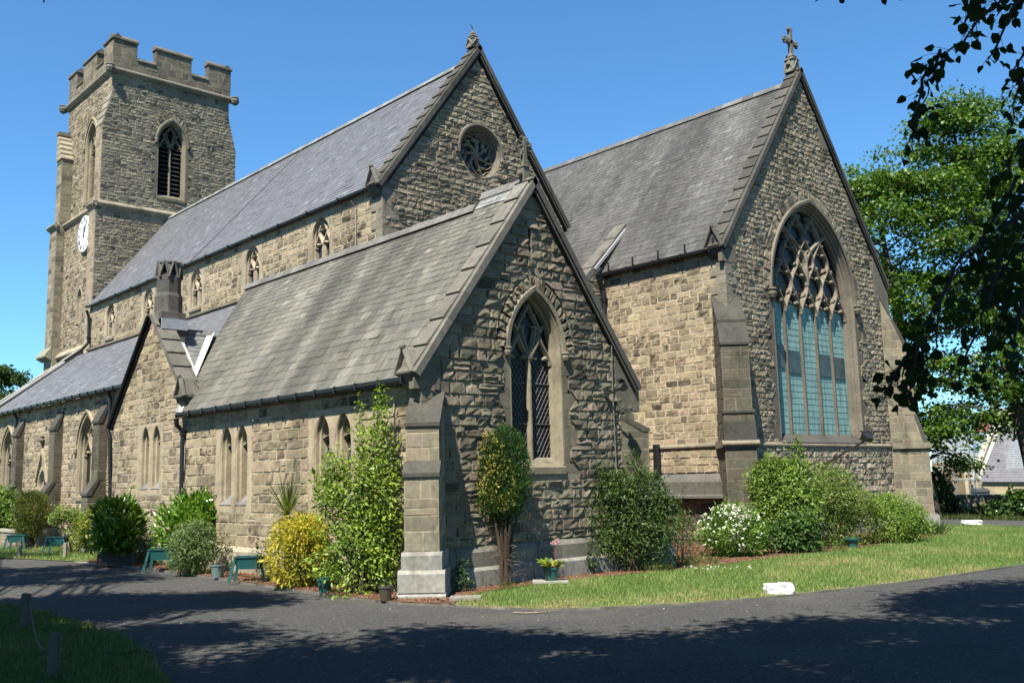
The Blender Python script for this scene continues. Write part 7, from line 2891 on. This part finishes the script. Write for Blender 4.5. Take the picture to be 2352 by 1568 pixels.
LIME = [(.042, .10, .014), (.085, .17, .022), (.155, .265, .038)]
TGp = 'lime trees by the boundary wall'
tree('lime_tree', 'bright lime tree just right of the far corner buttress', gp(2139, 1189), 18.2, 5.1, 2.4, 5, 30000, .19, LIME, .42, (-1.6, 0), 38, TGp, clump=.9)
tree('lime_tree', 'tall lime tree rising above the slate roofed house at the right', gp(2392, 1178), 22.5, 5.8, 4.2, 9, 34000, .19, LIME, .34, (-2.8, 0), 38, TGp, clump=.9)
tree('lime_tree', 'lime tree half hidden behind the steep right hand gable', gp(2010, 1176) + HF * 3, 17.0, 4.4, 3.5, 11, 18000, .20, LIME, .4, (.4, 0), 30, TGp, clump=.95)
tree('lime_tree', 'lime tree at the right edge behind the dark hanging leaves', gp(2470, 1178) + HF * 2, 21.0, 5.4, 3.4, 13, 20000, .21, LIME, .45, (-.5, 0), 30, TGp, clump=.95)
tree('broadleaf_tree', 'distant leafy tree at the left edge beyond the aisle roof', fz(-22, 86, GZ), 13.6, 4.4, 2.5, 17, 16000, .26, [(.03, .07, .014), (.06, .115, .02), (.10, .165, .03)], .35, (0, 0), 26)
HG = [(.02, .05, .012), (.045, .095, .02), (.09, .16, .035)]
bush('hedge_shrub', 'dark glossy shrub before the boundary wall at the right edge', 'shrub', gp(2335, 1190), [(0, 0, .5, 1.0, .6, .5), (.3, .1, .8, .8, .5, .45), (1.1, 0, .8, .9, .6, .8)], 2600, .2, .7, HG, 8, .02, 'leaf_glossy', seed=50, six=True, lump=.25)
bush('hedge_shrub', 'dark ivy clad undergrowth right beside the far buttress', 'shrub', gp(2172, 1187), [(0, 0, .9, .55, .5, .9), (.2, .2, .5, .9, .5, .5), (-.2, .2, 1.7, .4, .4, .6)], 3600, .14, .7, [(.015, .035, .01), (.035, .07, .016), (.07, .12, .025)], 8, .02, seed=51, lump=.3)
bush('hedge_shrub', 'low scrub growing against the middle of the boundary wall', 'shrub', gp(2262, 1187), [(0, 0, .25, .7, .3, .3), (.5, .1, .35, .4, .3, .4)], 900, .14, .7, HG, 6, .02, seed=52, lump=.3)

# ------------------------------------------------------------------ near trees whose boughs hang into the view and shade the drive
def canopy_tree(name, label, base, trunk_top, hang, shade, seed, cat='tree'):
    """trunk, boughs; hang = drooping twigs; shade = clump centres of the overhead crown"""
    rng = np.random.default_rng(seed)
    base = np.asarray(base, float)
    root = empty(name, base)
    tag(root, label, cat)
    mb = MB()
    mb.tube([base - ZA * .1, base + ZA * .6, base + (trunk_top - base) * .5 + HR * .1, trunk_top], [.5, .38, .32, .2], 12, (.085, .07, .055))
    arrs = []
    sh = np.array(shade)
    if len(sh):
        # boughs to a thinned set of clumps
        order = rng.permutation(len(sh))
        nb = max(10, len(sh) // 14)
        hubs = sh[order[:nb]]
        for hpt in hubs:
            k = rng.uniform(.45, 1)
            s = base + (trunk_top - base) * k
            m = (s + hpt) / 2 + ZA * np.linalg.norm(hpt - s) * .12
            mb.tube([s, (s + m) / 2 + ZA * .2, m, hpt], [.11, .09, .06, .02], 6, (.08, .066, .052), caps=False)
        for c in sh:
            hpt = hubs[np.argmin(((hubs - c) ** 2).sum(1))]
            if np.linalg.norm(hpt - c) > .1:
                mb.tube([hpt, (hpt + c) / 2 + ZA * .1, c], [.02, .014, .006], 4, (.08, .066, .052), caps=False)
        per = 62
        n = per * len(sh)
        D = rng.normal(0, 1, (n, 3)) * V3(.36, .36, .22)
        P = np.repeat(sh, per, 0) + D
        Nn = unit(ZA + rng.normal(0, .45, (n, 3)))
        A = unit(rng.normal(0, 1, (n, 3)) * V3(1, 1, .35) - ZA * .2)
        Lf = .125 * np.exp(rng.normal(0, .2, n))
        T = np.array((.05, .095, .016)) * rng.normal(1, .2, (n, 1))
        arrs.append(leaf_arrays(P, Nn, A, Lf, Lf * .85, T, .1, True))
    for path, D0_, D1_, spacing, width, lsz in hang:
        pts = [fr(px, py, D0_ + (D1_ - D0_) * i / max(1, len(path) - 1)) for i, (px, py) in enumerate(path)]
        # smooth
        q = [pts[0]]
        for a_, b_ in zip(pts[:-1], pts[1:]):
            q += [a_ + (b_ - a_) * .33 + rng.normal(0, .008, 3), a_ + (b_ - a_) * .66 + rng.normal(0, .008, 3), b_]
        mb.tube(q, list(np.linspace(.011, .003, len(q))), 5, (.035, .03, .025), caps=False)
        seg = np.linalg.norm(np.diff(np.array(q), axis=0), axis=1)
        tot = seg.sum()
        n = int(tot / spacing)
        cum = np.concatenate([[0], np.cumsum(seg)])
        for i in range(n):
            s = (i + rng.uniform(0, 1)) * spacing
            if s > tot: continue
            j = min(np.searchsorted(cum, s) - 1, len(seg) - 1)
            j = max(j, 0)
            p = q[j] + (q[j + 1] - q[j]) * (s - cum[j]) / seg[j]
            off = unit(rng.normal(0, 1, 3) - ZA * .4) * rng.uniform(.02, width)
            p2 = p + off
            mb.tube([p, p + off * .5 + ZA * .004, p2], [.0022, .0018, .0015], 3, (.05, .055, .03), caps=False)
            A = unit(off * 1.5 / width - ZA * rng.uniform(.3, 1.2) + rng.normal(0, .35, 3))
            Nn = unit(rng.normal(0, 1, 3) + ZA * .5 + HF * .4)
            l = lsz * rng.uniform(.65, 1.2)
            arrs.append(leaf_arrays(p2[None], Nn[None], A[None], np.array([l]), np.array([l * rng.uniform(.75, .95)]), np.array([np.array((.018, .036, .009)) * rng.normal(1, .15)]), .12, True))  # leaf tint far below the crown's, shade put into the colour
    build('trunk', mb, M['bark'], root)
    leaf_obj('crown', arrs, 'leaf_matte', root, base)
    return root


HANG = [
    ([(2380, -60), (2300, 0), (2240, 55), (2215, 95), (2175, 120), (2140, 140), (2080, 165)], 6.3, 5.6, .03, .10, .072),
    ([(2250, -40), (2225, 20), (2215, 60), (2212, 85)], 5.9, 5.7, .022, .10, .072),
    ([(2160, 115), (2145, 165), (2132, 195), (2128, 225)], 5.8, 5.6, .03, .09, .072),
    ([(2140, 140), (2118, 195), (2105, 250), (2100, 300), (2098, 350)], 5.7, 5.4, .030, .09, .072),
    ([(2145, 250), (2112, 262), (2095, 290)], 5.5, 5.5, .03, .09, .072),
    ([(2340, -20), (2316, 45), (2300, 80), (2278, 125), (2270, 140)], 6.0, 5.8, .032, .09, .072),
    ([(2350, -40), (2330, 10), (2300, 20), (2260, -10)], 6.6, 6.4, .022, .12, .076),
    ([(2400, 90), (2352, 120), (2335, 150), (2318, 175)], 5.8, 5.6, .03, .10, .072),
    ([(2400, 130), (2345, 180), (2332, 225), (2325, 290)], 5.8, 5.5, .028, .10, .072),
    ([(2195, -60), (2105, -30), (1890, -12), (1872, 4)], 6.0, 6.0, .12, .05, .075),
    ([(60, -60), (95, -14), (101, 6)], 4.0, 4.0, .06, .025, .07),
]
rngh = np.random.default_rng(404)
# dense lower bough at the right
for i in range(9):
    x0 = rngh.uniform(2340, 2440)
    y0 = rngh.uniform(300, 700)
    x1 = rngh.uniform(2230, 2345) if i % 4 else rngh.uniform(2150, 2240)
    y1 = y0 + rngh.uniform(60, 240)
    if x1 < 2200: y1 = max(y1, 560) if y1 < 560 else y1
    if x1 < 2320 - (y1 - 370) * .9: x1 = 2320 - (y1 - 370) * .9 if y1 < 620 else x1
    D = rngh.uniform(5.2, 7.5)
    HANG.append(([(x0, y0), ((x0 + x1) / 2, (y0 + y1) / 2 - 18), (x1, y1)], D + .5, D, .034, .11, .074))
HANG += [
    ([(2330, 420), (2260, 540), (2190, 620), (2150, 700), (2118, 760), (2080, 830), (2050, 870)], 6.2, 5.2, .075, .09, .072),
    ([(2118, 770), (2085, 815), (2060, 850), (2045, 890), (2030, 920)], 5.4, 5.2, .013, .12, .072),
    ([(2118, 780), (2100, 840), (2092, 890), (2082, 930)], 5.3, 5.2, .016, .10, .072),
    ([(2300, 560), (2270, 700), (2235, 780), (2210, 840), (2195, 900)], 5.9, 5.3, .045, .10, .072),
    ([(2190, 620), (2160, 690), (2150, 760), (2140, 880)], 5.6, 5.3, .05, .10, .072),
    ([(2380, 640), (2320, 760), (2275, 800), (2262, 850)], 6.0, 5.6, .04, .12, .072),
    ([(2390, 380), (2352, 420), (2330, 470), (2300, 540)], 6.0, 5.6, .018, .14, .076),
    ([(2400, 520), (2340, 580), (2290, 640), (2240, 680)], 6.2, 5.8, .018, .14, .076),
    ([(2400, 620), (2350, 660), (2310, 720), (2280, 760)], 6.2, 5.8, .02, .14, .076),
]


# shade on the drive: find where the crown that casts it must hang
def inpoly(x, y, poly):
    c = False
    j = len(poly) - 1
    for i in range(len(poly)):
        xi, yi = poly[i]
        xj, yj = poly[j]
        if (yi > y) != (yj > y) and x < (xj - xi) * (y - yi) / (yj - yi) + xi: c = not c
        j = i
    return c


SHADE = [
    (1150, [(-100, 1660), (-100, 1575), (370, 1568), (420, 1532), (560, 1492), (700, 1468), (900, 1454), (1030, 1444), (1180, 1458), (1400, 1474), (1480, 1460), (1552, 1450), (1700, 1440), (1830, 1420), (2000, 1428), (2170, 1424), (2070, 1396), (2100, 1366), (2246, 1340), (2480, 1330), (2480, 1660)]),
    (420, [(-120, 1400), (100, 1416), (140, 1445), (300, 1464), (330, 1490), (380, 1568), (380, 1600), (-120, 1600)]),
    (190, [(-60, 1305), (146, 1300), (322, 1322), (350, 1331), (152, 1340), (-60, 1344)]),
    (330, [(-60, 1380), (60, 1375), (252, 1367), (456, 1362), (632, 1366), (680, 1372), (632, 1383), (456, 1402), (274, 1420), (91, 1420), (-60, 1400)]),
    (28, [(304, 1447), (420, 1440), (532, 1440), (420, 1452), (320, 1456)]),
    (22, [(365, 1468), (470, 1462), (580, 1458), (480, 1472)]),
    (46, [(205, 1296), (245, 1286), (335, 1298), (340, 1314), (250, 1306)]),
    (40, [(-120, 1268), (60, 1268), (150, 1277), (40, 1282), (-120, 1281)]),
]
rngs = np.random.default_rng(55)
shadeA, shadeB = [], []
for cnt, poly in SHADE:
    xs, ys = [p[0] for p in poly], [p[1] for p in poly]
    got = 0
    tries = 0
    while got < cnt and tries < cnt * 60:
        tries += 1
        x = rngs.uniform(min(xs), max(xs))
        # uniform over the ground, not over the picture
        y0, y1 = min(ys), max(ys)
        y = 1064 + 1 / (1 / (y1 - 1064) + rngs.uniform(0, 1) * (1 / (y0 - 1064) - 1 / (y1 - 1064)))
        if not inpoly(x, y, poly): continue
        g = gp(x, y)
        # gaps: leave a few holes between the clumps
        if math.cos(g[0] * 2.1 + 1) + math.cos(g[1] * 2.6 - g[0] * 1.1) < -1.05: continue
        hmin = 7.5
        for _ in range(40):
            c = g + SUN * (hmin / SUN[2])
            v = c - CAM
            dep = v @ FW
            if dep < .6: break
            px_, py_ = 1176 + FPX * (v @ RT) / dep, 784 - FPX * (v @ UP) / dep
            if py_ < -190 * 6 / max(dep, 3) - 60 or px_ < -900 / max(dep, 1) * 2.2 - 40 or px_ > 2352 + 200: break
            hmin += .6
        h = hmin + abs(rngs.normal(0, 1.6)) + .4
        c = g + SUN * (h / SUN[2])
        (shadeB if (c - CAM) @ HR < -3 else shadeA).append(c)
        got += 1
for k in range(420):      # unseen clumps added over and behind the viewpoint to cut sky light
    c = CAM + HR * rngs.uniform(-9, 12) + HF * rngs.uniform(-9, 3.5)
    c[2] = rngs.uniform(8.5, 13.5)
    (shadeB if (c - CAM) @ HR < -3 else shadeA).append(c)
for path, D0_, D1_, sp_, w_, l_ in HANG:  # unseen clumps added towards the sun to shade the hanging twigs
    for i in range(len(path)):
        p = fr(*path[i], D0_ + (D1_ - D0_) * i / max(1, len(path) - 1))
        for k in range(2):
            shadeA.append(p + SUN * rngs.uniform(5.2, 7.5) + rngs.normal(0, .25, 3))
print('shade clumps', len(shadeA), len(shadeB))
ta = CAM + HR * 5.2 - HF * 1.2
ta[2] = GZ
canopy_tree('lime_tree', 'overhanging lime tree whose dark leafy twigs droop in from the upper right', ta, ta + ZA * 12 - HR * 1.5 + HF * .5, HANG, shadeA, 61)
tb_ = CAM - HR * 11.5 + HF * 3.5
tb_[2] = GZ
canopy_tree('lime_tree', 'lime tree standing out of view at the left and shading the drive', tb_, tb_ + ZA * 13 + HR * .5, [], shadeB, 62)
